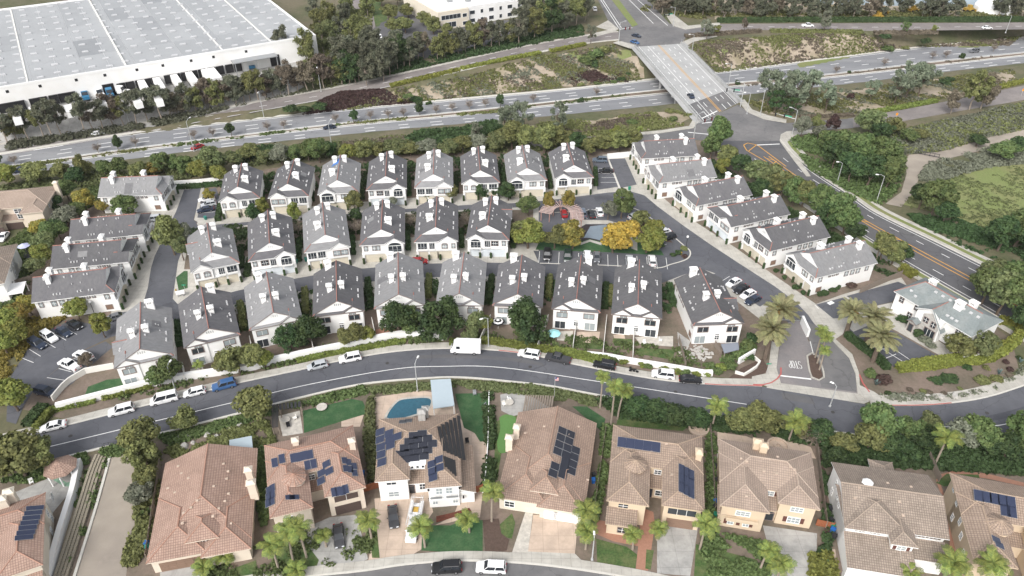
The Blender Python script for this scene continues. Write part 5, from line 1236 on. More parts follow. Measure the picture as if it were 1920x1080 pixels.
# ------------------------------------------------------------------ detached houses along the bottom
def shut(par, *bx):
    b = MB(); b.box(*bx); b.build('shutter', M['shutter'], par)
def chim2(h, px, py, zt, w=1.1, d_=1.0, m='beige', base=3.0):
    q = h.at(px, py, zt); chimney(h.e, q[0], q[1], base, zt, w, d_, m, cap=True, slots=False)
def low_house(label, FL, FR, BR, BL, tile, wall, garage, wins, flip=False):
    h = House(label, FL, FR, BR, BL, 3.3, wall, tile, 'beige', .42); W, D = h.W / 2 - .5, h.D / 2 - .5
    b0 = h.block(-W, W, -D + 1.2, D, axis='y', ends='hg', p=.40)
    b1 = h.block(.10 * W, W, -D - .8,0, axis='y', ends='hh', p=.42) if not flip else h.block(.0 * W, W, -D - .6,0, axis='y', ends='hh', p=.42)
    b2 = h.block(-.22 * W, .34 * W, -D + 1.6,-D + 6.6, E=4.5, axis='y', ends='hh', p=.5, base=2.6)
    b3 = h.block(-W, .1 * W, -D, 2, axis='y', ends='hh', p=.42)
    return h, b0, b1, b2, b3, W, D
h1, b0, b1, b2, b3, W, D = low_house('long low house with plain terracotta tile roof and two chimneys beside the access lane', (278,1055),(475,1022),(480,843),(307,867), 'tileA', 'beige', 'garageb', None)
gdoor(h1.e, -.52 * W, -D - .01,5.2,2.2, 'garageb'); gdoor(h1.e, -.04 * W, -D - .012,1.9,2.2, 'garageb')
win(h1.e, .12 * W, -D + 1.55,3.6,3.2,.45, trim='trim', nx=6, slider=True)
chim2(h1,465,880,7.2); chim2(h1,470,905,7.0,1.3)
r = random.Random(3); h1.vents([(320 + 60 * r.random() - i * 2,870 + i * 13 + 8 * r.random(), b0, 'l') for i in range(9)] + [(398 + 40 * r.random(),870 + i * 14, b0, 'r') for i in range(9)])
h1.done()
h4, b0, b1, b2, b3, W, D = low_house('low house with brown pink tile roof, stepped solar array and white garage doors', (927,937),(1087,953),(1128,793),(973,775), 'tileB', 'cream', 'trim', None, True)
gdoor(h4.e, .28 * W, -D - .62,2.4,2.1, 'trim'); gdoor(h4.e, .66 * W, -D - .62,4.6,2.1, 'trim')
win(h4.e, .06 * W, -D + 1.55,3.6,3.4,.45, trim='cream', nx=5, slider=True); win(h4.e, -.75 * W, -D - .01,.9,1.6,1.3, trim='trim')
pxs = [(640 + x / 3,720 + y / 3) for j in range(4) for x, y in ((1243 - 9 * j, 262 + 39 * j),(1290 - 9 * j, 282 + 39 * j))] + [(640 + x / 3,720 + y / 3) for j in range(4) for x, y in ((1318 - 8 * j, 372 + 39 * j),(1268 - 8 * j, 400 + 37 * j))] + [(640 + 1202 / 3,720 + 462 / 3),(640 + 1190 / 3,720 + 502 / 3)]
h4.panels(b0, 'r', pxs, 1.62,1.62, 'solard'); chim2(h4,969,800,6.6,1.0); chim2(h4,955,820,6.4,1.2)
h4.vents([(985,812, b0, 'l'),(971,863, b0, 'l'),(962,893, b0, 'l'),(1020,800, b0, 'l'),(1085,800, b0, 'r'),(1102,900, b0, 'r'),(1065,815, b0, 'r')]); h4.done()

def u_house(label, FL, FR, BR, BL, wall, tile, lw=.42, rw=.40, lf=0.0, rf=0.0, split=.12, p=.36, E=5.7, trim='beige', mainp=.40):
    """two-storey house: back block across, two wings to the front with a court between"""
    h = House(label, FL, FR, BR, BL, E, wall, tile, trim, p); W, D = h.W / 2 - .5, h.D / 2 - .5
    main = h.block(-W, W, split * D, D, axis='x', ends='hh', p=mainp)
    L_ = h.block(-W, -W + 2 * W * lw, -D + lf, D * .5, axis='y', ends='hh', p=p + .02)
    R_ = h.block(W - 2 * W * rw, W, -D + rf, D * .5, axis='y', ends='hh', p=p + .03)
    h.shed(-W + 2 * W * lw, W - 2 * W * rw, split * D - 2.2, split * D, 2.9,3.6)
    return h, main, L_, R_, W, D
h2, mn, Lw, Rw, W, D = u_house('orange tiled two storey house with round turret and scattered blue solar panels', (500,977),(684,925),(665,793),(501,838), 'beige', 'tileA', .40,.40,0,1.5,.0)
q = h2.at(551,893,7.4); h2.turret(q[0], q[1], 1.7,0,7.0,1.0)
gdoor(h2.e, W - .80 * W * .5,-D + 1.49,4.4,2.2, 'garaged'); win(h2.e, W - .80 * W * .5,-D + 1.48,3.3,4.0,1.5, trim='beige', pane='garaged', nx=2, slider=True, name='balcony_opening')
win(h2.e, -W + 2.4,-D - .01,3.4,1.2,1.1, trim='trim'); win(h2.e, -.1 * W, -.02 * D - .3,3.8,1.2,1.1, trim='trim'); win(h2.e, 0,-.25 * D + 1.0,.1,1.4,2.3, trim='browntrim', nx=1, slider=True, name='front_door')
sc = lambda l: [(x / 3,720 + y / 3) for x, y in l]; sc2 = lambda l: [(640 + x / 3,720 + y / 3) for x, y in l]
h2.panels(mn, 'f', sc([(1545,442),(1585,420),(1650,416),(1682,410),(1713,402),(1744,396),(1730,456),(1764,448)]),1.05,1.7); h2.panels(Lw, 'l', sc([(1532,585),(1532,622),(1530,660)]) + sc([(1512,598),(1510,634),(1508,670)]),1.6,1.0)
h2.panels(Lw, 'r', sc([(1632,638),(1655,636)]),1.0,1.6); h2.panels(Rw, 'l', sc([(1808,500),(1836,450),(1852,490),(1806,545)]),1.5,1.5); h2.panels(Rw, 'f', sc2([(-40,608),(-18,604),(8,600),(24,592)]),1.0,1.6); h2.panels(Rw, 'r', sc2([(18,430),(40,440),(25,475),(50,480),(72,462),(75,500)]),1.5,1.0)
chim2(h2,553,825,8.0,1.0); chim2(h2,659,826,8.0,1.0); h2.done()
h3, mn, Lw, Rw, W, D = u_house('white house with dark solar panels across its roof and a pool behind', (708,917),(862,917),(862,772),(705,790), 'white', 'tileC', .36,.38,2.2,0,-.30,.36,5.7, 'trim', .34)
h3.shed(W, W + 2.6,-D + .5, D * .35,3.0,4.2, 'r')
sb3 = W - .38 * W
win(h3.e, sb3 - .8,-D - .012,3.5,1.0,1.4, trim='trim', pane='glassp'); win(h3.e, sb3 + .9,-D - .012,3.5,1.0,1.4, trim='trim', pane='glassp'); win(h3.e, sb3 - 1.6,-D - .012,.9,.8,1.3, trim='trim', pane='glassp'); win(h3.e, sb3 + 1.9,-D - .012,.9,.8,1.3, trim='trim', pane='glassp')
bb = MB(); bb.box(sb3 - 2.6, sb3 + 2.6,-D - .9,-D - .02,2.75,2.95); bb.box(sb3 - 2.6, sb3 + 2.6,-D - .9,-D - .8,2.95,3.2); bo = bb.build('balcony', M['white'], h3.e)
rl_ = MB()
for k in (-1.35,1.35): rl_.box(sb3 + k - 1.0, sb3 + k + 1.0,-D - .86,-D - .83,3.2,3.75)
rl_.build('railing', M['greymetal'], bo)
win(h3.e, -W + 2.4,-D + 2.19,1.1,1.7,1.2, trim='trim', pane='glassp'); win(h3.e, -W + 2.2,-D + 2.19,4.2,1.6,.6, trim='trim', slider=True)
ox = (-W + .72 * W + W - .76 * W) / 2; yy = -.30 * D - 2.21
win(h3.e, ox - 1.4, yy, .05,1.1,1.9, trim='browntrim', nx=1, slider=True, arch=True, name='front_door'); win(h3.e, ox + .6, yy, .9,1.0,1.4, trim='trim'); win(h3.e, ox + 2.4, yy, .9,.9,1.4, trim='trim')
cw = MB(); cw.box(ox - 1.5, ox + 1.5,-.30 * D - .95,-.30 * D + .6,4.9,5.95); cw.build('clerestory', M['white'], h3.e)
for k in (-1.1,0,1.1): win(h3.e, ox + k * .85,-.30 * D - .96,5.1,.42,.6, trim='trim', nx=1, slider=True)
lam = MB()
for x, z in ((sb3 - 2.6,2.0),(sb3 - 2.6,4.6),(sb3 + 2.7,4.6),(sb3 + 3.3,2.0)): lam.box(x - .14, x + .14,-D - .22,-D - .02, z, z + .6)
lam.build('wall_lantern', M['plate'], h3.e)
g = [(405,290),(455,280),(380,324),(430,314),(485,306),(355,360),(407,351),(460,343),(512,335),(328,396),(380,386),(432,378),(485,371),(360,424),(412,414),(465,405)]
h3.panels(mn, 'f', sc2(g),1.68,1.42, 'solard')
h3.panels(Lw, 'l', sc2([(218,270),(218,312),(222,354),(224,396),(228,440),(268,278),(272,315),(276,345),(314,296)]),1.75,1.75); h3.panels(Rw, 'l', sc2([(508,450),(512,490),(516,525),(548,425),(552,470)]),1.6,1.6); h3.panels(mn, 'b', sc2([(345,212),(378,206)]),1.3,1.3, 'solard')
def strip(h, b, side, p0, p1, wd):
    pl = h.plane(b, side); a_, b_ = h.on_plane(*p0, pl), h.on_plane(*p1, pl); t = Vector((b_[0] - a_[0], b_[1] - a_[1], 0)); L_ = t.length; t.normalize(); n_ = Vector((-t.y, t.x, 0)) * wd / 2
    zf = lambda x, y: pl[0] + pl[1] * x + pl[2] * y + .1
    mb = MB(); q_ = [(a_[0] - n_.x, a_[1] - n_.y),(b_[0] - n_.x, b_[1] - n_.y),(b_[0] + n_.x, b_[1] + n_.y),(a_[0] + n_.x, a_[1] + n_.y)]
    mb.slab([(x, y, zf(x, y)) for x, y in q_], .06,0,0); mb.build('pool_heating_mat', mat('black_heating_mat', (.028,.028,.03),.7,.15,3), h.e)
for k in range(6): strip(h3, Rw, 'r', sc2([(548 + 22 * k, 240 - 12 * k)])[0], sc2([(580 + 22 * k, 378 + 10 * k)])[0], .62)
for k in range(5): strip(h3, Rw, 'r', sc2([(582 + 13 * k, 408 + 5 * k)])[0], sc2([(590 + 13 * k, 470 + 12 * k)])[0], .4)
chim2(h3,790,772,8.2,1.3,1.2, 'concrete2', 5); chim2(h3,797,766,8.0,1.0,1.0, 'concrete2', 5); h3.done()
h5, mn, Lw, Rw, W, D = u_house('tan house with round turret, terracotta entry court and two dark blue solar arrays', (1133,945),(1315,957),(1322,818),(1153,797), 'tan', 'tileC', .40,.40,0,.6,.02,.36,5.7, 'tan')
q = h5.at(1192,868,7.4); h5.turret(q[0], q[1], 1.65,0,7.0,1.1); h5.shed(-W, -W + 4.6,-D - 2.6,-D, 2.9,3.8)
for k in range(5): h5.panels(mn, 'f', [(1166 + 16 * k, 829 + 2.3 * k)], 1.55,1.9)
h5.panels(Rw, 'r', [(1278 + 9 * (k % 3),880 + 17 * (k // 3) + (k % 3) * 5) for k in range(9)], 2.2,1.15)
win(h5.e, -W + 2.6,-D - 2.62,.8,1.4,1.2, trim='browntrim'); win(h5.e, -W + 2.4,-D - .012,3.9,1.6,1.0, trim='tan', pane='glass'); win(h5.e, .05 * W, .02 * D - .25,4.0,1.1,1.0, trim='trim'); win(h5.e, .16 * W, .02 * D - 2.22,.8,1.7,1.2, trim='trim')
gdoor(h5.e, W - .4 * W, -D + .59,4.6,2.2, 'garageb'); win(h5.e, W - .4 * W, -D + .58,3.4,4.6,1.5, trim='tan', pane='glass', nx=3, slider=True, name='balcony_opening'); win(h5.e, -.12 * W, .02 * D - 2.22,.05,1.3,2.2, trim='browntrim', nx=1, slider=True, name='front_door')
chim2(h5,1311,847,7.6,1.0,1.4, 'tan', 4); h5.vents([(1180,860, Lw, 'l'),(1250,832, mn, 'f'),(1260,890, Rw, 'l'),(1222,845, mn, 'f')]); h5.done()
h6, mn, Lw, Rw, W, D = u_house('tan house with brown shutters, twin chimneys at the back and a wide concrete driveway', (1347,950),(1535,965),(1525,850),(1350,822), 'tan', 'tileT', .46,.38,-.6,1.8,-.35,.38,5.6, 'tan', .42)
h6.shed(-W - .2,-W + 2.3,-D - .3,-D + 5,3.0,3.9, 'f')
xl = -W + .46 * W
win(h6.e, xl, -D - .62,3.5,2.2,1.0, trim='trim', pane='glassp', nx=3); win(h6.e, xl - 1.6,-D - .62,.9,.9,1.1, trim='trim', pane='glassp'); win(h6.e, xl + .9,-D - .62,.9,.9,1.1, trim='trim', pane='glassp')
bb = MB(); bb.box(xl - 2.6, xl + 2.6,-D - 1.5,-D - .61,2.6,2.8); bb.box(xl - 2.6, xl + 2.6,-D - 1.5,-D - 1.38,2.8,3.3); bb.build('balcony', M['tan'], h6.e)
for x in (xl - 2.4, xl - .35, xl + 1.75): shut(h6.e, x - .3, x + .3,-D - .66,-D - .61,.85,2.05)
xr = W - .38 * W
for x in (xr - 1.4, xr + 1.4): shut(h6.e, x - .32, x + .32,-D + 1.74,-D + 1.79,.9,2.2)
for x in (.02 * W - 1.35,.02 * W + 1.35): shut(h6.e, x - .32, x + .32,-.35 * D - .26,-.35 * D - .21,4.0,5.0)

win(h6.e, xr, -D + 1.788,.9,1.9,1.3, trim='trim', pane='glassp', nx=3); win(h6.e, xr, -D + 1.788,3.8,1.9,1.0, trim='trim', pane='glassp', nx=3); win(h6.e, .02 * W, -.35 * D - .2,4.0,1.9,1.0, trim='trim', pane='glassp', nx=3); win(h6.e, .12 * W, -.35 * D - 2.22,.05,1.2,1.8, trim='browntrim', nx=1, slider=True, arch=True, name='front_door'); win(h6.e, -.06 * W, -.35 * D - 2.22,1.0,1.1,1.0, trim='trim', pane='glassp')
chim2(h6,1422,828,8.2,1.5,1.1, 'tan', 5); chim2(h6,1433,835,8.4,1.2,1.1, 'tan', 5)
h6.vents([(1390,860, Lw, 'l'),(1400,865, Lw, 'l'),(1432,883, mn, 'f'),(1456,888, mn, 'f'),(1412,898, mn, 'f'),(1482,875, mn, 'f'),(1400,930, Lw, 'r'),(1490,880, mn, 'f'),(1458,857, mn, 'b')]); h6.done()
h7 = House('white house with long grey brown tile roof and small clerestory windows', (1580,993),(1772,1000),(1745,893),(1563,865),5.8, 'white', 'tileD', 'trim', .36); W, D = h7.W / 2 - .5, h7.D / 2 - .5
mn = h7.block(-W, W, -D, D, axis='x', ends='gg', p=.36); Lw = h7.block(-W, .22 * W, -D - .8,1, axis='y', ends='hh', p=.42); h7.block(-.12 * W, .30 * W, -D - 2.6,-D + 3.5, axis='y', ends='hh', p=.42); h7.block(.0,.42 * W, D - 2, D + 4.2, E=3.4, axis='y', ends='hh', p=.4)
h7.shed(-W, .30 * W, -D - 6.2,-D - .8,3.0,4.6); h7.shed(.34 * W, W, -D - 3.0,-D, 3.4,4.4); h7.shed(.12 * W, .30 * W, -D - 5.4,-D - 2.6,3.2,4.2, wall=True)
for x in (-.72 * W, -.42 * W): win(h7.e, x, -D - .812,4.95,1.6,.5, trim='trim', pane='garaged', nx=3, slider=True)
for k in range(7): win(h7.e, .42 * W + k * .08 * W, -D - .012,4.85,.5,.5, trim='trim', pane='garaged', nx=1, slider=True)
win(h7.e, .08 * W, -D - 2.612,4.2,1.3,.9, trim='trim', pane='glassp'); gdoor(h7.e, -.50 * W, -D - 6.21,5.0,2.1, 'trim'); win(h7.e, .21 * W, -D - 6.212,1.0,1.8,1.3, trim='trim', pane='glassp', nx=3)
for x in (-1.0,1.0): shut(h7.e, .08 * W + x - .28,.08 * W + x + .28,-D - 2.66,-D - 2.61,4.2,5.1)

for y, z in ((2.5,4.2),(.4,3.8),(-1.2,3.6),(3.2,1.5)): win(h7.e, -W - .006, y, z, .8,1.3, face='l', trim='trim', pane='glass')
q = h7.at(1628,902,8.4); sk = MB(); sk.lathe([(.9,0),(.95,.5),(.5,.9),(.0,1.0)], 8); o = sk.build('roof_cowl', M['trim'], h7.e); o.location = (q[0], q[1], 7.6)
h7.vents([(1611,914, mn, 'f'),(1603,933, mn, 'f'),(1686,940, mn, 'f'),(1640,974, Lw, 'f'),(1693,966, mn, 'f'),(1708,913, mn, 'b'),(1664,906, mn, 'b')]); h7.done()
h8, mn, Lw, Rw, W, D = u_house('tan house with turret and a large blue solar array at the right edge', (1822,1062),(2020,1075),(2000,922),(1790,895), 'tan', 'tileC', .34,.40,0,1,.05,.36,5.8, 'tan')
q = h8.at(1875,980,7.4); h8.turret(q[0], q[1], 1.8,0,6.9,1.1)
h8.panels(mn, 'f', [(1835 + 15 * k, 929 + 3 * k) for k in range(5)] + [(1885 + 12 * k, 957 + 3 * k) for k in range(2)], 1.5,1.9); h8.panels(Lw, 'r', [(1868,1012),(1874,1022)], 1.2,1.5)
for px, py in ((1790,915),(1795,942),(1786,970),(1800,978),(1802,1005),(1806,1038)):
    q = h8.on_x(px, py, -W); win(h8.e, -W - .006, q[1], min(max(q[2] - .6,.8),4.4),.8,1.2, face='l', trim='trim', pane='glassp')
h8.done()
h0, mn, Lw, Rw, W, D = u_house('cream house with seven stacked solar panels at the lower left corner', (-130,1130),(66,1046),(99,915),(-95,985), 'cream', 'tileA', .4,.42,0,-1.0,.1,.36,5.7, 'cream')
h0.shed(W - 4.4, W - .4,-D - 5,-D - 1,3.0,4.2)
h0.panels(Rw, 'r', [(65.5 - 3.4 * k, 952.5 + 9.2 * k) for k in range(7)], 1.0,2.5)
for px, py in ((89,963),(80,989),(96,996),(100,977),(108,950),(98,935)):
    q = h0.on_x(px, py, W); win(h0.e, W + .006, q[1], min(max(q[2] - .6,.7),4.4),.9,1.2, face='r', trim='trim', pane='glassp')
chim2(h0,15,922,8,1.4,1.2, 'cream', 4); chim2(h0,1,935,8,1.4,1.2, 'cream', 4); h0.done()
# houses at the left edge
ha, mn, Lw, Rw, W, D = u_house('peach stucco house with tan tile roof and brown garage doors left of the townhouses', (-95,410),(83,398),(106,350),(-65,362), 'beige', 'tileT', .5,.22,-1,-.5,-.5,.3,5.7, 'beige', .4)
for x, w_ in ((-.1 * W, 1.4),(.35 * W, 1.8),(.75 * W, 1.0)): win(ha.e, x, -D - .02 if x < 0 else -.5 * D - .02,3.8, w_, 1.2, trim='trim')
win(ha.e, .5 * W, -D - .02 + .5,3.7,1.8,1.3, trim='trim', nx=3); gdoor(ha.e, .25 * W, -.5 * D - 2.21,4.4,2.1, 'garaged'); gdoor(ha.e, .79 * W, -D + -.51,2.4,2.1, 'garaged'); gdoor(ha.e, -.02 * W, -D - 1.01,2.4,2.1, 'garaged')
for y, z in ((1,4),(-2,4),(0,1),(-3,1)): win(ha.e, W + .006, y, z, .8,1.2, face='r', trim='trim')
chim2(ha, 103,342,8,1.1,1.1, 'beige', 3); ha.done()
hb, mn, Lw, Rw, W, D = u_house('white house with tan roof and patio cover at the left edge', (-150,560),(12,530),(28,462),(-120,478), 'white', 'tileD', .4,.5,0,0,0,.36,5.7, 'trim')
for y, z in ((2,3.8),(-1,3.8),(-3.5,1.2),(1,1.2)): win(hb.e, W + .006, y, z, .9,1.3, face='r', trim='trim')
pg = MB(); pg.box(W, W + 3.4,-D - 1,-D + 4,2.6,2.75)
for x, y in ((W + 3.2,-D - .8),(W + 3.2,-D + 3.8)): pg.box(x - .1, x + .1, y - .1, y + .1,0,2.6)
pg.build('patio_cover', M['trim'], hb.e); hb.done()
# ------------------------------------------------------------------ vehicles
PAINT = {'white': (.78,.78,.78), 'silver': (.46,.48,.50), 'grey': (.13,.135,.145), 'black': (.017,.017,.019), 'navy': (.025,.035,.06), 'blue': (.05,.12,.27), 'bluegrey': (.12,.15,.19), 'red': (.30,.02,.025), 'green': (.022,.04,.032), 'charcoal': (.05,.05,.054)}
def paint(c): return mat('paint_' + c, PAINT[c], .28,.02,1, spec=.55)
SPEC = {  # length, half width, [stations of the body: x, z of the belt/bonnet], greenhouse: base x0,x1, top x0,x1, height
 'sedan': (4.75,.91, [(0,.55,.80),(.35,.68,.96),(1.35,.86,1),(3.75,.92,1),(4.5,.86,.97),(4.75,.6,.85)], (1.25,4.15,2.05,3.45),1.44),
 'hatch': (4.35,.88, [(0,.55,.80),(.3,.7,.96),(1.15,.90,1),(3.7,.98,1),(4.2,.95,.97),(4.35,.6,.9)], (1.0,4.15,1.75,3.85),1.50),
 'suv': (4.85,.97, [(0,.6,.84),(.25,.88,.97),(1.3,1.02,1),(4.0,1.08,1),(4.75,1.04,.98),(4.85,.6,.93)], (1.25,4.72,1.95,4.45),1.76),
 'van': (5.3,1.0, [(0,.6,.84),(.25,.85,.96),(1.0,1.10,1),(4.4,1.2,1),(5.25,1.2,.99),(5.3,.6,.95)], (.75,5.22,1.6,5.1),2.05),
 'pickup': (5.7,.99, [(0,.62,.86),(.25,.92,.97),(1.5,1.05,1),(3.6,1.08,1),(5.55,1.06,.98),(5.7,.62,.94)], (1.45,3.75,2.1,3.45),1.86),
}
def car_meshes(kind):
    L, w_, st, g, Ht = SPEC[kind]; zb = .28
    mb = MB(); rings = []
    for x, z, k in st:
        W = w_ * k; rings.append([(x - L / 2,-W * .96, zb),(x - L / 2,-W, (zb + z) * .52),(x - L / 2,-W * .93, z),(x - L / 2,-W * .5, z + .035),(x - L / 2, W * .5, z + .035),(x - L / 2, W * .93, z),(x - L / 2, W, (zb + z) * .52),(x - L / 2, W * .96, zb)])
    for a, b in zip(rings, rings[1:]):
        for i in range(8): mb.face([a[i], a[(i + 1) % 8], b[(i + 1) % 8], b[i]])
    mb.face(rings[0][::-1]); mb.face(rings[-1])
    x0, x1, t0, t1 = [q - L / 2 for q in g]; zt = Ht; zw = st[2][1] - .01; wi, wt = w_ * .90, w_ * .74
    # roof panel and pillars
    mb.frus([(t0 - .05,-wt, zt - .06),(t1 + .05,-wt, zt - .06),(t1 + .05, wt, zt - .06),(t0 - .05, wt, zt - .06)], [(t0 + .12,-wt * .9, zt),(t1 - .12,-wt * .9, zt),(t1 - .12, wt * .9, zt),(t0 + .12, wt * .9, zt)])
    for sy in (-1,1):
        for (xa, xb) in ((x0, t0),(x1, t1),((x0 + x1) / 2 + .05,(t0 + t1) / 2 + .05)): mb.tube((xa, sy * wi, zw),(xb, sy * wt, zt - .05),.055, n=5)
        mb.tube(((x0 + x1) / 2 - .8, sy * (w_ + .02), zw + .02),((x0 + x1) / 2 - .8, sy * (w_ + .2), zw + .06),.09, n=6)
    if kind == 'pickup':
        a, b = x1 + .08, L / 2 - .1; mb.box(a, b, -w_ * .8, w_ * .8,.95,1.10)
    gl = {}
    def glass_quad(name, q): m_ = MB(); m_.face(q); gl[name] = m_.mesh(name, M['carglass'])
    glass_quad('windscreen', [(x0,-wi * .97, zw),(x0, wi * .97, zw),(t0, wt * .97, zt - .06),(t0,-wt * .97, zt - .06)])
    glass_quad('rear_window', [(x1,-wi * .97, zw),(t1,-wt * .97, zt - .06),(t1, wt * .97, zt - .06),(x1, wi * .97, zw)])
    for sy, nm in ((-1, 'side_window'),(1, 'side_window_')): glass_quad(nm, [(x0, sy * wi, zw),(t0, sy * wt, zt - .06),(t1, sy * wt, zt - .06),(x1, sy * wi, zw)])
    lt = MB(); lt.box(-.06,.06,-.2,.2,-.07,.07)
    wh = MB(); wh.tube((0,-.11,0),(0,.11,0),.33, n=12); rm = MB(); rm.tube((0,-.118,0),(0,.118,0),.2, n=8)
    return dict(body=mb.mesh('body', M['trim'], smooth=False), glass=gl, hl=lt.mesh('headlight', M['headlight']), tl=lt.mesh('taillight', M['taillight']), wh=wh.mesh('wheel', M['tyre']), rim=rm.mesh('rim', M['rim']), L=L, w=w_, z=st[0][1])
def car(kind, px, py, dirpx, col, label, z=0.0, terr=False, detail=True, group=None, extra=None, sc=1.0):
    """dirpx: a second pixel the nose points to"""
    if terr: p = PT(px, py); q = PT(*dirpx)
    else: p = (*P(px, py, z), z); q = (*P(*dirpx, z), z)
    a = math.atan2(q[1] - p[1], q[0] - p[0]) + math.pi
    D = cached(('car', kind), lambda: car_meshes(kind)); k = D
    nm = {'sedan': 'parked_car', 'hatch': 'parked_car', 'suv': 'parked_car', 'van': 'parked_van', 'pickup': 'pickup_truck'}[kind]
    e = empty(nm, (p[0], p[1], p[2] + .01), a, sc); tag(e, label, {'van': 'van', 'pickup': 'pickup'}.get(kind, 'car'), group)
    b = obj('body', k['body'], e); setmat(b, paint(col))
    for n_, m_ in k['glass'].items(): obj(n_.rstrip('_'), m_, b)
    for sx in (-1,1):
        for sy in (-1,1):
            w_ = obj('wheel', k['wh'], e, (sx * k['L'] * .31 - .05, sy * (k['w'] - .1),.33))
            if detail: obj('rim', k['rim'], w_)
    if detail:
        for sy in (-1,1):
            obj('headlight', k['hl'], e, (-k['L'] / 2 + .04, sy * k['w'] * .58, k['z'] + .02)); obj('taillight', k['tl'], e, (k['L'] / 2 - .02, sy * k['w'] * .66, k['z'] + .16))
    return e
def along(line, px, py, f=1):
    w_ = P(px, py); i = min(range(len(line)), key=lambda j: dist(line[j], w_)); i = min(max(i, 1), len(line) - 2); a, b = line[i - 1], line[i + 1]; l = dist(a, b)
    return (w_[0] + f * (b[0] - a[0]) / l * 5, w_[1] + f * (b[1] - a[1]) / l * 5)
def car_st(kind, px, py, col, label, f=1, **k):
    """car lined up with the curved street"""
    w_ = along(stn, px, py, f); p = P(px, py)
    e = car(kind, px, py, (px, py - 10), col, label, **k); e.rotation_euler[2] = math.atan2(w_[1] - p[1], w_[0] - p[0]) + math.pi; return e
for kind, px, py, col, f, lb in (('sedan', 101,803, 'white', -1, 'white sedan parked at the lower left end of the street'),('suv', 229,773, 'white', -1, 'white minivan parked second from the left on the street'),('van', 309,752, 'white', -1, 'white high roofed work van parked on the street'),
     ('hatch', 366,739, 'white', -1, 'white hatchback parked between the work van and a blue car'),('suv', 421,726, 'blue', -1, 'blue hatchback parked on the street above the olive tree'),('hatch', 596,689, 'silver', -1, 'silver hatchback parked below the white street wall'),('suv', 657,675, 'white', -1, 'white SUV parked next to the silver hatchback'),
     ('suv', 992,668, 'white', -1, 'white SUV parked beside the dark pickup on the street'),('pickup', 1046,676, 'charcoal', -1, 'dark grey pickup with bed cover parked on the street'),('suv', 1133,688, 'black', -1, 'black SUV parked near the motorcycle'),('suv', 1243,706, 'white', -1, 'white SUV parked between the motorcycle and a black sedan'),('sedan', 1294,715, 'black', 1, 'black sedan parked at the red kerb near the entrance')):
    car_st(kind, px, py, col, lb, f)
LOT = [('suv', 72,648,92,659, 'navy', 'dark SUV in the left curved lot, lowest of four in a row'),('suv', 94,635,114,648, 'white', 'white car between two dark cars in the left curved lot'),('sedan', 121,625,141,638, 'navy', 'dark blue sedan third up in the left curved lot'),('sedan', 141,612,160,624, 'black', 'black sedan topmost of four in the left curved lot'),
 ('pickup', 132,688,108,678, 'white', 'white pickup parked opposite the row of four cars on the left'),('suv', 157,671,134,662, 'white', 'white SUV parked next to the white pickup on the left'),('suv', 88,738,112,744, 'navy', 'dark SUV at the lower left lot beside the yellow green tree'),('sedan', 222,597,240,592, 'grey', 'grey car beside the fourth left column townhouse'),
 ('suv', 297,413,320,410, 'silver', 'silver SUV parked at the garages of the second left column townhouse'),('sedan', 388,376,366,380, 'white', 'white car uppermost in the small northwest lot'),('hatch', 392,386,370,390, 'silver', 'silver car in the middle of the small northwest lot'),('sedan', 386,396,364,400, 'navy', 'navy sedan lowest in the small northwest lot'),
 ('hatch', 787,493,812,492, 'red', 'red car tucked between the middle and front townhouse rows'),
 ('pickup', 1026,480,1025,495, 'black', 'black pickup in the stalls below the park'),('pickup', 1064,483,1063,498, 'green', 'dark green pickup in the stalls below the park'),('suv', 1101,483,1101,470, 'white', 'white SUV in the stalls beside a grey sedan below the park'),('sedan', 1119,485,1119,498, 'grey', 'grey sedan in the stalls below the park'),('suv', 1180,492,1179,478, 'silver', 'silver SUV in the stalls below the orange tree'),('suv', 1222,492,1220,478, 'white', 'white SUV at the right end of the park stalls'),
 ('suv', 1092,402,1089,392, 'bluegrey', 'blue grey SUV in the stalls above the park pool'),('sedan', 1109,404,1106,394, 'black', 'black sedan between a blue and a white car above the pool'),('sedan', 1124,400,1121,390, 'white', 'white sedan in the stalls above the park pool'),('hatch', 1057,403,1054,393, 'red', 'red car behind the curved trellis'),
 ('hatch', 1190,408,1205,402, 'silver', 'silver car under the tall green tree of the park'),('suv', 1251,449,1236,453, 'black', 'black SUV in the stalls at the right of the park'),('sedan', 1243,438,1228,441, 'white', 'white car half under the yellow green park tree'),
 ('suv', 1125,303,1102,302, 'bluegrey', 'blue grey SUV at the top of the short spur lot'),('sedan', 1136,323,1112,323, 'black', 'black car half hidden by the tree in the spur lot'),
 ('sedan', 1375,533,1362,540, 'white', 'white convertible, first of four cars by the right front townhouse'),('sedan', 1389,545,1376,552, 'black', 'black sedan, second of four cars by the right front townhouse'),('sedan', 1402,555,1389,562, 'white', 'white car, third of four cars by the right front townhouse'),('sedan', 1411,566,1398,573, 'navy', 'dark blue sedan beside the date palms'),
 ('sedan', 738,972,740,992, 'charcoal', 'dark grey sedan in the driveway of the white solar house'),('sedan', 636,1008,638,1030, 'charcoal', 'dark coupe on the concrete driveway of the turret house'),('sedan', 8,447,2,455, 'white', 'white car in the driveway at the left edge')]
for k, px, py, qx, qy, c, lb in LOT: car(k, px, py, (qx, qy), c, lb)
for k, px, py, qx, qy, c, lb in (('suv', 838,1068,800,1070, 'black', 'black SUV parked on the street at the bottom edge'),('suv', 921,1068,880,1066, 'white', 'white SUV parked on the street at the bottom edge')): car(k, px, py, (qx, qy), c, lb)
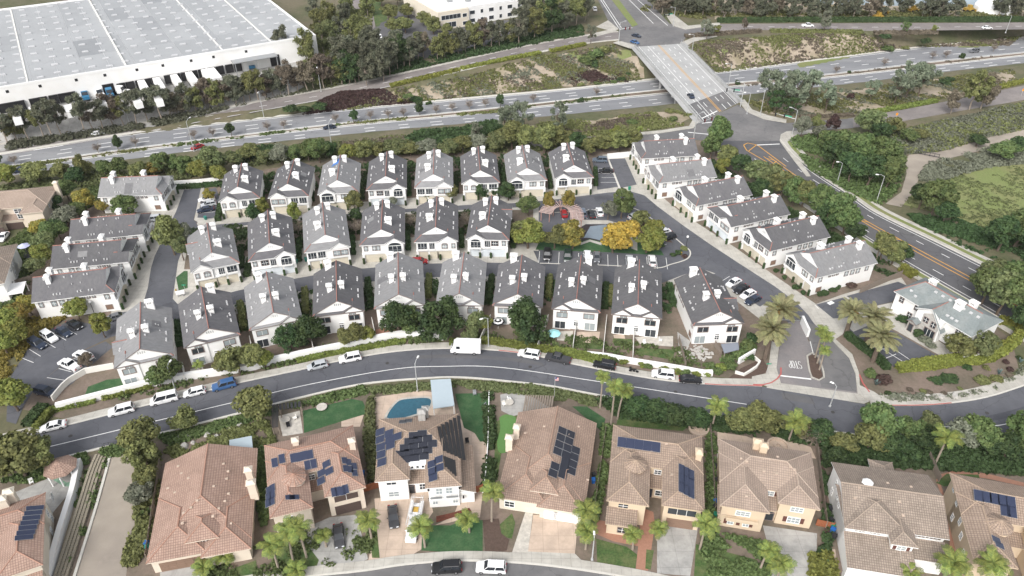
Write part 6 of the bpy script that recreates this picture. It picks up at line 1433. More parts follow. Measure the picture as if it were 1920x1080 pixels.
for k, px, py, qx, qy, c, lb in (('sedan', 184,253,230,246, 'white', 'white car on the frontage ramp below the warehouse'),('sedan', 371,278,320,286, 'red', 'red car on the near side of the highway'),('sedan', 618,241,570,247, 'navy', 'dark car on the highway left of the median conifers'),('suv', 40,322,0,328, 'navy', 'dark blue SUV on the highway at the left edge'),('suv', 1826,98,1790,103, 'grey', 'grey SUV on the far highway lanes at the right')): car(k, px, py, (qx, qy), c, lb, terr=True, detail=False)
for k, px, py, qx, qy, c, lb in (('sedan', 1295,182,1285,170, 'navy', 'dark car crossing the bridge'),('sedan', 1193,69,1205,72, 'navy', 'dark car upper of two in the far intersection'),('sedan', 1190,81,1202,85, 'blue', 'blue car lower of two in the far intersection'),('suv', 1115,19,1112,12, 'white', 'white car waiting on the road north of the far intersection'),
    ('pickup', 1514,50,1540,50, 'white', 'white pickup on the far frontage road'),('sedan', 1850,54,1880,54, 'white', 'white car on the far frontage road at the right'),('hatch', 712,70,705,60, 'white', 'white car parked by the office drive')): car(k, px, py, (qx, qy), c, lb, detail=False, z=.03)
for i in range(13):
    if i in (2,5,10): continue
    x, y = 824 + 9.6 * i, 90 - 2.35 * i; car(('suv', 'sedan', 'hatch')[i % 3], x, y, (x - 8, y - 5),('white', 'grey', 'silver', 'black', 'white', 'navy')[i % 6], f'{nth(i + 1)} parked car from the left in the office lot', detail=False, z=.05, group='cars in the office lot')
# worn patches and covers on the street
for i, (t0, t1, a, b) in enumerate(((.55,.72,12,17),(.2,.33,30,40),(.62,.8,44,47),(.1,.3,55,58),(.45,.6,66,74))):
    lf = lambda q: [(x, y, .005) for x, y, *_ in q]; ribbon_mb(lf(between(stn, sts, t0)[a:b]), lf(between(stn, sts, t1)[a:b]),12).build('asphalt_patch', M['asphalt_art'] if i % 2 else MATS['tar_patch'] if 'tar_patch' in MATS else mat('tar_patch', (.075,.077,.088),.85,.15,1), street)
mh = MB(); mh.lathe([(0,.007),(.36,.007),(.4,.004)], 14); mh = mh.mesh('manhole_cover', mat('cast_iron', (.05,.048,.046),.6,.1,3))
for i in range(7): p = between(stn, sts, .38 + .06 * (i % 2))[8 + 10 * i]; obj('manhole_cover', mh, street, (p[0], p[1], 0))
# step van
p = P(873,660); w_ = along(stn, 873,660,-1); e = empty('delivery_van', (*p, .01), math.atan2(w_[1] - p[1], w_[0] - p[0]) + math.pi); tag(e, 'tall white boxy delivery van parked on the curved street', 'van')
mb = MB(); mb.box(-2.0,3.4,-1.1,1.1,.55,3.05); mb.frus([(-3.2,-1.0,.5),(-2.0,-1.08,.5),(-2.0,1.08,.5),(-3.2,1.0,.5)], [(-3.1,-.95,1.5),(-2.0,-1.08,1.5),(-2.0,1.08,1.5),(-3.1,.95,1.5)]); mb.frus([(-3.0,-1.0,1.5),(-2.0,-1.08,1.5),(-2.0,1.08,1.5),(-3.0,1.0,1.5)], [(-2.5,-1.0,2.7),(-2.0,-1.08,2.9),(-2.0,1.08,2.9),(-2.5,1.0,2.7)])
b = mb.build('body', paint('white'), e)
g = MB(); g.face([(-3.02,-.9,1.55),(-3.02,.9,1.55),(-2.58,.9,2.6),(-2.58,-.9,2.6)]); g.build('windscreen', M['carglass'], b)
for sy in (-1,1):
    g = MB(); g.face([(-1.9, sy * 1.11,1.7),(-1.1, sy * 1.11,1.7),(-1.1, sy * 1.11,2.4),(-1.9, sy * 1.11,2.4)]); g.build('side_window', M['carglass'], b)
    for x in (-2.2,2.0): o = obj('wheel', CACHE[('car', 'suv')]['wh'], e, (x, sy * 1.0,.4), None, (1.2,1.2,1.2)); obj('rim', CACHE[('car', 'suv')]['rim'], o)
    obj('headlight', CACHE[('car', 'suv')]['hl'], e, (-3.2, sy * .7,.95))
# service truck with ladders
p = P(777,985); q = P(770,1020); e = empty('service_truck', (*p, .03), math.atan2(q[1] - p[1], q[0] - p[0]) + math.pi); tag(e, 'white service truck with ladder rack in the driveway of the white solar house', 'truck')
D = car_meshes('pickup'); b = obj('body', D['body'], e, (-.9,0,0)); setmat(b, paint('white'))
for n_, m_ in D['glass'].items(): obj(n_.rstrip('_'), m_, b)
mb = MB(); mb.box(1.1,4.0,-1.12,-.62,.7,1.5); mb.box(1.1,4.0,.62,1.12,.7,1.5); mb.box(1.1,4.0,-.62,.62,.7,.85); mb.build('tool_boxes', paint('white'), e)
mb = MB()
for y in (-1.0,1.0):
    mb.tube((-1.6, y, 2.25),(4.2, y, 2.25),.05, n=6)
    for x in (1.0,4.0): mb.tube((x, y, 1.4),(x, y, 2.25),.045, n=6)
for x in (.9,2.4,4.1): mb.tube((x, -1,2.25),(x, 1,2.25),.045, n=6)
mb.build('rack', M['trim'], e)
for y in (-.85,.75):
    mb = MB()
    for k in (-.2,.2): mb.box(-1.9,4.5, y + k - .03, y + k + .03,2.3,2.4)
    for k in range(18): mb.box(-1.7 + .35 * k, -1.66 + .35 * k, y - .2, y + .2,2.33,2.37)
    mb.build('ladder', mat('aluminium', (.6,.6,.6),.4,.05,2, metal=.5), e)
mb = MB(); mb.box(1.9,2.9,-.4,.5,.85,1.2); mb.build('crate', mat('yellow_plastic', (.6,.38,.08),.6,.05,2), e)
for sy in (-1,1):
    for x in (-2.7,2.4): o = obj('wheel', D['wh'], e, (x, sy * .9,.38), None, 1.15); obj('rim', D['rim'], o)
    obj('headlight', D['hl'], e, (-3.72, sy * .6,.65))
# motorcycle
p = P(1188,698); w_ = along(stn, 1188,698); e = empty('motorcycle', (*p, .01), math.atan2(w_[1] - p[1], w_[0] - p[0])); tag(e, 'black motorcycle parked at the kerb of the curved street', 'motorcycle')
for x in (-.72,.72): mb = MB(); mb.tube((x, -.07,.32),(x, .07,.32),.32, n=14); mb.build('wheel', M['tyre'], e)
mb = MB(); mb.tube((-.7,0,.35),(-.1,0,.75),.09, n=8); mb.tube((.7,0,.35),(.45,0,1.0),.05, n=8); mb.box(-.25,.3,-.18,.18,.3,.72); mb.frus([(-.1,-.16,.72),(.45,-.14,.78),(.45,.14,.78),(-.1,.16,.72)], [(0,-.1,1.0),(.4,-.1,1.02),(.4,.1,1.02),(0,.1,1.0)]); mb.build('frame', M['plate'], e)
mb = MB(); mb.frus([(-.75,-.12,.74),(-.1,-.16,.74),(-.1,.16,.74),(-.75,.12,.74)], [(-.75,-.1,.9),(-.1,-.12,.84),(-.1,.12,.84),(-.75,.1,.9)]); mb.build('seat', M['plate'], e)
mb = MB(); mb.tube((.42,-.38,1.08),(.42,.38,1.08),.03, n=6); mb.build('handlebar', M['darkmetal'], e); mb = MB(); mb.box(-1.0,-.55,-.25,.25,.9,1.25); mb.build('top_case', M['plate'], e)

# ------------------------------------------------------------------ warehouse
WH = 10.0
w0, w1 = P(-160,189, WH), P(592,65, WH); aw = ang(w0, w1); dwx = (math.cos(aw), math.sin(aw)); nwx = (-dwx[1], dwx[0])
Lw_, Dw = dist(w0, w1),115.5
ew = empty('warehouse', (*w0,0), aw); tag(ew, 'huge white flat roofed warehouse with rows of skylights and loading docks', 'warehouse')
mb = MB(); mb.box(0, Lw_, 0, Dw, 0, WH - .8); mb.build('wall', M['white'], ew)
pb = MB()
for x0, x1, y0, y1 in ((0, Lw_, 0,.5),(0, Lw_, Dw - .5, Dw),(0,.5,.5, Dw - .5),(Lw_ - .5, Lw_, .5, Dw - .5)): pb.box(x0, x1, y0, y1, WH - .9, WH)
pb.build('parapet', M['trim'], ew)
nb = 16
r = random.Random(5); patch = [mat('membrane_%d' % i, c, .7,.05,.15, c2=tuple(q * .93 for q in c), scale2=.04) for i, c in enumerate(((.365,.375,.382),(.295,.305,.315),(.33,.34,.348),(.27,.28,.29)))]
for i in range(nb):       # roofing bays, each its own sheet
    for j in range(5):
        mb = MB(); a, b = .5 + (Lw_ - 1) * i / nb, .5 + (Lw_ - 1) * (i + 1) / nb; c, d2 = .5 + (Dw - 1) * j / 5,.5 + (Dw - 1) * (j + 1) / 5
        mb.box(a + .05, b - .05, c + .05, d2 - .05, WH - .8, WH - .70 + .006 * ((i + j) % 2))
        mb.build('roof_bay', patch[r.choice((0,0,2,1,2,0,3) if 6 <= i <= 11 else (0,0,2,0))], ew)
lp = MB()
for t in (.24,.475,.73,.87):
    lp.box(Lw_ * t - .3, Lw_ * t + .3,.5, Dw - .5, WH - .68, WH - .15 if t in (.475,) else WH - .5)
lp.build('roof_upstand', M['fencew'], ew)
def sky_mesh():
    m_ = MB(); m_.box(-1.25,1.25,-.55,.55,0,.35); m_.frus([(-1.2,-.5,.35),(1.2,-.5,.35),(1.2,.5,.35),(-1.2,.5,.35)], [(-1., -.25,.6),(1., -.25,.6),(1., .25,.6),(-1., .25,.6)]); return m_.mesh('skylight', mat('skylight_acrylic', (.46,.467,.475),.3,.02,1))
sk = cached('sky', sky_mesh); n = 0
for i in range(24):
    for j in range(11):
        x = Lw_ * (i + .5) / 24; y = 5 + Dw * j / 11.0
        w_ = (w0[0] + dwx[0] * x + nwx[0] * y, w0[1] + dwx[1] * x + nwx[1] * y)
        if y < Dw - 3 and n < 300 and w_[0] > -.72 * w_[1] - 10: obj('skylight', sk, ew, (x, y + (2.5 if i % 2 else 0), WH - .7)); n += 1
def dock_mesh():
    m_ = MB(); m_.box(-1.3,1.3,-.55,0,.6,3.7); m_.box(-1.5,1.5,-.75,0,3.7,4.0); m_.box(-1.5,-1.25,-.7,0,.6,3.7); m_.box(1.25,1.5,-.7,0,.6,3.7); return m_.mesh('dock_door', M['plate'])
dk = cached('dock', dock_mesh)
def whx(px, py, z=3.0): w_ = P(px, py, z); x, y = w_[0] - w0[0], w_[1] - w0[1]; return x * dwx[0] + y * dwx[1]
DOCK = [(5,201),(22,197),(38,193),(64,190),(80,185),(100,182),(118,180),(133,176),(227,160),(244,158),(276,152),(293,151),(315,145),(346,139),(378,133),(428,124),(444,121),(262,155),(330,142),(362,136),(396,130),(411,127)]
DOCK = sorted(DOCK)
for px, py in DOCK: obj('dock_door', dk, ew, (whx(px, py),0,-.0))
mb = MB(); mb.box(-2,2,-.1,0,0,4.5); me_ = mb.mesh('bay_opening', M['plate'])
obj('bay_opening', me_, ew, (whx(511,106),0,0)); obj('bay_opening', me_, ew, (whx(203,164),0,0))
mb = MB(); mb.box(-9,9,-5,-.02,5.2,5.5); [mb.box(x - .15, x + .15,-4.9,-4.6,0,5.2) for x in (-8.5,0,8.5)]; o = mb.build('canopy', M['greymetal'], ew); o.location = (whx(473,114),0,0)
mb = MB(); mb.box(-.5,.5,-.06,0,7.4,8.4); me_ = mb.mesh('wall_vent', M['plate'])
for px in (10,72,143,201,268,324,387,438,515): obj('wall_vent', me_, ew, (whx(px, 150,8),0,0))
# trailers at the docks
def trailer_meshes():
    b = MB(); b.box(-1.28,1.28,-13,0,1.15,4.05); u = MB(); u.box(-1.1,1.1,-12,-3.5,.8,1.15)
    for y in (-3.2,-4.5): u.tube((-1.2, y, .5),(1.2, y, .5),.5, n=12)
    u.box(-.9,-.7,-10.5,-10.3,0,.8); u.box(.7,.9,-10.5,-10.3,0,.8); return b.mesh('box', M['trim']), u.mesh('undercarriage', M['plate'])
tb = cached('trl', trailer_meshes)
for i, px in enumerate((262,293,330,362,396,411)):
    x = whx(px, 150); wx, wy = w0[0] + dwx[0] * x, w0[1] + dwx[1] * x
    e = empty('semi_trailer', (wx - nwx[0] * .8, wy - nwx[1] * .8,0), aw); tag(e, f'white trailer backed to the docks, {nth(i + 1)} from the left', 'trailer', 'trailers at the warehouse docks'); obj('box', tb[0], e); obj('undercarriage', tb[1], e)
def tractor(px, py, col, label, rz=0.0):
    p = P(px, py); e = empty('truck', (*p, .02), aw + rz); tag(e, label, 'truck')
    mb = MB(); mb.box(-1.2,1.2,-3.4,-1.5,.9,2.0); mb.frus([(-1.2,-1.6,.9),(1.2,-1.6,.9),(1.2,.9,.9),(-1.2,.9,.9)], [(-1.1,-1.0,3.4),(1.1,-1.0,3.4),(1.1,.9,3.6),(-1.1,.9,3.6)]); b = mb.build('cab', col, e)
    mb = MB(); mb.box(-.9,.9,-3.2,3.6,.6,.95); mb.build('chassis', M['plate'], e)
    for y in (-2.6,2.2,3.3):
        for x in (-1.0,1.0): m_ = MB(); m_.tube((x - .18, y, .5),(x + .18, y, .5),.5, n=12); m_.build('wheel', M['tyre'], e)
    g = MB(); g.face([(-1.0,-1.5,2.1),(1.0,-1.5,2.1),(1.0,-1.08,3.2),(-1.0,-1.08,3.2)]); g.build('windscreen', M['carglass'], b); return e
bl_ = mat('paint_truck_blue', (.04,.18,.33),.35,.03,1, spec=.5)
tractor(208,182, bl_, 'blue truck tractor in the loading yard'); tractor(162,186, bl_, 'blue truck tractor half hidden by the eucalyptus belt'); tractor(470,128, bl_, 'blue truck tractor under the dock canopy'); tractor(228,178, M['trim'], 'white truck tractor beside the blue one', .9); tractor(526,116, M['trim'], 'white truck near the warehouse corner', .3); tractor(188,182, M['trim'], 'white truck tractor left of the blue one', .2)
WT = [(30,245),(125,232),(248,216),(290,212),(185,218),(60,236)]
for i, (px, py) in enumerate(WT):
    p = PT(px + 6, py - 20); e = empty('parked_trailer', (p[0], p[1], p[2] + .02), aw + .05 * (i % 3)); tag(e, f'white trailer parked behind the eucalyptus belt, {nth(sorted(q[0] for q in WT).index(px) + 1)} from the left', 'trailer', 'trailers behind the tree belt')
    o = obj('box', tb[0], e); o.scale = (1,.6,.8); o = obj('undercarriage', tb[1], e); o.scale = (1,.6,.8)
# ------------------------------------------------------------------ office and far buildings
OH = 8.0
c0, c1, c2 = P(818,24, OH), P(874,14, OH), P(988,-2, OH); eo = empty('office_building', (*c0,0), ang(c0, c2)); tag(eo, 'white and cream two storey office building with dark windows beyond the highway', 'building')
Lo = dist(c0, c2); xm = dist(c0, c1)
mb = MB(); mb.box(xm, Lo, 0,40,0, OH); mb.build('wall', M['white'], eo); mb = MB(); mb.box(0, xm, -1.5,40,0, OH + .3); mb.build('wall_wing', M['cream'], eo)
mb = MB(); mb.box(.6, Lo - .6,.6,39.5, OH + .2, OH + .4); mb.build('roof', M['trim'], eo)
mb = MB()
for x, y in ((12,12),(20,8),(28,14),(33,9)): mb.box(x, x + 2.5, y, y + 2, OH + .4, OH + 1.6)
mb.build('roof_units', M['greymetal'], eo)
for k in range(6):
    for z in (1.0,4.8):
        if xm + 2.2 + k * 5.2 < Lo - 1.5: win(eo, xm + 2.6 + k * 5.2,-.02, z, 2.6 if k % 2 == 0 else 1.4,1.7, nx=1, slider=True)
win(eo, xm * .42,-1.52,4.6, xm * .62,2.0, nx=5, slider=True); win(eo, xm * .42,-1.52,.8, xm * .3,2.4, nx=2, slider=True); win(eo, xm * .86,-1.52,4.6,2.2,1.6, nx=1, slider=True); win(eo, xm * .86,-1.52,.9,2.2,1.6, nx=1, slider=True)
f0, f1 = P(1540,8), P(2150,20); fh = empty('industrial_building', (*f0,0), ang(f0, f1)); tag(fh, 'long blue grey industrial building with tan piers at the top right edge', 'building')
Lf = dist(f0, f1); mb = MB(); mb.box(0, Lf, 0,60,0,11); mb.build('wall', mat('blue_grey_wall', (.33,.40,.46),.8,.06,.3), fh)
for k in range(9): mb = MB(); mb.box(-1.2,1.2,-.5,0,0,11.2); o = mb.build('pier', M['beige'], fh); o.location = (Lf * (k + .4) / 9,-.01,0)
w_ = P(1860,22); e = empty('tent', (*w_, 0),.2); tag(e, 'white domed tent in the yard at the top right', 'tent'); mb = MB(); mb.lathe([(9,0),(9,3),(7,6),(4,8),(0,9)], 14); mb.build('cover', M['trim'], e)
yl = mat('machine_yellow', (.34,.22,.04),.5,.1,1)
YM = [(1652,25,0),(1710,23,.5),(1645,36,.2),(1815,22,.1)]
for i, (px, py, a) in enumerate(sorted(YM)):
    e = empty('loader', (*P(px, py),.02), a); tag(e, f'yellow loader in the yard beyond the far road, {nth(i + 1)} from the left', 'loader', 'yellow machines in the far yard')
    mb = MB(); mb.box(-2.4,2.0,-1.2,1.2,.9,2.1); mb.box(-.6,1.0,-1,1,2.1,3.4); b = mb.build('body', yl, e); mb = MB(); mb.box(2.6,3.6,-1.5,1.5,.2,1.3); mb.tube((1.8,0,1.8),(3,0,.8),.2); mb.build('bucket', yl, e)
    for x in (-1.5,1.4):
        for y in (-1.2,1.2): m_ = MB(); m_.tube((x, y - .3,.7),(x, y + .3,.7),.7, n=12); m_.build('wheel', M['tyre'], e)
# ------------------------------------------------------------------ planting
def treerow(kind, pts, leaf, h, rad, desc, phrase, group, **k):
    """pts: (x, y[, height, radius, leaf]); labels count from the left of the row"""
    for i, p in enumerate(sorted(pts)):
        tree(kind, p[0], p[1], p[2] if len(p) > 2 else h, p[3] if len(p) > 3 else rad, p[4] if len(p) > 4 else leaf, f'{nth(i + 1)} {desc} from the left {phrase}', group, **k)
def shrubrow(pts, leaf, rad, h, desc, phrase, group, **k):
    for i, p in enumerate(sorted(pts)):
        shrub(p[0], p[1], p[2] if len(p) > 2 else rad, p[3] if len(p) > 3 else h, p[4] if len(p) > 4 else leaf, f'{nth(i + 1)} {desc} from the left {phrase}', group, **k)
r = random.Random(1)
def jit(pts, h, rd, leafs): return [(x, y, h * r.uniform(.85,1.15), rd * r.uniform(.85,1.15), r.choice(leafs)) for x, y in pts]
treerow('euc', jit([(10,258),(32,262),(50,252),(78,246),(92,240),(112,244),(153,230),(172,236),(190,232),(212,232),(230,228),(253,222),(276,222),(300,212),(318,214),(336,216),(353,214),(370,210),(393,202),(408,203),(423,200),(442,196),(457,188),(470,188),(483,178),(500,184),(513,180),(527,178),(540,168),(560,172),(575,160),(590,165),(606,155),(622,158),(640,150)], 10.5,3.8, ['euc', 'euc', 'euc', 'olive', 'brown']), 'euc', 10,3.4, 'eucalyptus', 'in the belt below the warehouse docks', 'eucalyptus belt below the docks')
treerow('euc', jit([(534,112),(578,118),(606,100),(600,74),(622,96),(594,45),(620,60),(640,78),(648,50),(662,98),(690,30),(655,30)], 13,4, ['euc', 'olive', 'mid']), 'euc', 12,4, 'tall eucalyptus', 'around the warehouse corner', 'eucalyptus at the warehouse corner')
treerow('euc', jit([(660,126),(672,140),(683,132),(695,146),(707,126),(718,140),(733,120),(745,132),(757,125),(668,156),(653,158),(688,160),(717,152),(640,122),(770,128),(648,138),(730,142),(700,112),(748,112)], 13,4.4, ['euc', 'euc', 'euc', 'dark']), 'euc', 13,4, 'eucalyptus', 'in the dense grove left of the office lot', 'eucalyptus grove by the office lot')
treerow('euc', jit([(782,112),(795,108),(822,112),(836,106),(850,105),(862,102),(873,100),(890,95),(907,88),(922,90),(937,88),(955,84)], 11,3.6, ['euc', 'euc', 'olive', 'brown']), 'euc', 11,3.3, 'eucalyptus', 'along the ramp below the office lot', 'eucalyptus along the ramp')
treerow('euc', jit([(973,84),(985,70),(1003,74),(990,42),(1015,60),(1033,64),(1045,50),(1057,58),(1068,44),(1080,48),(1095,40),(1102,30),(1020,36),(1060,28)], 15,4.6, ['euc', 'dark', 'euc', 'olive']), 'euc', 14,4.4, 'tall eucalyptus', 'in the grove right of the office', 'eucalyptus grove right of the office')
treerow('round', [(797,48,7,4.5),(813,64,8,5),(840,68,6,3.2),(880,64,6,3),(760,62,8,5.5),(730,42,9,5),(790,95,8,4.6, 'olive'),(738,62,7,4),(765,34,7,4.5),(715,12,8,4.5),(745,10,7,4)], 'olive', 8,4.5, 'olive green tree', 'in the office parking lot', 'trees in the office lot')
treerow('euc', jit([(1225,18),(1240,25),(1262,22),(1285,30),(1300,25),(1317,30),(1340,28),(1357,34),(1380,26),(1405,30),(1420,35),(1437,33),(1458,28),(1480,34),(1500,28),(1520,35),(1545,30),(1567,36),(1585,30),(1600,35),(1627,35),(1647,34),(1690,26),(1727,35),(1744,30),(1760,36),(1787,35),(1873,33),(1900,30),(1916,34)], 12,4.2, ['euc', 'euc', 'euc', 'brown']), 'euc', 11,3.6, 'eucalyptus', 'along the top right edge', 'trees beyond the far frontage road')
treerow('torrey', [(1325,76,10,3.5, 'grey'),(1395,60,7,1.6, 'brown'),(1543,62,11,3.6, 'grey'),(1343,66,5,2.2, 'lime'),(1107,82,9,2.8, 'grey'),(1695,64,6,2.2, 'green'),(1750,62,4,1.6, 'lime')], 'grey', 10,3.5, 'grey green tree', 'along the far roads', 'scattered trees by the far roads')
treerow('torrey', [(1440,198,14,5.2),(1462,204,15,5.6),(1490,208,14,5.4),(1512,196,14,5.0),(1478,190,13,4.8),(1545,211,12,4.4),(1630,190,9,3.2),(1677,195,13,4.8),(1698,184,15,5.2),(1722,180,14,5.0),(1450,212,9,3.6, 'dark'),(1480,216,7,3.2, 'dark')], 'torrey', 13,5, 'grey green pine', 'on the slope right of the bridge', 'pines right of the bridge')
treerow('euc', [(1818,206,15,5, 'olive'),(1838,204,13,4.2, 'brown'),(1782,214,9,3, 'brown')], 'olive', 12,4, 'brownish eucalyptus', 'beside the right hand ramp', 'eucalyptus by the right ramp')
treerow('torrey', [(948,250,10,3.6),(972,256,13,4.6),(1045,256,13,3.6),(893,262,7,2.2, 'grey')], 'torrey', 12,4, 'tall grey pine', 'between the highway and the back townhouses', 'pines by the near highway edge')
treerow('round', [(664,231),(787,216),(938,203),(223,282),(435,257),(-2,312)], 'dark', 5.6,2.1, 'small dark conifer', 'on the highway median', 'conifers on the median')
treerow('bare', [(28,309),(185,287),(255,275),(365,261),(400,257),(502,245),(533,242),(630,230),(695,224),(728,222),(757,219),(818,213),(848,209),(880,205),(910,201),(1000,192),(1118,180),(1567,138),(1657,124),(1747,111),(1773,109),(1862,97)], 'purple', 4.2,1.8, 'small bare tree', 'on the highway median', 'bare trees on the median', cat='tree')
shrubrow([(1090,192,1.6,2.2),(1382,159,1.3,2.4),(1803,109,1.5,2.6),(1535,143,.9,1.4),(1592,137,.9,1.4)], 'dark', 1.4,2, 'round dark shrub', 'on the highway median', 'round shrubs on the median')
BK = [(20,350,7,4.4, 'lime'),(75,345,7,5, 'olive'),(120,340,6,3.5, 'olive'),(145,346,6,3.5, 'dark'),(163,334,8,3, 'olive'),(200,330,5,3.2, 'green'),(227,332,6,3.4, 'green'),(263,335,6,3.4, 'olive'),(290,332,5,3, 'yellow'),(307,325,7,3.6, 'green'),(336,322,6,3, 'green'),(353,332,7,3.4, 'green'),(377,342,7,3.4, 'lime'),(400,330,9,5, 'mid'),(415,345,6,3.2, 'lime'),(440,318,6,4, 'mid'),(470,305,6,4, 'olive'),(500,308,5,3.5, 'mid'),(530,310,7,4, 'grey'),(556,306,6,3.6, 'green'),(580,302,8,4, 'green'),(600,305,8,4.2, 'green'),(620,296,6,3, 'dark'),(657,304,7,3.6, 'lime'),(683,302,7,4, 'olive'),(712,296,5,3.6, 'olive'),(740,292,6,4.4, 'mid'),(770,292,5,4, 'olive'),(800,290,5,4, 'grey'),(840,292,6,4, 'mid'),(868,288,6,4, 'olive'),(895,285,6,4, 'grey'),(927,284,7,4.6, 'mid'),(960,280,9,5.5, 'olive'),(987,285,9,5, 'olive'),(1020,288,10,5.2, 'olive'),(1042,280,8,4.4, 'olive'),(1060,282,7,4, 'olive'),(1082,284,7,4, 'dark'),(1107,290,6,4, 'olive'),(1130,284,6,4, 'olive'),(1157,268,6,3.2, 'lime'),(1160,284,7,4.4, 'olive'),(1185,276,6,3.6, 'olive')]
treerow('round', BK, 'mid', 7,4, 'tree', 'in the screen between highway and back townhouses', 'screen of trees behind the back row')
RT = [(1342,292,13,4.6, 'green'),(1330,302,9,3.6, 'green'),(1360,318,8,4, 'olive'),(1385,330,7,3.8, 'dark'),(1352,330,6,3, 'lime'),(1415,352,9,4.6, 'mid'),(1440,366,10,5, 'mid'),(1462,374,9,4.6, 'olive'),(1485,386,9,4.4, 'green'),(1505,388,8,4, 'olive'),(1420,378,7,3.6, 'dark'),(1530,408,10,4.4, 'green'),(1558,425,12,5.4, 'green'),(1545,436,9,4, 'dark'),(1580,440,9,4.2, 'green'),(1600,452,6,3, 'dark'),(1650,490,8,3.8, 'olive'),(1672,496,7,3.2, 'olive'),(1690,492,5,2.6, 'dark')]
treerow('round', RT, 'green', 9,4.4, 'tree', 'in the strip between the right column and the wide road', 'trees behind the right column')
RR = [(1500,260,8,3.2, 'grey'),(1532,262,5,2.6, 'grey'),(1558,256,8,2.6, 'red'),(1530,246,6,2.8, 'olive'),(1625,252,10,5.4, 'mid'),(1650,262,7,4.4, 'dark'),(1670,256,7,4, 'olive'),(1575,302,11,5.6, 'green'),(1605,318,12,5.8, 'green'),(1560,320,10,5, 'dark'),(1640,322,12,5.6, 'green'),(1662,334,11,5, 'green'),(1590,345,10,5.2, 'dark'),(1625,352,11,5.4, 'dark'),(1660,355,10,4.8, 'green'),(1550,290,8,4.4, 'green'),(1700,270,5,3.6, 'green'),(1725,262,4,3.4, 'olive')]
treerow('round', RR, 'green', 10,5, 'tree', 'in the grove right of the near intersection', 'grove right of the intersection')
treerow('round', [(1745,405,11,5.6, 'green'),(1722,392,8,4, 'dark'),(1768,418,6,3.8, 'dark'),(1870,470,10,5, 'dark'),(1900,465,11,5.6, 'green'),(1925,480,10,5, 'dark'),(1880,300,6,5.6, 'green'),(1830,275,4,3.6, 'dark'),(1910,285,5,4, 'dark')], 'green', 9,5, 'tree', 'near the dirt path at the right edge', 'trees by the dirt path')
treerow('round', [(1840,570,10,4.6, 'green'),(1868,590,12,5.6, 'mid'),(1900,600,12,5.4, 'green'),(1925,580,10,5, 'mid'),(1850,548,9,4.2, 'mid'),(1890,560,10,5, 'green'),(1915,625,8,4, 'dark')], 'mid', 10,5, 'large bright green tree', 'behind the green roofed building', 'trees behind the green roofed building')
treerow('round', [(1790,672,6,3.8, 'olive'),(1830,672,7.5,3.2, 'mid')], 'mid', 7,3.6, 'tree', 'in front of the green roofed building', 'trees before the green roofed building', trunk='barkpale')
PK = [(990,466,8.5,5.2, 'lime'),(975,452,6,3.2, 'olive'),(1040,466,7,4.0, 'olive'),(1072,466,8,4.6, 'yellow'),(1150,474,8,4.6, 'orange'),(1170,468,8.5,5.2, 'orange'),(1212,474,8,4.8, 'lime'),(1225,450,6,3.0, 'lime'),(1166,410,9,4.0, 'green'),(1140,412,6,2.8, 'grey'),(1028,397,6.5,2.3, 'yellow'),(1065,396,6.5,2.4, 'yellow'),(990,405,6,3.6, 'green'),(1200,424,4.5,3.4, 'olive')]
treerow('round', PK, 'olive', 7,4, 'tree', 'around the little park', 'trees of the park')
ALY = [(800,378,4.2,1.8, 'olive'),(846,376,5,2.6, 'olive'),(903,374,5.4,2.3, 'dark'),(952,376,6,3.0, 'dark'),(735,392,4,1.9, 'grey'),(930,372,4,1.8, 'dark'),(495,404,5.5,2.6, 'lime'),(475,414,5,2.6, 'dark'),(555,416,6,2.4, 'lime'),(665,398,6.5,3.2, 'olive'),(668,420,5,2.0, 'dark')]
treerow('round', ALY, 'olive', 5,2.4, 'small tree', 'between the back and middle townhouse rows', 'small trees of the alley')
treerow('bare', [(560,440,4.5,2.2),(668,440,5,2.4),(770,428,5,2.2),(872,422,4.5,2),(228,372,6,3),(205,392,5,2.2)], 'brown', 4.6,2.2, 'leafless tree', 'in the gaps between townhouses', 'leafless trees between townhouses')
LF = [(328,478,11,4.4, 'olive'),(352,470,8,3.2, 'grey'),(345,488,7,2.8, 'mid'),(165,398,7,3.8, 'yellow'),(150,410,5,3, 'green'),(240,408,6.5,4.6, 'green'),(195,400,4,2.4, 'yellow'),(130,375,6,3.6, 'green'),(130,425,6,3.6, 'grey'),(110,398,5,3, 'dark'),(78,440,5,2.8, 'yellow'),(100,455,6,3.2, 'green'),(90,475,6,3.2, 'mid'),(115,450,5,3, 'green'),(85,498,6,3.2, 'lime'),(75,512,5,3, 'mid'),(112,432,4,2.6, 'dark'),(150,600,5.5,3.0, 'lime'),(198,632,6.5,2.6, 'lime'),(45,610,6,3.2, 'yellow'),(60,590,5,3, 'yellow'),(25,620,6,3.5, 'lime'),(35,650,6.5,3.6, 'lime'),(15,665,6,3.4, 'lime'),(395,376,4,2.0, 'yellow')]
treerow('round', LF, 'olive', 6,3.2, 'tree', 'on the left side of the townhouses', 'trees on the left of the grounds')
FT = [(748,628,9,4.2, 'dark'),(770,622,7,3, 'green'),(830,632,11,5.2, 'dark'),(985,640,11,5.2, 'dark'),(585,650,8.5,3.9, 'dark'),(545,656,7,3.4, 'dark')]
treerow('pine', FT, 'dark', 9,4.4, 'dense dark green tree', 'behind the front row along the street wall', 'dark trees along the street wall')
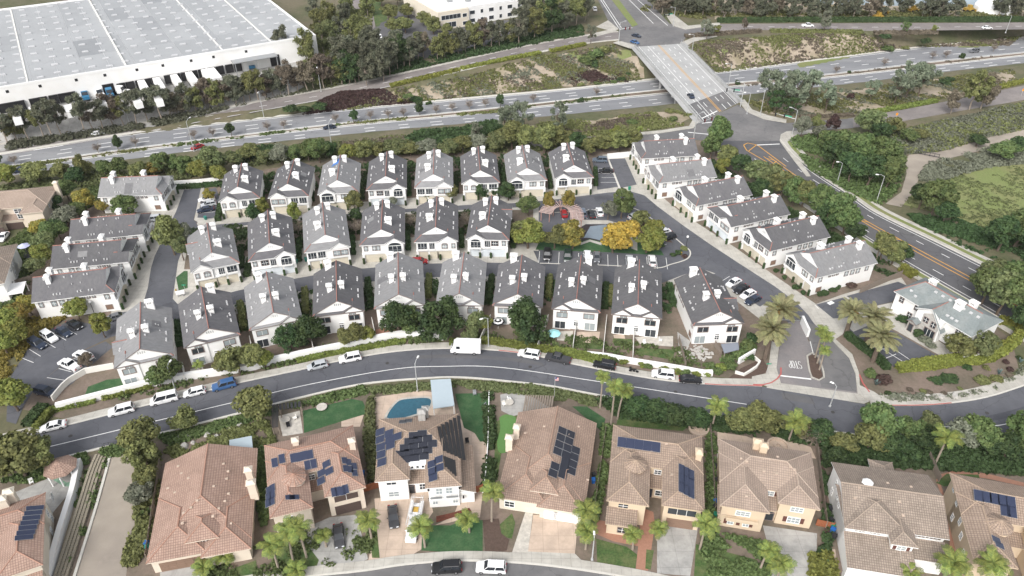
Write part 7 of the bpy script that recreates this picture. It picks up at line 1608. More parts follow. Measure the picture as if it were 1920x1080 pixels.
FO = [(450,702,7,3.8, 'olive'),(480,690,6,3.2, 'olive'),(500,690,4.5,2.2, 'lime'),(425,700,5,2.8, 'olive'),(670,645,5,2.6, 'olive'),(650,650,4.5,2.4, 'olive'),(690,642,4,2.2, 'lime'),(895,630,6.5,2.8, 'mid'),(880,642,4,2.2, 'mid'),(910,622,5,2.2, 'lime'),(325,720,6.5,3.0, 'green'),(300,724,5,2.4, 'green'),(165,688,3.5,2, 'brown')]
treerow('round', FO, 'olive', 6,3, 'olive green tree', 'in the yards behind the street wall', 'small trees in the street yards')
FG = [(485,790,8,4.2, 'olive'),(275,850,8,4.0, 'olive'),(278,880,7,3.4, 'olive'),(350,806,5.5,3.2, 'olive'),(50,895,9,5.6, 'olive'),(15,888,8,5, 'olive'),(85,880,7,4, 'olive'),(35,770,7.5,4.2, 'lime'),(5,760,6,3.4, 'lime'),(270,942,5,2.8, 'grey'),(282,915,5,2.8, 'olive')]
treerow('round', FG, 'olive', 8,4, 'broad olive green tree', 'beside the lower left end of the street', 'trees at the lower left')
SG = [(1165,770,4,2.8, 'dark'),(1195,780,4.5,3.2, 'dark'),(1225,790,4.5,3.4, 'dark'),(1260,795,4.2,3.2, 'dark'),(1290,798,4,2.8, 'dark'),(1310,800,3.6,2.6, 'dark'),(1385,810,5,3.4, 'olive'),(1415,805,5.5,3.8, 'olive'),(1445,812,5,3.6, 'olive'),(1530,828,5,3.4, 'dark'),(1510,824,4,2.8, 'olive'),(1640,822,9,4.4, 'green'),(1625,845,6,3.6, 'olive'),(1660,850,5,3.6, 'dark'),(1700,822,5.5,3.0, 'green'),(1722,838,5,3.2, 'dark'),(1735,815,5,2.6, 'mid'),(1690,862,4,3.4, 'dark'),(1762,838,4.5,3, 'green'),(1800,835,6,3.6, 'grey'),(1825,840,7,4, 'green'),(1850,850,5,3.4, 'dark'),(1880,858,5,3.6, 'dark'),(1912,838,8,4.2, 'green'),(1930,860,6,4, 'green'),(1560,875,4,2.6, 'dark'),(1575,850,4.5,3, 'olive')]
treerow('round', SG, 'green', 5,3.2, 'bushy tree', 'in the belt between the street and the tiled houses', 'belt below the curved street')
treerow('bare', [(1520,835,5,2.6)], 'brown', 5,2.5, 'dry leafless tree', 'below the curved street', None)
# palms
DP = [(1452,640,8.5,4.4),(1434,672,8.0,4.6),(1585,628,6.5,3.9),(1622,645,7.5,4.0),(1636,678,7,4.4)]
for i, (x, y, h_, L_) in enumerate(DP): palm(x, y, h_, L_, f'{nth(i + 1)} broad date palm from the left beside the entrance drive', 58, 'date', i, group='date palms at the entrance')
QP = [(1528,671,7.5,1.9, 'upper left queen palm on the entrance island'),(1532,682,7.5,1.8, 'middle queen palm on the entrance island'),(1536,694,6,1.6, 'nearest queen palm on the entrance island'),
 (550,1052,7.5,2.6, 'tall palm in the round planter of the turret house lawn'),(522,1065,6.5,2.4, 'palm on the lawn edge of the turret house'),(575,1045,7.5,2.5, 'palm over the right lawn of the turret house'),(612,1025,3.2,1.6, 'small palm by the driveway of the turret house'),(697,1012,5,2.3, 'palm between the two driveways'),(797,1026,5,2.4, 'palm at the lawn edge beside the service truck'),(880,998,3.6,2.2, 'palm on the green lawn of the white house'),(922,978,8,2.3, 'slender palm beside the wall of the low solar house'),(1093,1015,8,2.5, 'tall palm at the corner of the white garage doors'),(1098,1030,5,2.2, 'low palm below the tall one by the white garage'),
 (1125,765,8.5,1.8, 'left tall palm above the low solar house'),(1145,800,11,2.2, 'middle tall palm above the low solar house'),(1158,785,8,2.0, 'right tall palm above the low solar house'),(1335,800,5.5,2.6, 'yellowish palm above the tan house with the blue array'),(1478,828,6,2.7, 'yellowish palm behind the shuttered house'),(1752,872,7.5,2.8, 'leaning palm behind the long grey brown roof'),(1312,1030,6.5,2.5, 'palm between the two tan houses'),(1232,1012,3,1.8, 'small palm in the terracotta entry court'),(1186,1030,4,1.8, 'palm at the left of the entry court'),(1425,1068,5.5,2.0, 'palm in front of the shuttered house'),(1455,1088,4.5,2.4, 'low palm at the driveway of the shuttered house'),(1758,1100,7,3.0, 'palm before the long roofed house at the bottom edge'),(1832,1112,7,2.8, 'palm at the bottom right corner'),(1700,1095,3,2.0, 'low palm left of the bottom right palms'),
 (425,1058,2.2,2.0, 'low palm before the plain terracotta house'),(388,1078,2.2,2.0, 'low palm at the bottom by the brown garage'),(560,1078,1.6,2.0, 'lowest palm on the turret house lawn'),(1600,500,4.5,2.0, 'palm beside the hedge behind the right column'),(1198,262,4.2,1.6, 'palm behind the first right column townhouse'),(1642,488,5,1.9, 'palm behind the light roofed right column townhouse'),(380,700,2.6,1.4, 'small palm in the yard of the second front townhouse')]
for i, (x, y, h_, L_, lb) in enumerate(QP): palm(x, y, h_, L_, lb, 16, 'queen', i)
# agaves by the entrance
for i, (x, y, s) in enumerate([(1642,722,1.7),(1872,702,1.7),(1912,680,1.4),(157,904,1.3),(160,887,1.0),(151,928,1.2),(268,968,1.6),(280,962,1.4)]):
    e = empty('agave', (*P(x, y),.05), i); tag(e, f'spiky agave, {nth(i + 1)} counted from the entrance drive', 'agave', 'agaves')
    for k in range(20): o = obj('leaf', FR_A, e, None, None, s * (1 if k % 2 else .8)); o.rotation_euler = (0,-.75 + .09 * (k % 9), k * 2.4)
    if i > 2:
        for c in e.children: setmat(c, LEAF['green'])
# hedges
hedge([(1040,662),(1075,668),(1110,676),(1140,681)], 1.4,1.5, 'hedge', 'yellow green clipped hedge along the pavement behind the dark pickup')
hedge([(905,642),(960,650),(1040,662)], 1.2,1.4, 'hedge', 'clipped hedge behind the street lamp and the yellow hydrant')
hedge([(845,645),(892,641)], 1.2,1.2, 'hedge', 'short hedge right of the parked delivery van')
for i, (a, b) in enumerate([((95,772),(140,762)),((150,760),(178,754)),((195,748),(232,740)),((240,738),(285,726)),((560,678),(580,674)),((585,673),(606,668)),((612,667),(640,662)),((645,661),(680,656)),((684,655),(708,651)),((712,650),(732,646)),((734,645),(758,641))]):
    hedge([a, b], 1.0,.8, 'hedge', f'{nth(i + 1)} low hedge from the left along the white street wall', smooth=False)
for i, (x, y) in enumerate([(1150,682),(1170,685),(1205,692),(1215,694),(1245,700),(1268,703),(1285,707),(1305,708),(1325,708),(1345,706)]): shrub(x, y - 6,1.3,1.3, 'hedge' if i % 3 else 'green', f'{nth(i + 1)} shrub from the left in the planting above the white SUV', 'shrubs along the right part of the street wall')
hedge([(1683,695),(1720,692),(1760,688),(1800,680),(1830,680),(1870,668),(1905,640),(1913,625)], 1.6,1.7, 'hedgey', 'long yellow green lower hedge curving round the entrance corner')
hedge([(1690,692),(1740,682),(1790,677),(1808,674)], 1.2,1.6, 'hedgey', 'upper yellow green hedge along the clubhouse lot')
hedge([(1860,662),(1895,645),(1911,622),(1905,612),(1875,606)], 1.4,1.7, 'hedgey', 'yellow green hedge round the patio of the green roofed building')
hedge([(1588,632),(1610,650),(1640,672),(1662,694)], 1.3,1.5, 'dark', 'dark hedge under the date palms along the entrance')
hedge([(1690,506),(1712,520)], 2.2,1.6, 'hedgey', 'bright hedge at the end of the guest lot')
hedge([(55,800),(84,766)], 2.2,1.4, 'dark', 'dark hedge strip beside the lower left drive entrance')
hedge([(70,806),(95,776)], 1.2,1.2, 'hedge', 'light hedge strip beside the lower left drive entrance')
for i, (a, b) in enumerate([((328,354),(345,353)),((349,353),(358,352)),((362,352),(378,351)),((384,350),(415,347))]): hedge([a, b], 1.3,1.2, 'dark', f'{nth(i + 1)} clipped dark hedge from the left below the north boundary wall', smooth=False)
for i, (x, y) in enumerate([(411,415),(560,482),(465,520)]): hedge([(x - 2, y),(x + 4, y - 28)], 1.2,1.4, 'dark', f'dark side hedge between townhouses, {nth(i + 1)} listed from the northwest lot')
SH = [(572,548,575,592),(690,530,694,575),(805,523,803,560),(922,525,915,570),(1031,525,1028,560),(1136,540,1134,580),(1147,545,1144,575),(1254,540,1262,575),(452,574,458,620),(335,610,338,650)]
for i, (x0, y0, x1, y1) in enumerate(SH): hedge([(x0, y0),(x1, y1)], 1.2,1.7, 'dark' if i % 2 else 'olive', f'{nth(i + 1)} tall side hedge in the gaps of the front townhouse row', smooth=False)
SH2 = [(455,500),(562,487),(663,474),(766,466),(866,462),(962,462),(494,384),(586,374),(680,370),(768,364),(856,358),(944,352),(1032,350),(1117,345)]
for i, (x, y) in enumerate(SH2): hedge([(x, y + 4),(x - 1, y - 26)], .9,1.3, 'dark', f'narrow dark hedge in the side gap, {nth(i + 1)} of the two rear rows', smooth=False)
# narrow clipped shrubs between garage doors, placed from each townhouse
for o in [o for o in bpy.data.objects if o.name.startswith('townhouse') and o.parent is None and o.type == 'EMPTY']:
    ds = [c for c in o.children if c.name.startswith('garage_door')]
    if len(ds) != 3: continue
    xs2 = sorted(c.location.x for c in ds); mat4 = o.matrix_basis
    spots = [-5.1,(xs2[0] + xs2[1]) / 2 + (.55 if abs(xs2[1] - xs2[0]) > 3 and xs2[0] < -2.5 and (xs2[1] - xs2[0]) > 3.2 and min(ds, key=lambda c: c.location.x).dimensions.x > 3 else 0),(xs2[1] + xs2[2]) / 2,5.1]
    short = o['label'].split(',')[0].replace('townhouse from the left in the ', '').replace('townhouse from the highway in the ', '')
    for i, x in enumerate(spots):
        w3 = mat4 @ Vector((x, -.75,0)); vs_ = LIB['column']
        c = obj('column_shrub', vs_[i % 2][1], None, w3, i, (1.9,1.9,1.75)); setmat(c, LEAF['dark'])
        tag(c, f'{nth(i + 1)} narrow dark shrub at the garages, {short}', 'shrub', 'clipped shrubs between garage doors')
# shrubs round the entrance, clubhouse and slopes
shrubrow([(1690,600,1.6,1.3),(1708,612,1.3,1.3),(1720,628,1.5,1.4),(1735,640,1.6,1.4, 'grey'),(1745,650,1.4,1.2, 'grey'),(1758,632,1.0,1.2),(1812,690,1.1,.8),(1848,692,1.0,.8, 'olive'),(1885,680,.9,.7, 'red'),(1892,694,.9,.7, 'red'),(1910,672,.8,.7, 'dark'),(1870,712,1.6,.8, 'olive'),(1840,715,2,.9, 'olive'),(1780,712,2.4,.7),(1755,715,1.8,.7),(1730,735,.9,.6, 'olive'),(1742,737,.8,.6, 'brown'),(1705,732,.8,.6, 'brown'),(1665,738,.8,.6, 'dark'),(1630,705,1.6,1.8, 'green'),(1655,716,1.9,2.0, 'red'),(1892,705,.9,.7, 'brown'),(1770,738,.8,.5, 'brown'),(1800,730,.7,.5, 'olive'),(1862,638,1.2,1.0, 'dark')], 'dark', 1.2,1, 'shrub', 'in the beds round the green roofed building', 'shrubs round the entrance corner')
shrubrow([(1405,672,1.6,1.0, 'dark'),(1330,690,1.6,1.4, 'green'),(1350,694,1.7,1.5, 'hedge'),(1370,690,1.8,1.6, 'green'),(1385,670,2.2,2.2, 'green'),(1400,655,2.2,2.4, 'green'),(1362,676,1.8,1.6, 'green'),(1410,640,1.8,2, 'dark')], 'green', 1.6,1.4, 'bush', 'behind the entrance sign wall', 'bushes at the entrance sign')
shrubrow([(1262,480,1.0,.9, 'dark'),(1272,476,1.3,1.2, 'dark'),(1282,468,1.2,1, 'olive'),(1240,462,1.2,1),(1284,482,1,.8, 'red')], 'dark', 1.2,1, 'shrub', 'on the tip of the park island', 'shrubs on the park island tip')
shrubrow([(1455,590 - 80,.9,1, 'dark'),(1470,522,.9,.9, 'dark'),(1490,540,1.1,.9, 'dark'),(1505,552,.8,1.2),(1536,555,.9,1.3),(1545,552,1.3,1.1),(1560,545,1.4,1.1),(1570,540,.9,1.2),(1595,537,1.8,1.2, 'red')], 'dark', 1,1, 'clipped shrub', 'along the garages of the last right column townhouse', 'shrubs at the last right townhouse')
SL = [(570,208,3.4,2.0, 'dark'),(545,208,3.4,2.2, 'dark'),(600,202,3.4,2.2, 'dark'),(780,190,3,2, 'dark'),(765,182,2.4,1.6, 'green'),(805,195,1.6,1.2, 'dark'),(750,190,1.6,1.2, 'lime'),(1100,118,4.2,4, 'green'),(1118,108,4.2,4.2, 'green'),(1132,100,3.4,3.2, 'olive'),(1112,124,3,2.6, 'dark'),(1090,160,2,1.2, 'olive'),(1120,158,2,1.2, 'green'),(1150,155,1.8,1.2, 'green'),(1165,150,2.2,1.4, 'dark'),(1178,140,1.2,1, 'dark'),(854,142,1,.7, 'lime'),(1262,226,2.0,1.6, 'green'),(1185,232,2.6,1.4, 'green'),(1230,222,2.6,1.2, 'olive'),(1255,210,2.4,1.2, 'olive'),(1665,96,3.4,2.6, 'green'),(1660,72,3.4,2.2, 'dark'),(1735,80,2.6,2.6, 'dark'),(1698,92,2.4,1.6, 'olive'),(1770,158,3.2,2, 'dark'),(1780,152,2.6,1.8, 'dark'),(1595,185,1.6,2.4, 'red'),(500,283,2.2,1.6, 'dark'),(556,282,3.2,1.8, 'dark'),(570,280,2.6,1.8, 'dark')]
shrubrow(SL, 'green', 2,1.4, 'bush', 'on the highway slopes', 'bushes on the highway slopes')
# low planting nobody could count
cover([(760,262),(790,250),(860,246),(925,230),(940,240),(905,258),(850,272),(790,272)], 2600, 'dark', 'dense dark green juniper mass beside the highway', .34,1.3,.99,.1, seed=1, trad=.8, name='juniper_mass')
cover([(430,296),(480,280),(520,276),(540,284),(500,300),(450,306)], 900, 'dark', 'dark shrub mass above the second back townhouse', .32,1.2,.9,.1, seed=2, trad=.8, name='shrub_mass')
cover([(735,165),(880,136),(1000,106),(1150,84),(1205,145),(1060,163),(860,182),(720,196),(640,200)], 3600, 'olive', 'mixed olive scrub on the slope below the ramp', .2,.55,.46,.11, seed=3)
cover([(735,165),(880,136),(1000,106),(1150,84),(1205,145),(1060,163),(860,182),(720,196),(640,200)], 2200, 'brown', 'dry brown scrub on the slope below the ramp', .2,.45,.36,.13, seed=4)
cover([(735,165),(880,136),(1000,106),(1150,84),(1205,145),(1060,163),(860,182),(720,196),(640,200)], 2200, 'grey', 'grey green scrub on the slope below the ramp', .2,.5,.38,.15, seed=5)
cover([(560,205),(640,172),(735,166),(780,185),(700,198),(620,204)], 1900, 'red', 'dark maroon ground cover at the point of the slope', .22,.35,.75,.1, seed=6)
cover([(1060,140),(1160,122),(1180,138),(1080,155)], 900, 'red', 'maroon ground cover near the bridge', .22,.35,.55,.15, seed=7)
hedge([(732,162),(800,146),(860,132)], 2.2,.9, 'hedgey', 'left yellow green hedge strip along the ramp', terr=True, dens=10, size=.25); hedge([(866,130),(920,118),(1012,100)], 2.2,.9, 'hedgey', 'middle yellow green hedge strip along the ramp', terr=True, dens=10, size=.25); hedge([(1032,97),(1096,84)], 2.2,.9, 'hedgey', 'right yellow green hedge strip along the ramp', terr=True, dens=10, size=.25)
cover([(1290,92),(1310,78),(1500,64),(1900,61),(1915,68),(1740,84),(1500,112),(1345,130)], 3000, 'olive', 'mixed scrub on the slope right of the bridge', .22,.5,.5,.09, seed=8)
cover([(1290,92),(1310,78),(1500,64),(1900,61),(1915,68),(1740,84),(1500,112),(1345,130)], 2600, 'brown', 'dry scrub on the slope right of the bridge', .22,.5,.5,.08, seed=9)
for a, b, lb in (((1285,70),(1425,60), 'left'),((1445,60),(1615,62), 'middle'),((1640,64),(1755,62), 'right')): hedge([a, b], 2.6,1.2, 'brown' if lb != 'middle' else 'olive', f'{lb} brownish hedge strip along the far frontage road', terr=True, dens=8, size=.28)
hedge([(1345,42),(1500,41),(1700,41),(1930,40)], 1.6,2.2, 'dark', 'long dark hedge beyond the far frontage road', dens=5, size=.3)
cover([(640,266),(760,252),(960,236),(1120,222),(1260,206),(1296,216),(1280,236),(1150,252),(900,272),(700,285),(600,282)], 3600, 'olive', 'olive scrub on the near highway slope', .2,.5,.55,.1, seed=10)
cover([(560,290),(640,268),(760,256),(780,268),(700,285),(600,296)], 1500, 'brown', 'brown scrub behind the back townhouses', .2,.5,.7,.1, seed=11)
cover([(900,262),(1050,240),(1200,218),(1250,216),(1200,236),(1000,262)], 2200, 'brown', 'brown dry grass on the near highway slope', .2,.4,.6,.12, seed=12)
cover([(1400,190),(1580,170),(1900,130),(1910,156),(1680,203),(1560,218),(1440,214)], 2600, 'olive', 'scrub under the pines right of the bridge', .2,.5,.5,.1, seed=13)
cover([(1400,190),(1580,170),(1900,130),(1910,156),(1680,203),(1560,218),(1440,214)], 1800, 'grey', 'grey scrub under the pines right of the bridge', .2,.5,.4,.14, seed=14)
hedge([(1620,214),(1680,204),(1755,190)], 2.2,.8, 'hedge', 'green hedge strip along the right ramp', terr=True, dens=9, size=.25); hedge([(1500,221),(1600,217)], 1.8,.7, 'brown', 'brownish hedge strip along the right ramp', terr=True, dens=9, size=.25); hedge([(1860,168),(1925,152)], 2.2,.9, 'hedgey', 'bright hedge at the end of the right ramp', terr=True, dens=9, size=.25)
cover([(1640,262),(1700,245),(1920,195),(1990,225),(1850,258),(1760,284),(1700,288),(1660,300)], 6000, 'grey', 'grey green coastal scrub between ramp and dirt path', .24,.9,.8,.08, seed=15, trad=.7)
cover([(1640,262),(1700,245),(1920,195),(1990,225),(1850,258),(1760,284),(1700,288)], 3500, 'olive', 'olive coastal scrub between ramp and dirt path', .24,.9,.6,.1, seed=16, trad=.7)
cover([(1712,362),(1725,330),(1745,305),(1890,270),(1980,248),(2000,300),(1860,312),(1790,330),(1745,350)], 4500, 'grey', 'grey scrub below the dirt path', .24,.8,.62,.1, seed=17, trad=.65)
cover([(1680,385),(1740,348),(1820,322),(1960,300),(2060,420),(1990,465),(1880,445),(1800,410)], 1500, 'mid', 'patchy grass tufts on the meadow at the right', .16,.2,.55,.1, seed=18)
cover([(1795,412),(1880,446),(1990,470),(2000,520),(1900,500),(1800,462),(1720,420),(1700,402)], 2600, 'dark', 'dark undergrowth along the wide road at the right', .24,.6,.6,.1, seed=19)
for i, (A_, B_, n_) in enumerate([((10,316),(330,272),700),((335,272),(640,234),700),((645,233),(950,208),700),((955,206),(1180,178),350),((1400,160),(1920,101),900)]):
    a, b = A_, B_; cover([(a[0], a[1] - 2),(b[0], b[1] - 2),(b[0], b[1] + 2),(a[0], a[1] + 2)], n_, ('olive', 'green', 'olive', 'green', 'brown')[i], f'low planting on the highway median, {nth(i + 1)} stretch from the left', .2,.45,.5,.08, seed=20 + i, trad=.5)
cover([(0,262),(140,240),(300,218),(480,192),(640,160),(640,150),(480,180),(300,206),(140,226),(0,248)], 3000, 'euc', 'undergrowth at the foot of the eucalyptus belt', .25,1.0,.7,.12, seed=26, trad=.6)
cover([(640,160),(760,135),(960,92),(1100,66),(1090,50),(960,70),(860,100),(740,115),(650,120)], 3200, 'dark', 'undergrowth of the eucalyptus groves above the ramp', .25,1.0,.7,.12, seed=27, trad=.6)
cover([(560,130),(600,60),(640,20),(700,20),(690,90),(660,130),(620,150)], 3000, 'olive', 'undergrowth round the warehouse corner', .25,1.0,.75,.12, seed=28, trad=.7)
cover([(1200,20),(1340,40),(1920,36),(1920,20),(1340,10),(1220,0)], 2400, 'olive', 'undergrowth beyond the far frontage road', .3,.9,.5,.08, seed=29, trad=.7)
cover([(0,352),(160,322),(440,290),(640,268),(960,262),(1190,262),(1190,275),(960,285),(640,292),(420,318),(330,340),(130,352),(20,372)], 5200, 'mid', 'green undergrowth behind the back townhouses', .24,.9,.7,.1, seed=30, trad=.6)
cover([(1330,300),(1400,345),(1500,405),(1600,460),(1690,512),(1670,520),(1560,470),(1440,410),(1340,345)], 2600, 'dark', 'undergrowth behind the right column', .22,.8,.7,.12, seed=31, trad=.5)
cover([(1480,262),(1560,250),(1700,260),(1690,300),(1690,350),(1650,385),(1590,360),(1520,320)], 3600, 'green', 'undergrowth of the grove right of the intersection', .24,.9,.7,.12, seed=32, trad=.6)
cover([(0,470),(60,420),(110,400),(180,340),(195,375),(130,410),(100,450),(60,520),(40,560),(0,600)], 2400, 'green', 'undergrowth left of the left column', .2,.6,.7,.15, seed=33)
cover([(0,640),(40,600),(130,590),(100,612),(50,655),(20,700),(0,720)], 1000, 'yellow', 'yellowing ground cover by the left curved lot', .2,.5,.6,.2, seed=34)
cover([(0,902),(100,868),(210,838),(440,785),(680,725),(690,738),(520,775),(440,800),(300,840),(200,858),(60,905)], 3200, 'green', 'low planting below the kerb on the lower left street', .2,.5,.62,.2, seed=35)
cover([(690,728),(860,716),(1000,724),(1110,745),(1120,762),(1000,742),(860,724),(700,740)], 1800, 'mid', 'low planting below the kerb in the street bend', .18,.45,.75,.2, seed=36)
cover([(1120,748),(1300,778),(1540,814),(1850,840),(1930,825),(1930,890),(1760,880),(1560,868),(1540,835),(1300,800),(1160,782)], 5200, 'dark', 'dense undergrowth below the kerb on the right', .22,.8,.75,.15, seed=37, trad=.55)
cover([(1640,740),(1700,738),(1800,742),(1900,705),(1920,680),(1920,700),(1860,735),(1760,750),(1670,752)], 500, 'grey', 'grey succulents scattered at the entrance corner', .15,.3,.5,.2, seed=38)
cover([(220,735),(440,690),(640,640),(830,618),(1030,625),(1330,660),(1320,690),(1060,652),(850,636),(660,660),(440,706),(230,750)], 2400, 'green', 'low planting in the yards behind the street wall', .16,.5,.45,.25, seed=39)
cover([(260,860),(300,850),(290,1000),(240,1080),(225,1080),(255,980)], 1400, 'olive', 'shrubby planting on the right of the access lane', .22,.7,.65,.2, seed=40)
cover([(160,890),(210,845),(195,880),(170,960),(130,1080),(110,1080),(140,960)], 300, 'green', 'sparse planting on the terrace left of the access lane', .2,.5,.4,.3, seed=41)
cover([(310,845),(400,815),(500,790),(515,830),(480,845),(380,838),(320,865)], 1500, 'olive', 'planted rockery behind the plain terracotta house', .18,.5,.55,.3, seed=42)
cover([(300,1050),(480,1028),(520,1000),(700,985),(710,1040),(540,1080),(400,1090)], 500, 'green', 'low front garden planting of the left tiled houses', .16,.4,.35,.3, seed=43)
cover([(500,840),(506,960),(498,980),(490,1000),(480,900),(486,840)], 420, 'green', 'planting in the gap right of the plain terracotta house', .2,.7,.7,.3, seed=44)
cover([(690,755),(700,750),(704,900),(695,905),(685,830)], 500, 'mid', 'hedge like planting left of the white solar house', .2,1.2,.9,.3, seed=45)
cover([(1130,800),(1150,800),(1135,900),(1118,980),(1108,980),(1125,880)], 500, 'green', 'planting in the gap right of the low solar house', .2,.8,.7,.3, seed=46)
cover([(1325,815),(1342,815),(1340,980),(1325,1060),(1312,1060),(1326,930)], 500, 'green', 'planting in the gap between the two tan houses', .2,.8,.7,.3, seed=47)
cover([(1540,860),(1560,870),(1560,1000),(1550,1060),(1535,1060),(1545,960)], 400, 'dark', 'planting in the gap left of the long roofed house', .2,.6,.5,.3, seed=48)
cover([(1520,1040),(1565,1040),(1570,1090),(1520,1090)], 350, 'lime', 'bright planting beside the wide concrete driveway', .2,.7,.7,.3, seed=49)
cover([(905,740),(925,740),(928,900),(905,930),(912,830)], 500, 'dark', 'planting along the wall right of the turf yard', .2,.8,.6,.3, seed=50)
cover([(1340,1000),(1440,1020),(1440,1080),(1330,1080)], 700, 'green', 'front garden planting of the shuttered house', .18,.45,.5,.3, seed=51)
cover([(360,432),(560,412),(760,400),(960,395),(960,440),(760,440),(560,455),(360,490)], 2200, 'dark', 'dark planting in the side gaps of the middle row', .2,.7,.55,.3, seed=52)
cover([(400,345),(560,318),(760,300),(1100,288),(1110,330),(760,345),(560,362),(420,375)], 2600, 'dark', 'dark planting in the side gaps of the back row', .2,.8,.6,.3, seed=53)
cover([(340,600),(560,550),(760,525),(1010,525),(1250,535),(1260,590),(1000,570),(760,575),(560,595),(350,650)], 2200, 'dark', 'dark planting in the side gaps of the front row', .2,.7,.45,.3, seed=54)

# ------------------------------------------------------------------ walls and fences
def wall_thing(name, pxs, wd, hgt, m, label, cat, z=0, smooth=True, terr=False, posts=0, world=False):
    ln = pxs if world else [PT(*p) if terr else (*P(*p), z) for p in pxs]
    if smooth and len(ln) > 2: ln = catmull(ln, 4)
    o = edge_slab(name, ln, -wd / 2, wd / 2,-.1, hgt, M[m] if isinstance(m, str) else m, kind=None); tag(o, label, cat); return o
def board_fence(pxs, hgt, m, label, bw=.24):
    ln = [P(*p) for p in pxs]; o0 = ln[0]; e = empty('board_fence', (*o0,0)); tag(e, label, 'fence')
    n = max(2, int(plen(ln) / bw)); pts = resample(ln, n + 1); r_ = random.Random(n)
    me = cached(('board', hgt, m), lambda: (lambda b: (b.box(-bw / 2 + .012, bw / 2 - .012,-.02,.02,0, hgt), b.mesh('board', M[m]))[1])(MB()))
    for a, b in zip(pts, pts[1:]): obj('board', me, e, ((a[0] + b[0]) / 2 - o0[0], (a[1] + b[1]) / 2 - o0[1], r_.uniform(-.02,.02)), ang(a, b))
    mb = MB(); k = max(2, int(plen(ln) / 2.4) + 1)
    for p in resample(ln, k): mb.box(p[0] - o0[0] - .06, p[0] - o0[0] + .06, p[1] - o0[1] + .03, p[1] - o0[1] + .15,0, hgt + .06)
    mb.build('posts', M[m], e)['kind'] = 'stuff'; return e
wall_thing('street_wall', [(108,768),(150,757),(232,736),(282,724),(348,711),(465,694),(508,682),(600,662),(645,653),(700,641),(753,632),(790,631),(832,636)], .9,1.6, 'white', 'long white stucco wall following the curved street', 'wall')
wall_thing('street_wall', [(1100,668),(1137,672),(1187,681),(1280,696),(1317,703),(1335,703)], .8,1.2, 'white', 'white wall half hidden by shrubs above the parked motorcycle', 'wall')
wall_thing('boundary_wall', [(326,352),(380,348),(420,343)], .3,2.2, 'white', 'cream boundary wall north of the left drive', 'wall', smooth=False)
wall_thing('boundary_wall', [(1138,298),(1190,293),(1205,292)], .3,1.8, 'white', 'white boundary wall at the end of the spur drive', 'wall', smooth=False)
wall_thing('patio_wall', [(1800,680),(1825,677),(1858,662)], .3,1.7, 'white', 'white curved wall between the yellow green hedges', 'wall')
wall_thing('gate_wall', [(1502,606),(1507,618),(1514,632)], .5,2.2, 'white', 'white gate wall beside the exit lane', 'wall', smooth=False)
wall_thing('side_wall', [(152,872),(140,930),(118,1000),(92,1095)], .9,1.8, 'white', 'white garden wall of the lower left house', 'wall', smooth=False)
wall_thing('side_wall', [(917,738),(915,830),(910,900),(905,925)], .18,.8, 'trim', 'white wall on the right of the turf yard', 'wall', smooth=False)
wall_thing('boundary_wall', [(1588,536),(1640,500)], .25,1.6, 'white', 'white yard wall behind the light roofed right townhouse', 'wall', smooth=False)
wall_thing('yard_wall', [(100,752),(125,722),(160,700),(215,690)], .3,1.4, 'fencew', 'cream wall round the first front townhouse yard', 'wall', smooth=False)
e = wall_thing('sign_wall', [(1384,682),(1414,664)], .45,1.5, 'trim', 'white entrance sign wall beside the red kerb', 'sign wall', smooth=False)
wall_thing('planter_wall', [(1378,700),(1392,706),(1400,702),(1424,686),(1424,676),(1414,672)], .35,.7, 'fencew', 'low zigzag planter wall below the entrance sign', 'wall', smooth=False)
sheet('sign_bed', [(1362,712),(1390,690),(1430,672),(1440,690),(1432,702),(1412,706),(1408,712)], .05, M['mulch'])
sheet('mulch_bed', [(1566,636),(1600,664),(1612,700),(1630,720),(1660,740),(1780,748),(1860,728),(1910,690),(1900,650),(1860,680),(1760,692),(1680,700),(1650,690),(1610,655),(1585,630)], .02, M['soil'])
sheet('island_bed', [(1516,668),(1524,664),(1532,670),(1543,704),(1538,711),(1526,709),(1520,696)], .16, M['mulch'], thick=.2)
edge_slab('island_kerb', W3([(1513,668),(1523,662),(1534,669),(1545,704),(1539,713),(1525,711),(1518,698),(1513,668)]),-.16,.16,-.05,.2, M['concrete'])
for pts, hg, m, lb in (([(1612,550),(1690,517)], 1.7, 'wood', 'weathered board fence along the guest lot'),([(0,545),(60,528),(100,500)], 1.8, 'wood', 'board fence beside the left column townhouses'),([(1272,640),(1285,690)], 1.7, 'wood', 'board fence between the ninth and tenth front yards'),([(1340,650),(1352,668)], 1.7, 'wood', 'short board fence beside the grey shade sail'),([(677,925),(716,912)], 1.7, 'redwood', 'red wooden side fence left of the white solar house'),([(888,925),(905,920)], 1.7, 'redwood', 'red wooden side gate right of the white solar house'),
     ([(1135,812),(1112,975)], 1.7, 'wood', 'long side fence right of the low solar house'),([(1330,800),(1340,960)], 1.7, 'wood', 'long side fence left of the shuttered house'),([(1527,820),(1548,990)], 1.7, 'wood', 'long side fence right of the shuttered house'),([(1530,985),(1562,992)], 1.6, 'redwood', 'brown side gate left of the long roofed house'),([(302,872),(276,1050)], 1.6, 'wood', 'side fence left of the plain terracotta house'),([(1740,860),(1760,905)], 1.7, 'wood', 'side fence behind the long roofed house')): board_fence(pts, hg, m, lb)
YF = [(470,640,478,680),(582,630,590,665),(698,605,706,640),(812,600,800,642),(920,600,900,645),(1028,600,1008,655),(1080,612,1074,655),(1137,600,1130,668),(1188,618,1186,672),(345,690,348,715)]
for i, q in enumerate(YF): wall_thing('yard_divider', [(q[0], q[1]),(q[2], q[3])], .12,1.7, 'fencew', f'pale yard divider, {nth(i + 1)} among those of the front row patios', 'fence', smooth=False)
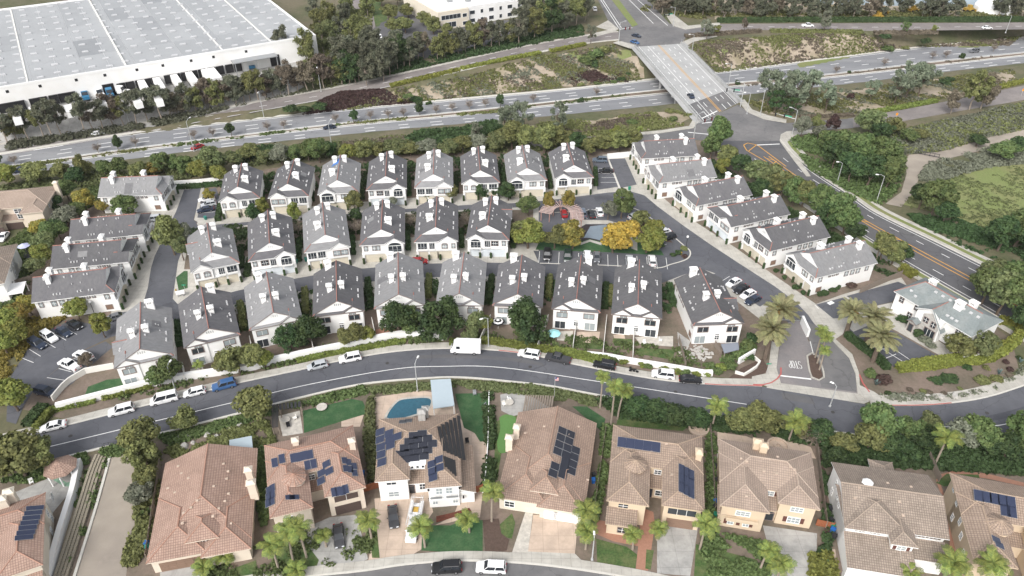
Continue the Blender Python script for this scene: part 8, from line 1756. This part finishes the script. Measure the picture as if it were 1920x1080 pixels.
# terraced retaining blocks by the access lane
e = empty('retaining_wall', (*P(170,980),0)); tag(e, 'terraced pale block retaining wall left of the access lane', 'retaining wall'); bx0, by0 = e.location.x, e.location.y
ln = resample(W3([(203,858),(191,888),(168,965),(128,1092)]),60); bm_ = cached('rblock', lambda: (lambda b: (b.box(-.19,.19,-.22,.22,0,.45), b.mesh('block', mat('tan_block', (.30,.265,.205),.9,.2,2)))[1])(MB()))
for k in range(4):
    q = offset(ln, -.45 - k * .5)
    for i in range(0,60): obj('block', bm_, e, (q[i][0] - bx0, q[i][1] - by0,.05 + .16 * k), ang(q[max(i - 1,0)], q[min(i + 1,59)]))
# ------------------------------------------------------------------ street furniture
def lamp(px, py, h_, arm, rz, label, z=0, terr=False, m='galv', group=None):
    p = PT(px, py) if terr else (*P(px, py), z); e = empty('street_lamp', p, rz); tag(e, label, 'street lamp', group)
    mb = MB(); mb.tube((0,0,0),(0,0, h_),.13,.08,8); mb.box(-.2,.2,-.2,.2,0,.3); mb.build('pole', M[m], e)
    mb = MB(); mb.tube((0,0, h_ - .1),(arm * .5,0, h_ + .35),.06, n=6); mb.tube((arm * .5,0, h_ + .35),(arm, 0, h_ + .4),.055, n=6); mb.build('arm', M[m], e)
    mb = MB(); mb.frus([(arm - .25,-.18, h_ + .28),(arm + .55,-.18, h_ + .28),(arm + .55,.18, h_ + .28),(arm - .25,.18, h_ + .28)], [(arm - .2,-.12, h_ + .46),(arm + .45,-.12, h_ + .46),(arm + .45,.12, h_ + .46),(arm - .2,.12, h_ + .46)]); mb.build('lamp_head', M['trim'], e); return e
LP = [(783,733,7.5,1.6,1.3, 'street lamp below the curved street, above the pool yard'),(916,650,8,1.4,3.6, 'street lamp behind the clipped hedge near the delivery van'),(1556,762,5.5,.9,2.4, 'street lamp in the road in front of the entrance'),(1643,379,8.5,2.0,3.0, 'street lamp on the right side of the wide road'),(1569,345,7,1.4,3.0, 'street lamp beneath the grove by the wide road'),(1400,214,8,2,3.2, 'street lamp at the bridge end beside the pines'),
      (1425,217,9,2.4,3.2, 'street lamp right of the bridge end under the pines'),(1366,158,8,2.2,3.2, 'street lamp beside the bridge railing above the highway'),(1297,100,8,2,3.2, 'street lamp at the far end of the bridge'),(328,728,6,1.2,1.4, 'street lamp by the white work van'),(1885,62,8,2,3.2, 'street lamp on the far frontage road at the right'),(1110,1050,5.5,.8,1.5, 'pale post lamp at the edge of the lower street')]
for x, y, h_, a_, rz, lb in LP: lamp(x, y, h_, a_, rz, lb)
for i, (x, y) in enumerate([(243,232),(495,220),(602,172),(364,284),(624,288)]): lamp(x, y, 10.5,2.4,-1.4 if i < 3 else 1.4, f'{nth(sorted((243,495,602,364,624)).index(x) + 1)} tall highway lamp from the left below the warehouse', terr=True, group='highway lamps')
for i, (x, y) in enumerate([(1286,466),(178,590)]):
    e = empty('globe_lamp', (*P(x, y),0)); tag(e, ('globe lamp at the tip of the park island', 'globe lamp beside the left curved lot')[i], 'lamp'); mb = MB(); mb.tube((0,0,0),(0,0,3.4),.07, n=8); mb.build('pole', M['darkmetal'], e); mb = MB(); mb.lathe([(0,3.35),(.25,3.45),(.33,3.7),(.25,3.95),(0,4.05)], 12); mb.build('globe', M['trim'], e, smooth=True)
def signal(px, py, arm, rz, label, sign=True):
    e = empty('traffic_signal', (*P(px, py),0), rz); tag(e, label, 'traffic signal'); mb = MB(); mb.tube((0,0,0),(0,0,9),.17,.1,8); mb.tube((0,0,5.8),(arm, 0,6.4),.11,.07,8); mb.build('mast', M['galv'], e)
    mb = MB(); mb.tube((0,0,8.9),(2.2,0,9.5),.06, n=6); mb.box(2.0,2.9,-.18,.18,9.4,9.6); mb.build('lamp_arm', M['galv'], e)
    for k in (.55,.98):
        mb = MB(); mb.box(arm * k - .22, arm * k + .22,-.2,.2,5.5,6.8); h_ = mb.build('signal_head', M['plate'], e); l_ = MB()
        for z in (5.75,6.15,6.55): l_.tube((arm * k, -.22, z),(arm * k, -.205, z),.14, n=10)
        l_.build('lenses', M['taillight'], h_)
    if sign: mb = MB(); mb.box(arm * .2, arm * .2 + 2.4,-.06,.0,5.9,6.5); mb.build('street_name_sign', mat('sign_green', (.02,.28,.16),.5,.03,1), e)
signal(1485,253,7,2.6, 'traffic signal mast on the right corner of the near intersection'); signal(1388,200,6,3.0, 'traffic signal mast at the near end of the bridge'); signal(1300,262,7,.5, 'traffic signal mast left of the near intersection', False); signal(1262,50,6,3.6, 'traffic signal mast at the far intersection, right side'); signal(1160,80,5,.3, 'traffic signal mast at the far intersection, left side', False)
def sign_post(px, py, m, label, w_=.7, h_=.9, z=2.0):
    e = empty('road_sign', (*P(px, py),0)); tag(e, label, 'road sign'); mb = MB(); mb.tube((0,0,0),(0,0, z + h_),.04, n=6); mb.build('post', M['galv'], e); mb = MB(); mb.box(-w_ / 2, w_ / 2,-.07,-.045, z, z + h_); mb.build('sign_plate', m, e)
og = mat('sign_orange', (.75,.3,.03),.6,.03,1)
sign_post(1678,226, og, 'orange work sign on the right ramp, nearer one'); sign_post(1914,180, og, 'orange work sign on the right ramp at the edge'); sign_post(1437,700, mat('sign_green', (.02,.28,.16),.5,.03,1), 'green street name sign at the entrance corner', 1.0,.25,2.6); sign_post(349,550, mat('sign_green', (.02,.28,.16),.5,.03,1), 'green sign on the left drive island', .9,.25,2.4)
for px, py, lb in ((943,648, 'yellow fire hydrant in front of the clipped hedge'),(331,548, 'yellow fire hydrant on the left drive island'),(1277,478, 'yellow fire hydrant on the park island tip')):
    e = empty('fire_hydrant', (*P(px, py),.1)); tag(e, lb, 'hydrant'); mb = MB(); mb.lathe([(.22,0),(.2,.1),(.16,.12),(.16,.65),(.2,.68),(.12,.85),(0,.9)], 10); mb.tube((-.28,0,.5),(.28,0,.5),.08, n=8); mb.build('barrel', yl, e)
# mailbox cluster on the left island
e = empty('mailbox_unit', (*P(340,556),.06),.3); tag(e, 'white cluster mailbox on the left drive island', 'mailbox'); mb = MB(); mb.box(-1,1,-.25,.25,.7,1.6); mb.build('cabinet', M['trim'], e); mb = MB(); mb.box(-.7,-.5,-.1,.1,0,.7); mb.box(.5,.7,-.1,.1,0,.7); mb.build('pedestal', M['greymetal'], e)
# umbrellas
def umbrella(px, py, m, label, stripes=False):
    e = empty('patio_umbrella', (*P(px, py),.03)); tag(e, label, 'umbrella'); mb = MB(); mb.tube((0,0,0),(0,0,2.6),.035, n=6); mb.build('pole', M['trim'], e); mb = MB(); n = 8
    for k in range(n):
        a, b = 2 * math.pi * k / n, 2 * math.pi * (k + 1) / n; R_ = [0,.4,.8,1.2,1.55]
        for j in range(4):
            f = lambda q, rr: (rr * math.cos(q), rr * math.sin(q),2.65 - .42 * rr)
            pts = [f(a, R_[j]), f(a, R_[j + 1]), f(b, R_[j + 1]), f(b, R_[j])] if j else [(0,0,2.65), f(a, R_[1]), f(b, R_[1])]
            mb.face(pts, (j % 2) if stripes else 0)
    mb.build('canopy', [m, M['plate']], e)
umbrella(934,616, M['trim'], 'black and white striped umbrella beside the dark tree', True); umbrella(1038,638, mat('aqua_cloth', (.35,.68,.70),.8,.03,1), 'pale aqua umbrella on the stone patio'); umbrella(50,473, mat('lilac_cloth', (.5,.52,.72),.8,.03,1), 'lilac umbrella beside the trampoline at the left edge')
e = empty('trampoline', (*P(65,480),0)); tag(e, 'round black trampoline in the left edge garden', 'trampoline'); mb = MB(); mb.lathe([(0,.8),(2.0,.8)], 20); mb.build('mat', M['plate'], e); mb = MB(); mb.lathe([(2.0,.75),(2.0,.86),(2.3,.86),(2.3,.75)], 20); mb.build('rim', M['darkmetal'], e)
sheet('garden_turf', [(35,480),(70,470),(78,490),(50,505),(30,500)], .03, M['turf'])
# trellis of the park
e = empty('trellis', (*P(1052,424),.05)); tag(e, 'curved red brown trellis beside the park pool', 'trellis'); tx, ty = e.location.x, e.location.y; n = 26; mr = mat('trellis_wood', (.36,.21,.18),.8,.12,2)
arc = resample(W3([(1022,415),(1032,402),(1052,397),(1070,402),(1080,414),(1081,428)]), n)
arc = [(p[0] - tx, p[1] - ty) for p in arc]
for k in (-1.2,1.2):
    q = offset(arc, k); mb = MB()
    for a, b in zip(q, q[1:]): mb.tube((*a, 2.55),(*b, 2.55),.09, n=4)
    mb.build('beam', mr, e)
mb = MB(); mb.box(-1.9,1.9,-.06,.06,2.62,2.85); me_ = mb.mesh('rafter', mat('pale_trellis_wood', (.5,.38,.35),.8,.1,2)); pm = MB(); pm.box(-.11,.11,-.11,.11,0,2.5); pm = pm.mesh('post', mr)
for i in range(n):
    a = ang(arc[max(i - 1,0)], arc[min(i + 1, n - 1)]); o = obj('rafter', me_, e, (arc[i][0], arc[i][1], 0), a + math.pi / 2)
    if i % 5 == 0:
        for k in (-1.2,1.2): p = offset(arc, k)[i]; obj('post', pm, e, (p[0], p[1], 0))
# pool, pavilion and garden things of the houses
bp = empty('swimming_pool', (*P(760,775),.0)); tag(bp, 'blue freeform backyard pool behind the white solar house', 'pool'); ox, oy = bp.location.x, bp.location.y
pts = catmull([(x - ox, y - oy) for x, y in PL([(722,785),(728,772),(742,755),(757,748),(805,746),(808,762),(790,775),(765,783),(745,790)])] , 5)
mb = MB(); mb.prism(pts, -.02,.075); mb.build('water', M['water'], bp)
mb = MB(); q = [(p[0], p[1]) for p in pts] + [pts[0]]; ed = resample(q, 60); a_, b_ = offset(ed, -.0), offset(ed, .45)
a_, b_ = offset(ed, -.25), offset(ed, .2)
for i in range(59): mb.face([(*a_[i], .1),(*a_[i + 1], .1),(*b_[i + 1], .1),(*b_[i], .1)])
mb.build('coping', M['concrete'], bp)
e = empty('patio_cover', (*P(830,752),0),.05); tag(e, 'flat pale blue grey patio cover beside the pool', 'patio cover'); c4 = PL([(807,712),(845,710),(852,760),(812,766)], 2.8); mb = MB(); cx, cy = e.location.x, e.location.y; cs, sn = math.cos(-.05), math.sin(-.05)
q4 = [((x - cx) * cs - (y - cy) * sn, (x - cx) * sn + (y - cy) * cs) for x, y in c4]; mb.prism(q4,2.65,2.8); mb.build('roof', mat('pale_blue_cover', (.40,.47,.51),.6,.03,1), e); mb = MB()
for x, y in q4: mb.box(x * .94 - .08, x * .94 + .08, y * .94 - .08, y * .94 + .08,0,2.66)
mb.build('posts', M['trim'], e)['kind'] = 'stuff'
def roof_on_posts(name, c4px, z, m, label, cat, slats=0):
    c4 = PL(c4px, z); cx, cy = sum(p[0] for p in c4) / 4, sum(p[1] for p in c4) / 4; e = empty(name, (cx, cy, 0)); tag(e, label, cat); q4 = [(x - cx, y - cy) for x, y in c4]; mb = MB()
    if slats:
        for k in range(slats):
            t0, t1 = (k + .1) / slats, (k + .75) / slats; L_ = lambda a, b, t: (a[0] + (b[0] - a[0]) * t, a[1] + (b[1] - a[1]) * t)
            sb = MB(); sb.prism([L_(q4[0], q4[1], t0), L_(q4[0], q4[1], t1), L_(q4[3], q4[2], t1), L_(q4[3], q4[2], t0)], z - .14, z); sb.build('slat', m, e)
    else: mb.prism(q4, z - .14, z); mb.build('roof', m, e)
    mb = MB()
    for x, y in q4: mb.box(x * .92 - .08, x * .92 + .08, y * .92 - .08, y * .92 + .08,0, z - .13)
    mb.build('posts', M['wood'], e)['kind'] = 'stuff'
roof_on_posts('pergola', [(985,740),(1040,742),(1036,768),(980,770)], 2.7, M['wood'], 'weathered wooden pergola behind the low solar house', 'pergola', 12)
roof_on_posts('pergola', [(508,758),(522,757),(522,800),(510,802)], 2.6, M['darkmetal'], 'dark slatted pergola wing left of the stone patio', 'pergola', 5)
roof_on_posts('pergola', [(522,757),(565,752),(565,762),(523,768)], 2.6, M['darkmetal'], 'dark slatted pergola wing above the stone patio', 'pergola', 6)
roof_on_posts('shade_cover', [(430,825),(472,817),(474,842),(430,842)], 2.6, mat('pale_blue_cover', (.40,.47,.51),.6,.03,1), 'pale blue shade cover behind the plain terracotta house', 'patio cover')
roof_on_posts('shade_sail', [(1352,645),(1384,642),(1386,655),(1358,662)], 2.3, mat('grey_sail', (.22,.24,.28),.8,.03,1), 'grey shade cover beside the tenth front townhouse', 'patio cover')
e = empty('gazebo', (*P(122,893),0)); tag(e, 'small tile roofed gazebo at the lower left garden', 'gazebo'); mb = MB(); n = 8
for k in range(n):
    a, b = 2 * math.pi * k / n, 2 * math.pi * (k + 1) / n; mb.face([(2.9 * math.cos(a),2.9 * math.sin(a),2.5),(2.9 * math.cos(b),2.9 * math.sin(b),2.5),(0,0,4.1)])
mb.build('roof', M['tileA'], e, uv=True)
for k in range(n): p_ = MB(); p_.box(-.1,.1,-.1,.1,0,2.5); o = p_.build('post', M['trim'], e); o.location = (2.5 * math.cos(2 * math.pi * (k + .5) / n),2.5 * math.sin(2 * math.pi * (k + .5) / n),0)
sheet('garden_green_paving', [(96,880),(108,895),(125,905),(142,900),(146,912),(120,912),(100,900)], .05, mat('green_concrete', (.20,.33,.24),.85,.1,1))
# chairs, tables, bins
def bins(pts, lbl):
    cols = {'blue': (.02,.12,.4), 'green': (.02,.22,.13), 'black': (.03,.03,.033), 'teal': (.03,.2,.16)}
    for i, (x, y, c) in enumerate(pts):
        e = empty('wheelie_bin', (*P(x, y),.02),.3 * i); tag(e, f'{c} wheeled bin, {nth(i + 1)} {lbl}', 'bin', 'wheeled bins'); mb = MB(); mb.frus([(-.25,-.3,.05),(.25,-.3,.05),(.25,.3,.05),(-.25,.3,.05)], [(-.32,-.38,1.0),(.32,-.38,1.0),(.32,.38,1.0),(-.32,.38,1.0)]); mb.build('body', mat('bin_' + c, cols[c], .5,.03,1), e); mb = MB(); mb.box(-.34,.34,-.42,.4,1.0,1.08); mb.build('lid', mat('bin_' + c, cols[c], .5,.03,1), e)
bins([(1556,958, 'black'),(1557,980, 'black'),(1559,990, 'green'),(1560,998, 'blue'),(1562,1010, 'black')], 'from the back beside the long roofed house')
bins([(1343,878, 'black'),(1343,905, 'black'),(1341,945, 'blue'),(1340,955, 'black'),(1341,970, 'green')], 'from the back beside the shuttered house')
bins([(277,1024, 'blue'),(278,1030, 'teal')], 'beside the fence of the plain terracotta house')
bins([(681,892, 'blue'),(682,905, 'black'),(683,918, 'green')], 'beside the orange turret house')
bins([(1112,905, 'blue'),(1113,895, 'black')], 'beside the low solar house')
bins([(556,494, 'teal'),(574,490, 'teal'),(718,478, 'teal'),(386,412, 'teal'),(1180,356, 'green')], 'of the bins standing along the alleys')
def seat(px, py, rz, m, label, s=1.0):
    e = empty('garden_chair', (*P(px, py),.05), rz, s); tag(e, label, 'chair'); mb = MB(); mb.box(-.35,.35,-.35,.35,.32,.45); mb.build('seat', m, e); mb = MB(); mb.box(-.35,.35,.28,.38,.45,1.0); mb.build('backrest', m, e)
    for x in (-.3,.3):
        for y in (-.3,.3): l_ = MB(); l_.box(x - .03, x + .03, y - .03, y + .03,0,.32); l_.build('leg', m, e)
for px, py, rz, m, lb in ((541,800,.4, M['plate'], 'black armchair on the stone patio'),(553,786,-1, M['fencew'], 'pale armchair on the stone patio'),(955,750,2, M['trim'], 'white lounge chair by the pergola'),(945,760,.5, M['fencew'], 'cream lounge seat by the pergola'),(912,764,1, M['greymetal'], 'grey lounger on the turf yard edge'),(890,740,.1, M['greymetal'], 'grey play frame on the turf yard'),(876,830,.2, M['plate'], 'dark chair on the peach patio'),(60,906,.6, M['trim'], 'white chair on the lower left terrace'),(1208,645,.3, M['trim'], 'white chair on the ninth front patio'),(1238,640,1.3, M['trim'], 'white chair near the red pots')): seat(px, py, rz, m, lb)
for px, py, s, lb in ((955,757,1.0, 'low white fire table by the pergola'),(536,790,1.0, 'dark fire table on the stone patio'),(604,766,1.2, 'round pale stone planter table on the turf')):
    e = empty('patio_table', (*P(px, py),.05)); tag(e, lb, 'table'); mb = MB(); mb.lathe([(0,.5),(.9 * s, .5),(.9 * s, .4),(0,.4)], 14); mb.build('top', M['stone'], e); mb = MB(); mb.tube((0,0,0),(0,0,.4),.3, n=8); mb.build('base', M['stone'], e)
for px, py, s, lb in ((1458,838,1.9, 'round peach fire pit behind the shuttered house'),(1310,805,1.8, 'round peach seating ring at the fence corner')):
    e = empty('fire_pit', (*P(px, py),.05)); tag(e, lb, 'fire pit'); mb = MB(); mb.lathe([(s * .25,.1),(s * .25,.45),(s * .4,.45),(s * .4,.05)], 18); mb.build('ring', M['peach'], e); mb = MB(); mb.lathe([(s * .92,0),(s * .92,.45),(s * 1.1,.45),(s * 1.1,0)], 24); mb.build('bench', M['peach'], e); mb = MB(); mb.lathe([(0,.04),(s * 1.1,.04)], 24); mb.build('floor', M['peach'], e)
e = empty('access_gate', (*P(232,834),0),.28); tag(e, 'dark metal gate closing the top of the access lane', 'gate'); mb = MB()
for z in (.2,.75,1.3): mb.tube((-3.2,0, z),(3.2,0, z),.05, n=6)
for k in range(9): mb.tube((-3.2 + .8 * k, 0,.1),(-3.2 + .8 * k, 0,1.35),.035, n=5)
mb.build('gate_frame', M['darkmetal'], e)
e = empty('path_gate', (*P(1738,292),0),-.5); tag(e, 'dark barrier gate across the dirt path', 'gate'); mb = MB(); mb.tube((-3.5,0,.3),(3.5,0,.3),.09, n=6); mb.tube((-3.5,0,1.2),(3.5,0,1.2),.09, n=6)
for k in range(6): mb.tube((-3.5 + 1.4 * k, 0,0),(-3.5 + 1.4 * k, 0,1.3),.07, n=5)
mb.build('gate_frame', M['darkmetal'], e)
e = empty('entry_gate', (*P(1489,602),0),-.05); tag(e, 'grey sliding vehicle gate across the entrance drive', 'gate'); mb = MB()
for z in (.25,1.5): mb.tube((-3.2,0, z),(1.9,0, z),.06, n=6)
for k in range(22): mb.tube((-3.2 + .24 * k, 0,.25),(-3.2 + .24 * k, 0,1.5),.025, n=4)
mb.build('gate_frame', M['greymetal'], e)
# flag on a pole above the pergola
e = empty('flag_pole', (*P(1039,748),0)); tag(e, 'slim pole with a red, white and blue flag above the pergola', 'flag pole'); mb = MB(); mb.tube((0,0,0),(0,0,6),.045, n=6); mb.build('pole', M['galv'], e)
for k in range(7): mb = MB(); mb.box(.05,.75,-.01,.01,5.0 + .12 * k, 5.12 + .12 * k); mb.build('flag_stripe', mat('flag_red', (.45,.03,.05),.8,0,1) if k % 2 == 0 else M['trim'], e)
mb = MB(); mb.box(.04,.35,-.02,.02,5.45,5.86); mb.build('flag_canton', mat('flag_blue', (.03,.05,.2),.8,0,1), e)
# rock patio, rockery
e = tag(empty('pebble_bed', (*P(1305,662),0)), 'pale stone pebble bed below the tenth front townhouse', 'stone bed'); r_ = random.Random(9); ox, oy = e.location.x, e.location.y
rk = []
for s in range(4):
    mb = MB(); rr = random.Random(s); n = 7; lo = [(.5 * math.cos(6.283 * k / n) * rr.uniform(.7,1.1),.4 * math.sin(6.283 * k / n) * rr.uniform(.7,1.1),0) for k in range(n)]; mb.frus(lo, [(x * .7, y * .7,.22) for x, y, z in lo]); rk.append(mb.mesh('stone', M['gravel']))
k = 0
while k < 150:
    a, q = r_.uniform(0,6.28), math.sqrt(r_.random()); x, y = 3.6 * q * math.cos(a),2.6 * q * math.sin(a); obj('stone', rk[k % 4], e, (x, y, .02), a, r_.uniform(.5,.95)); k += 1
BO = [(320,830),(335,822),(355,818),(370,812),(390,815),(405,822),(418,815),(430,806),(345,838),(362,830),(398,806),(450,800),(1740,742),(1765,745),(1790,743),(1815,738)]
for i, (x, y) in enumerate(BO): o = obj('boulder', rk[i % 4], None, (*P(x, y),0), i, 1.3 + .5 * (i % 3)); tag(o, f'{nth(i + 1)} pale garden boulder from the left, ' + ('in the rockery behind the plain terracotta house' if i < 12 else 'along the entrance corner bed'), 'boulder', 'garden boulders')

# ------------------------------------------------------------------ light haze of the overcast day
hz = MB(); hz.box(-1500,1500,-300,2500,-12, H + 4); hm = bpy.data.materials.new('haze'); hm.use_nodes = True; t_ = hm.node_tree
t_.nodes.remove(t_.nodes['Principled BSDF']); pv_ = t_.nodes.new('ShaderNodeVolumePrincipled'); pv_.inputs['Color'].default_value = (.93,.95,.97,1); pv_.inputs['Density'].default_value = HAZE
t_.links.new(pv_.outputs[0], t_.nodes['Material Output'].inputs['Volume']); tag(hz.build('haze', hm), kind='stuff')
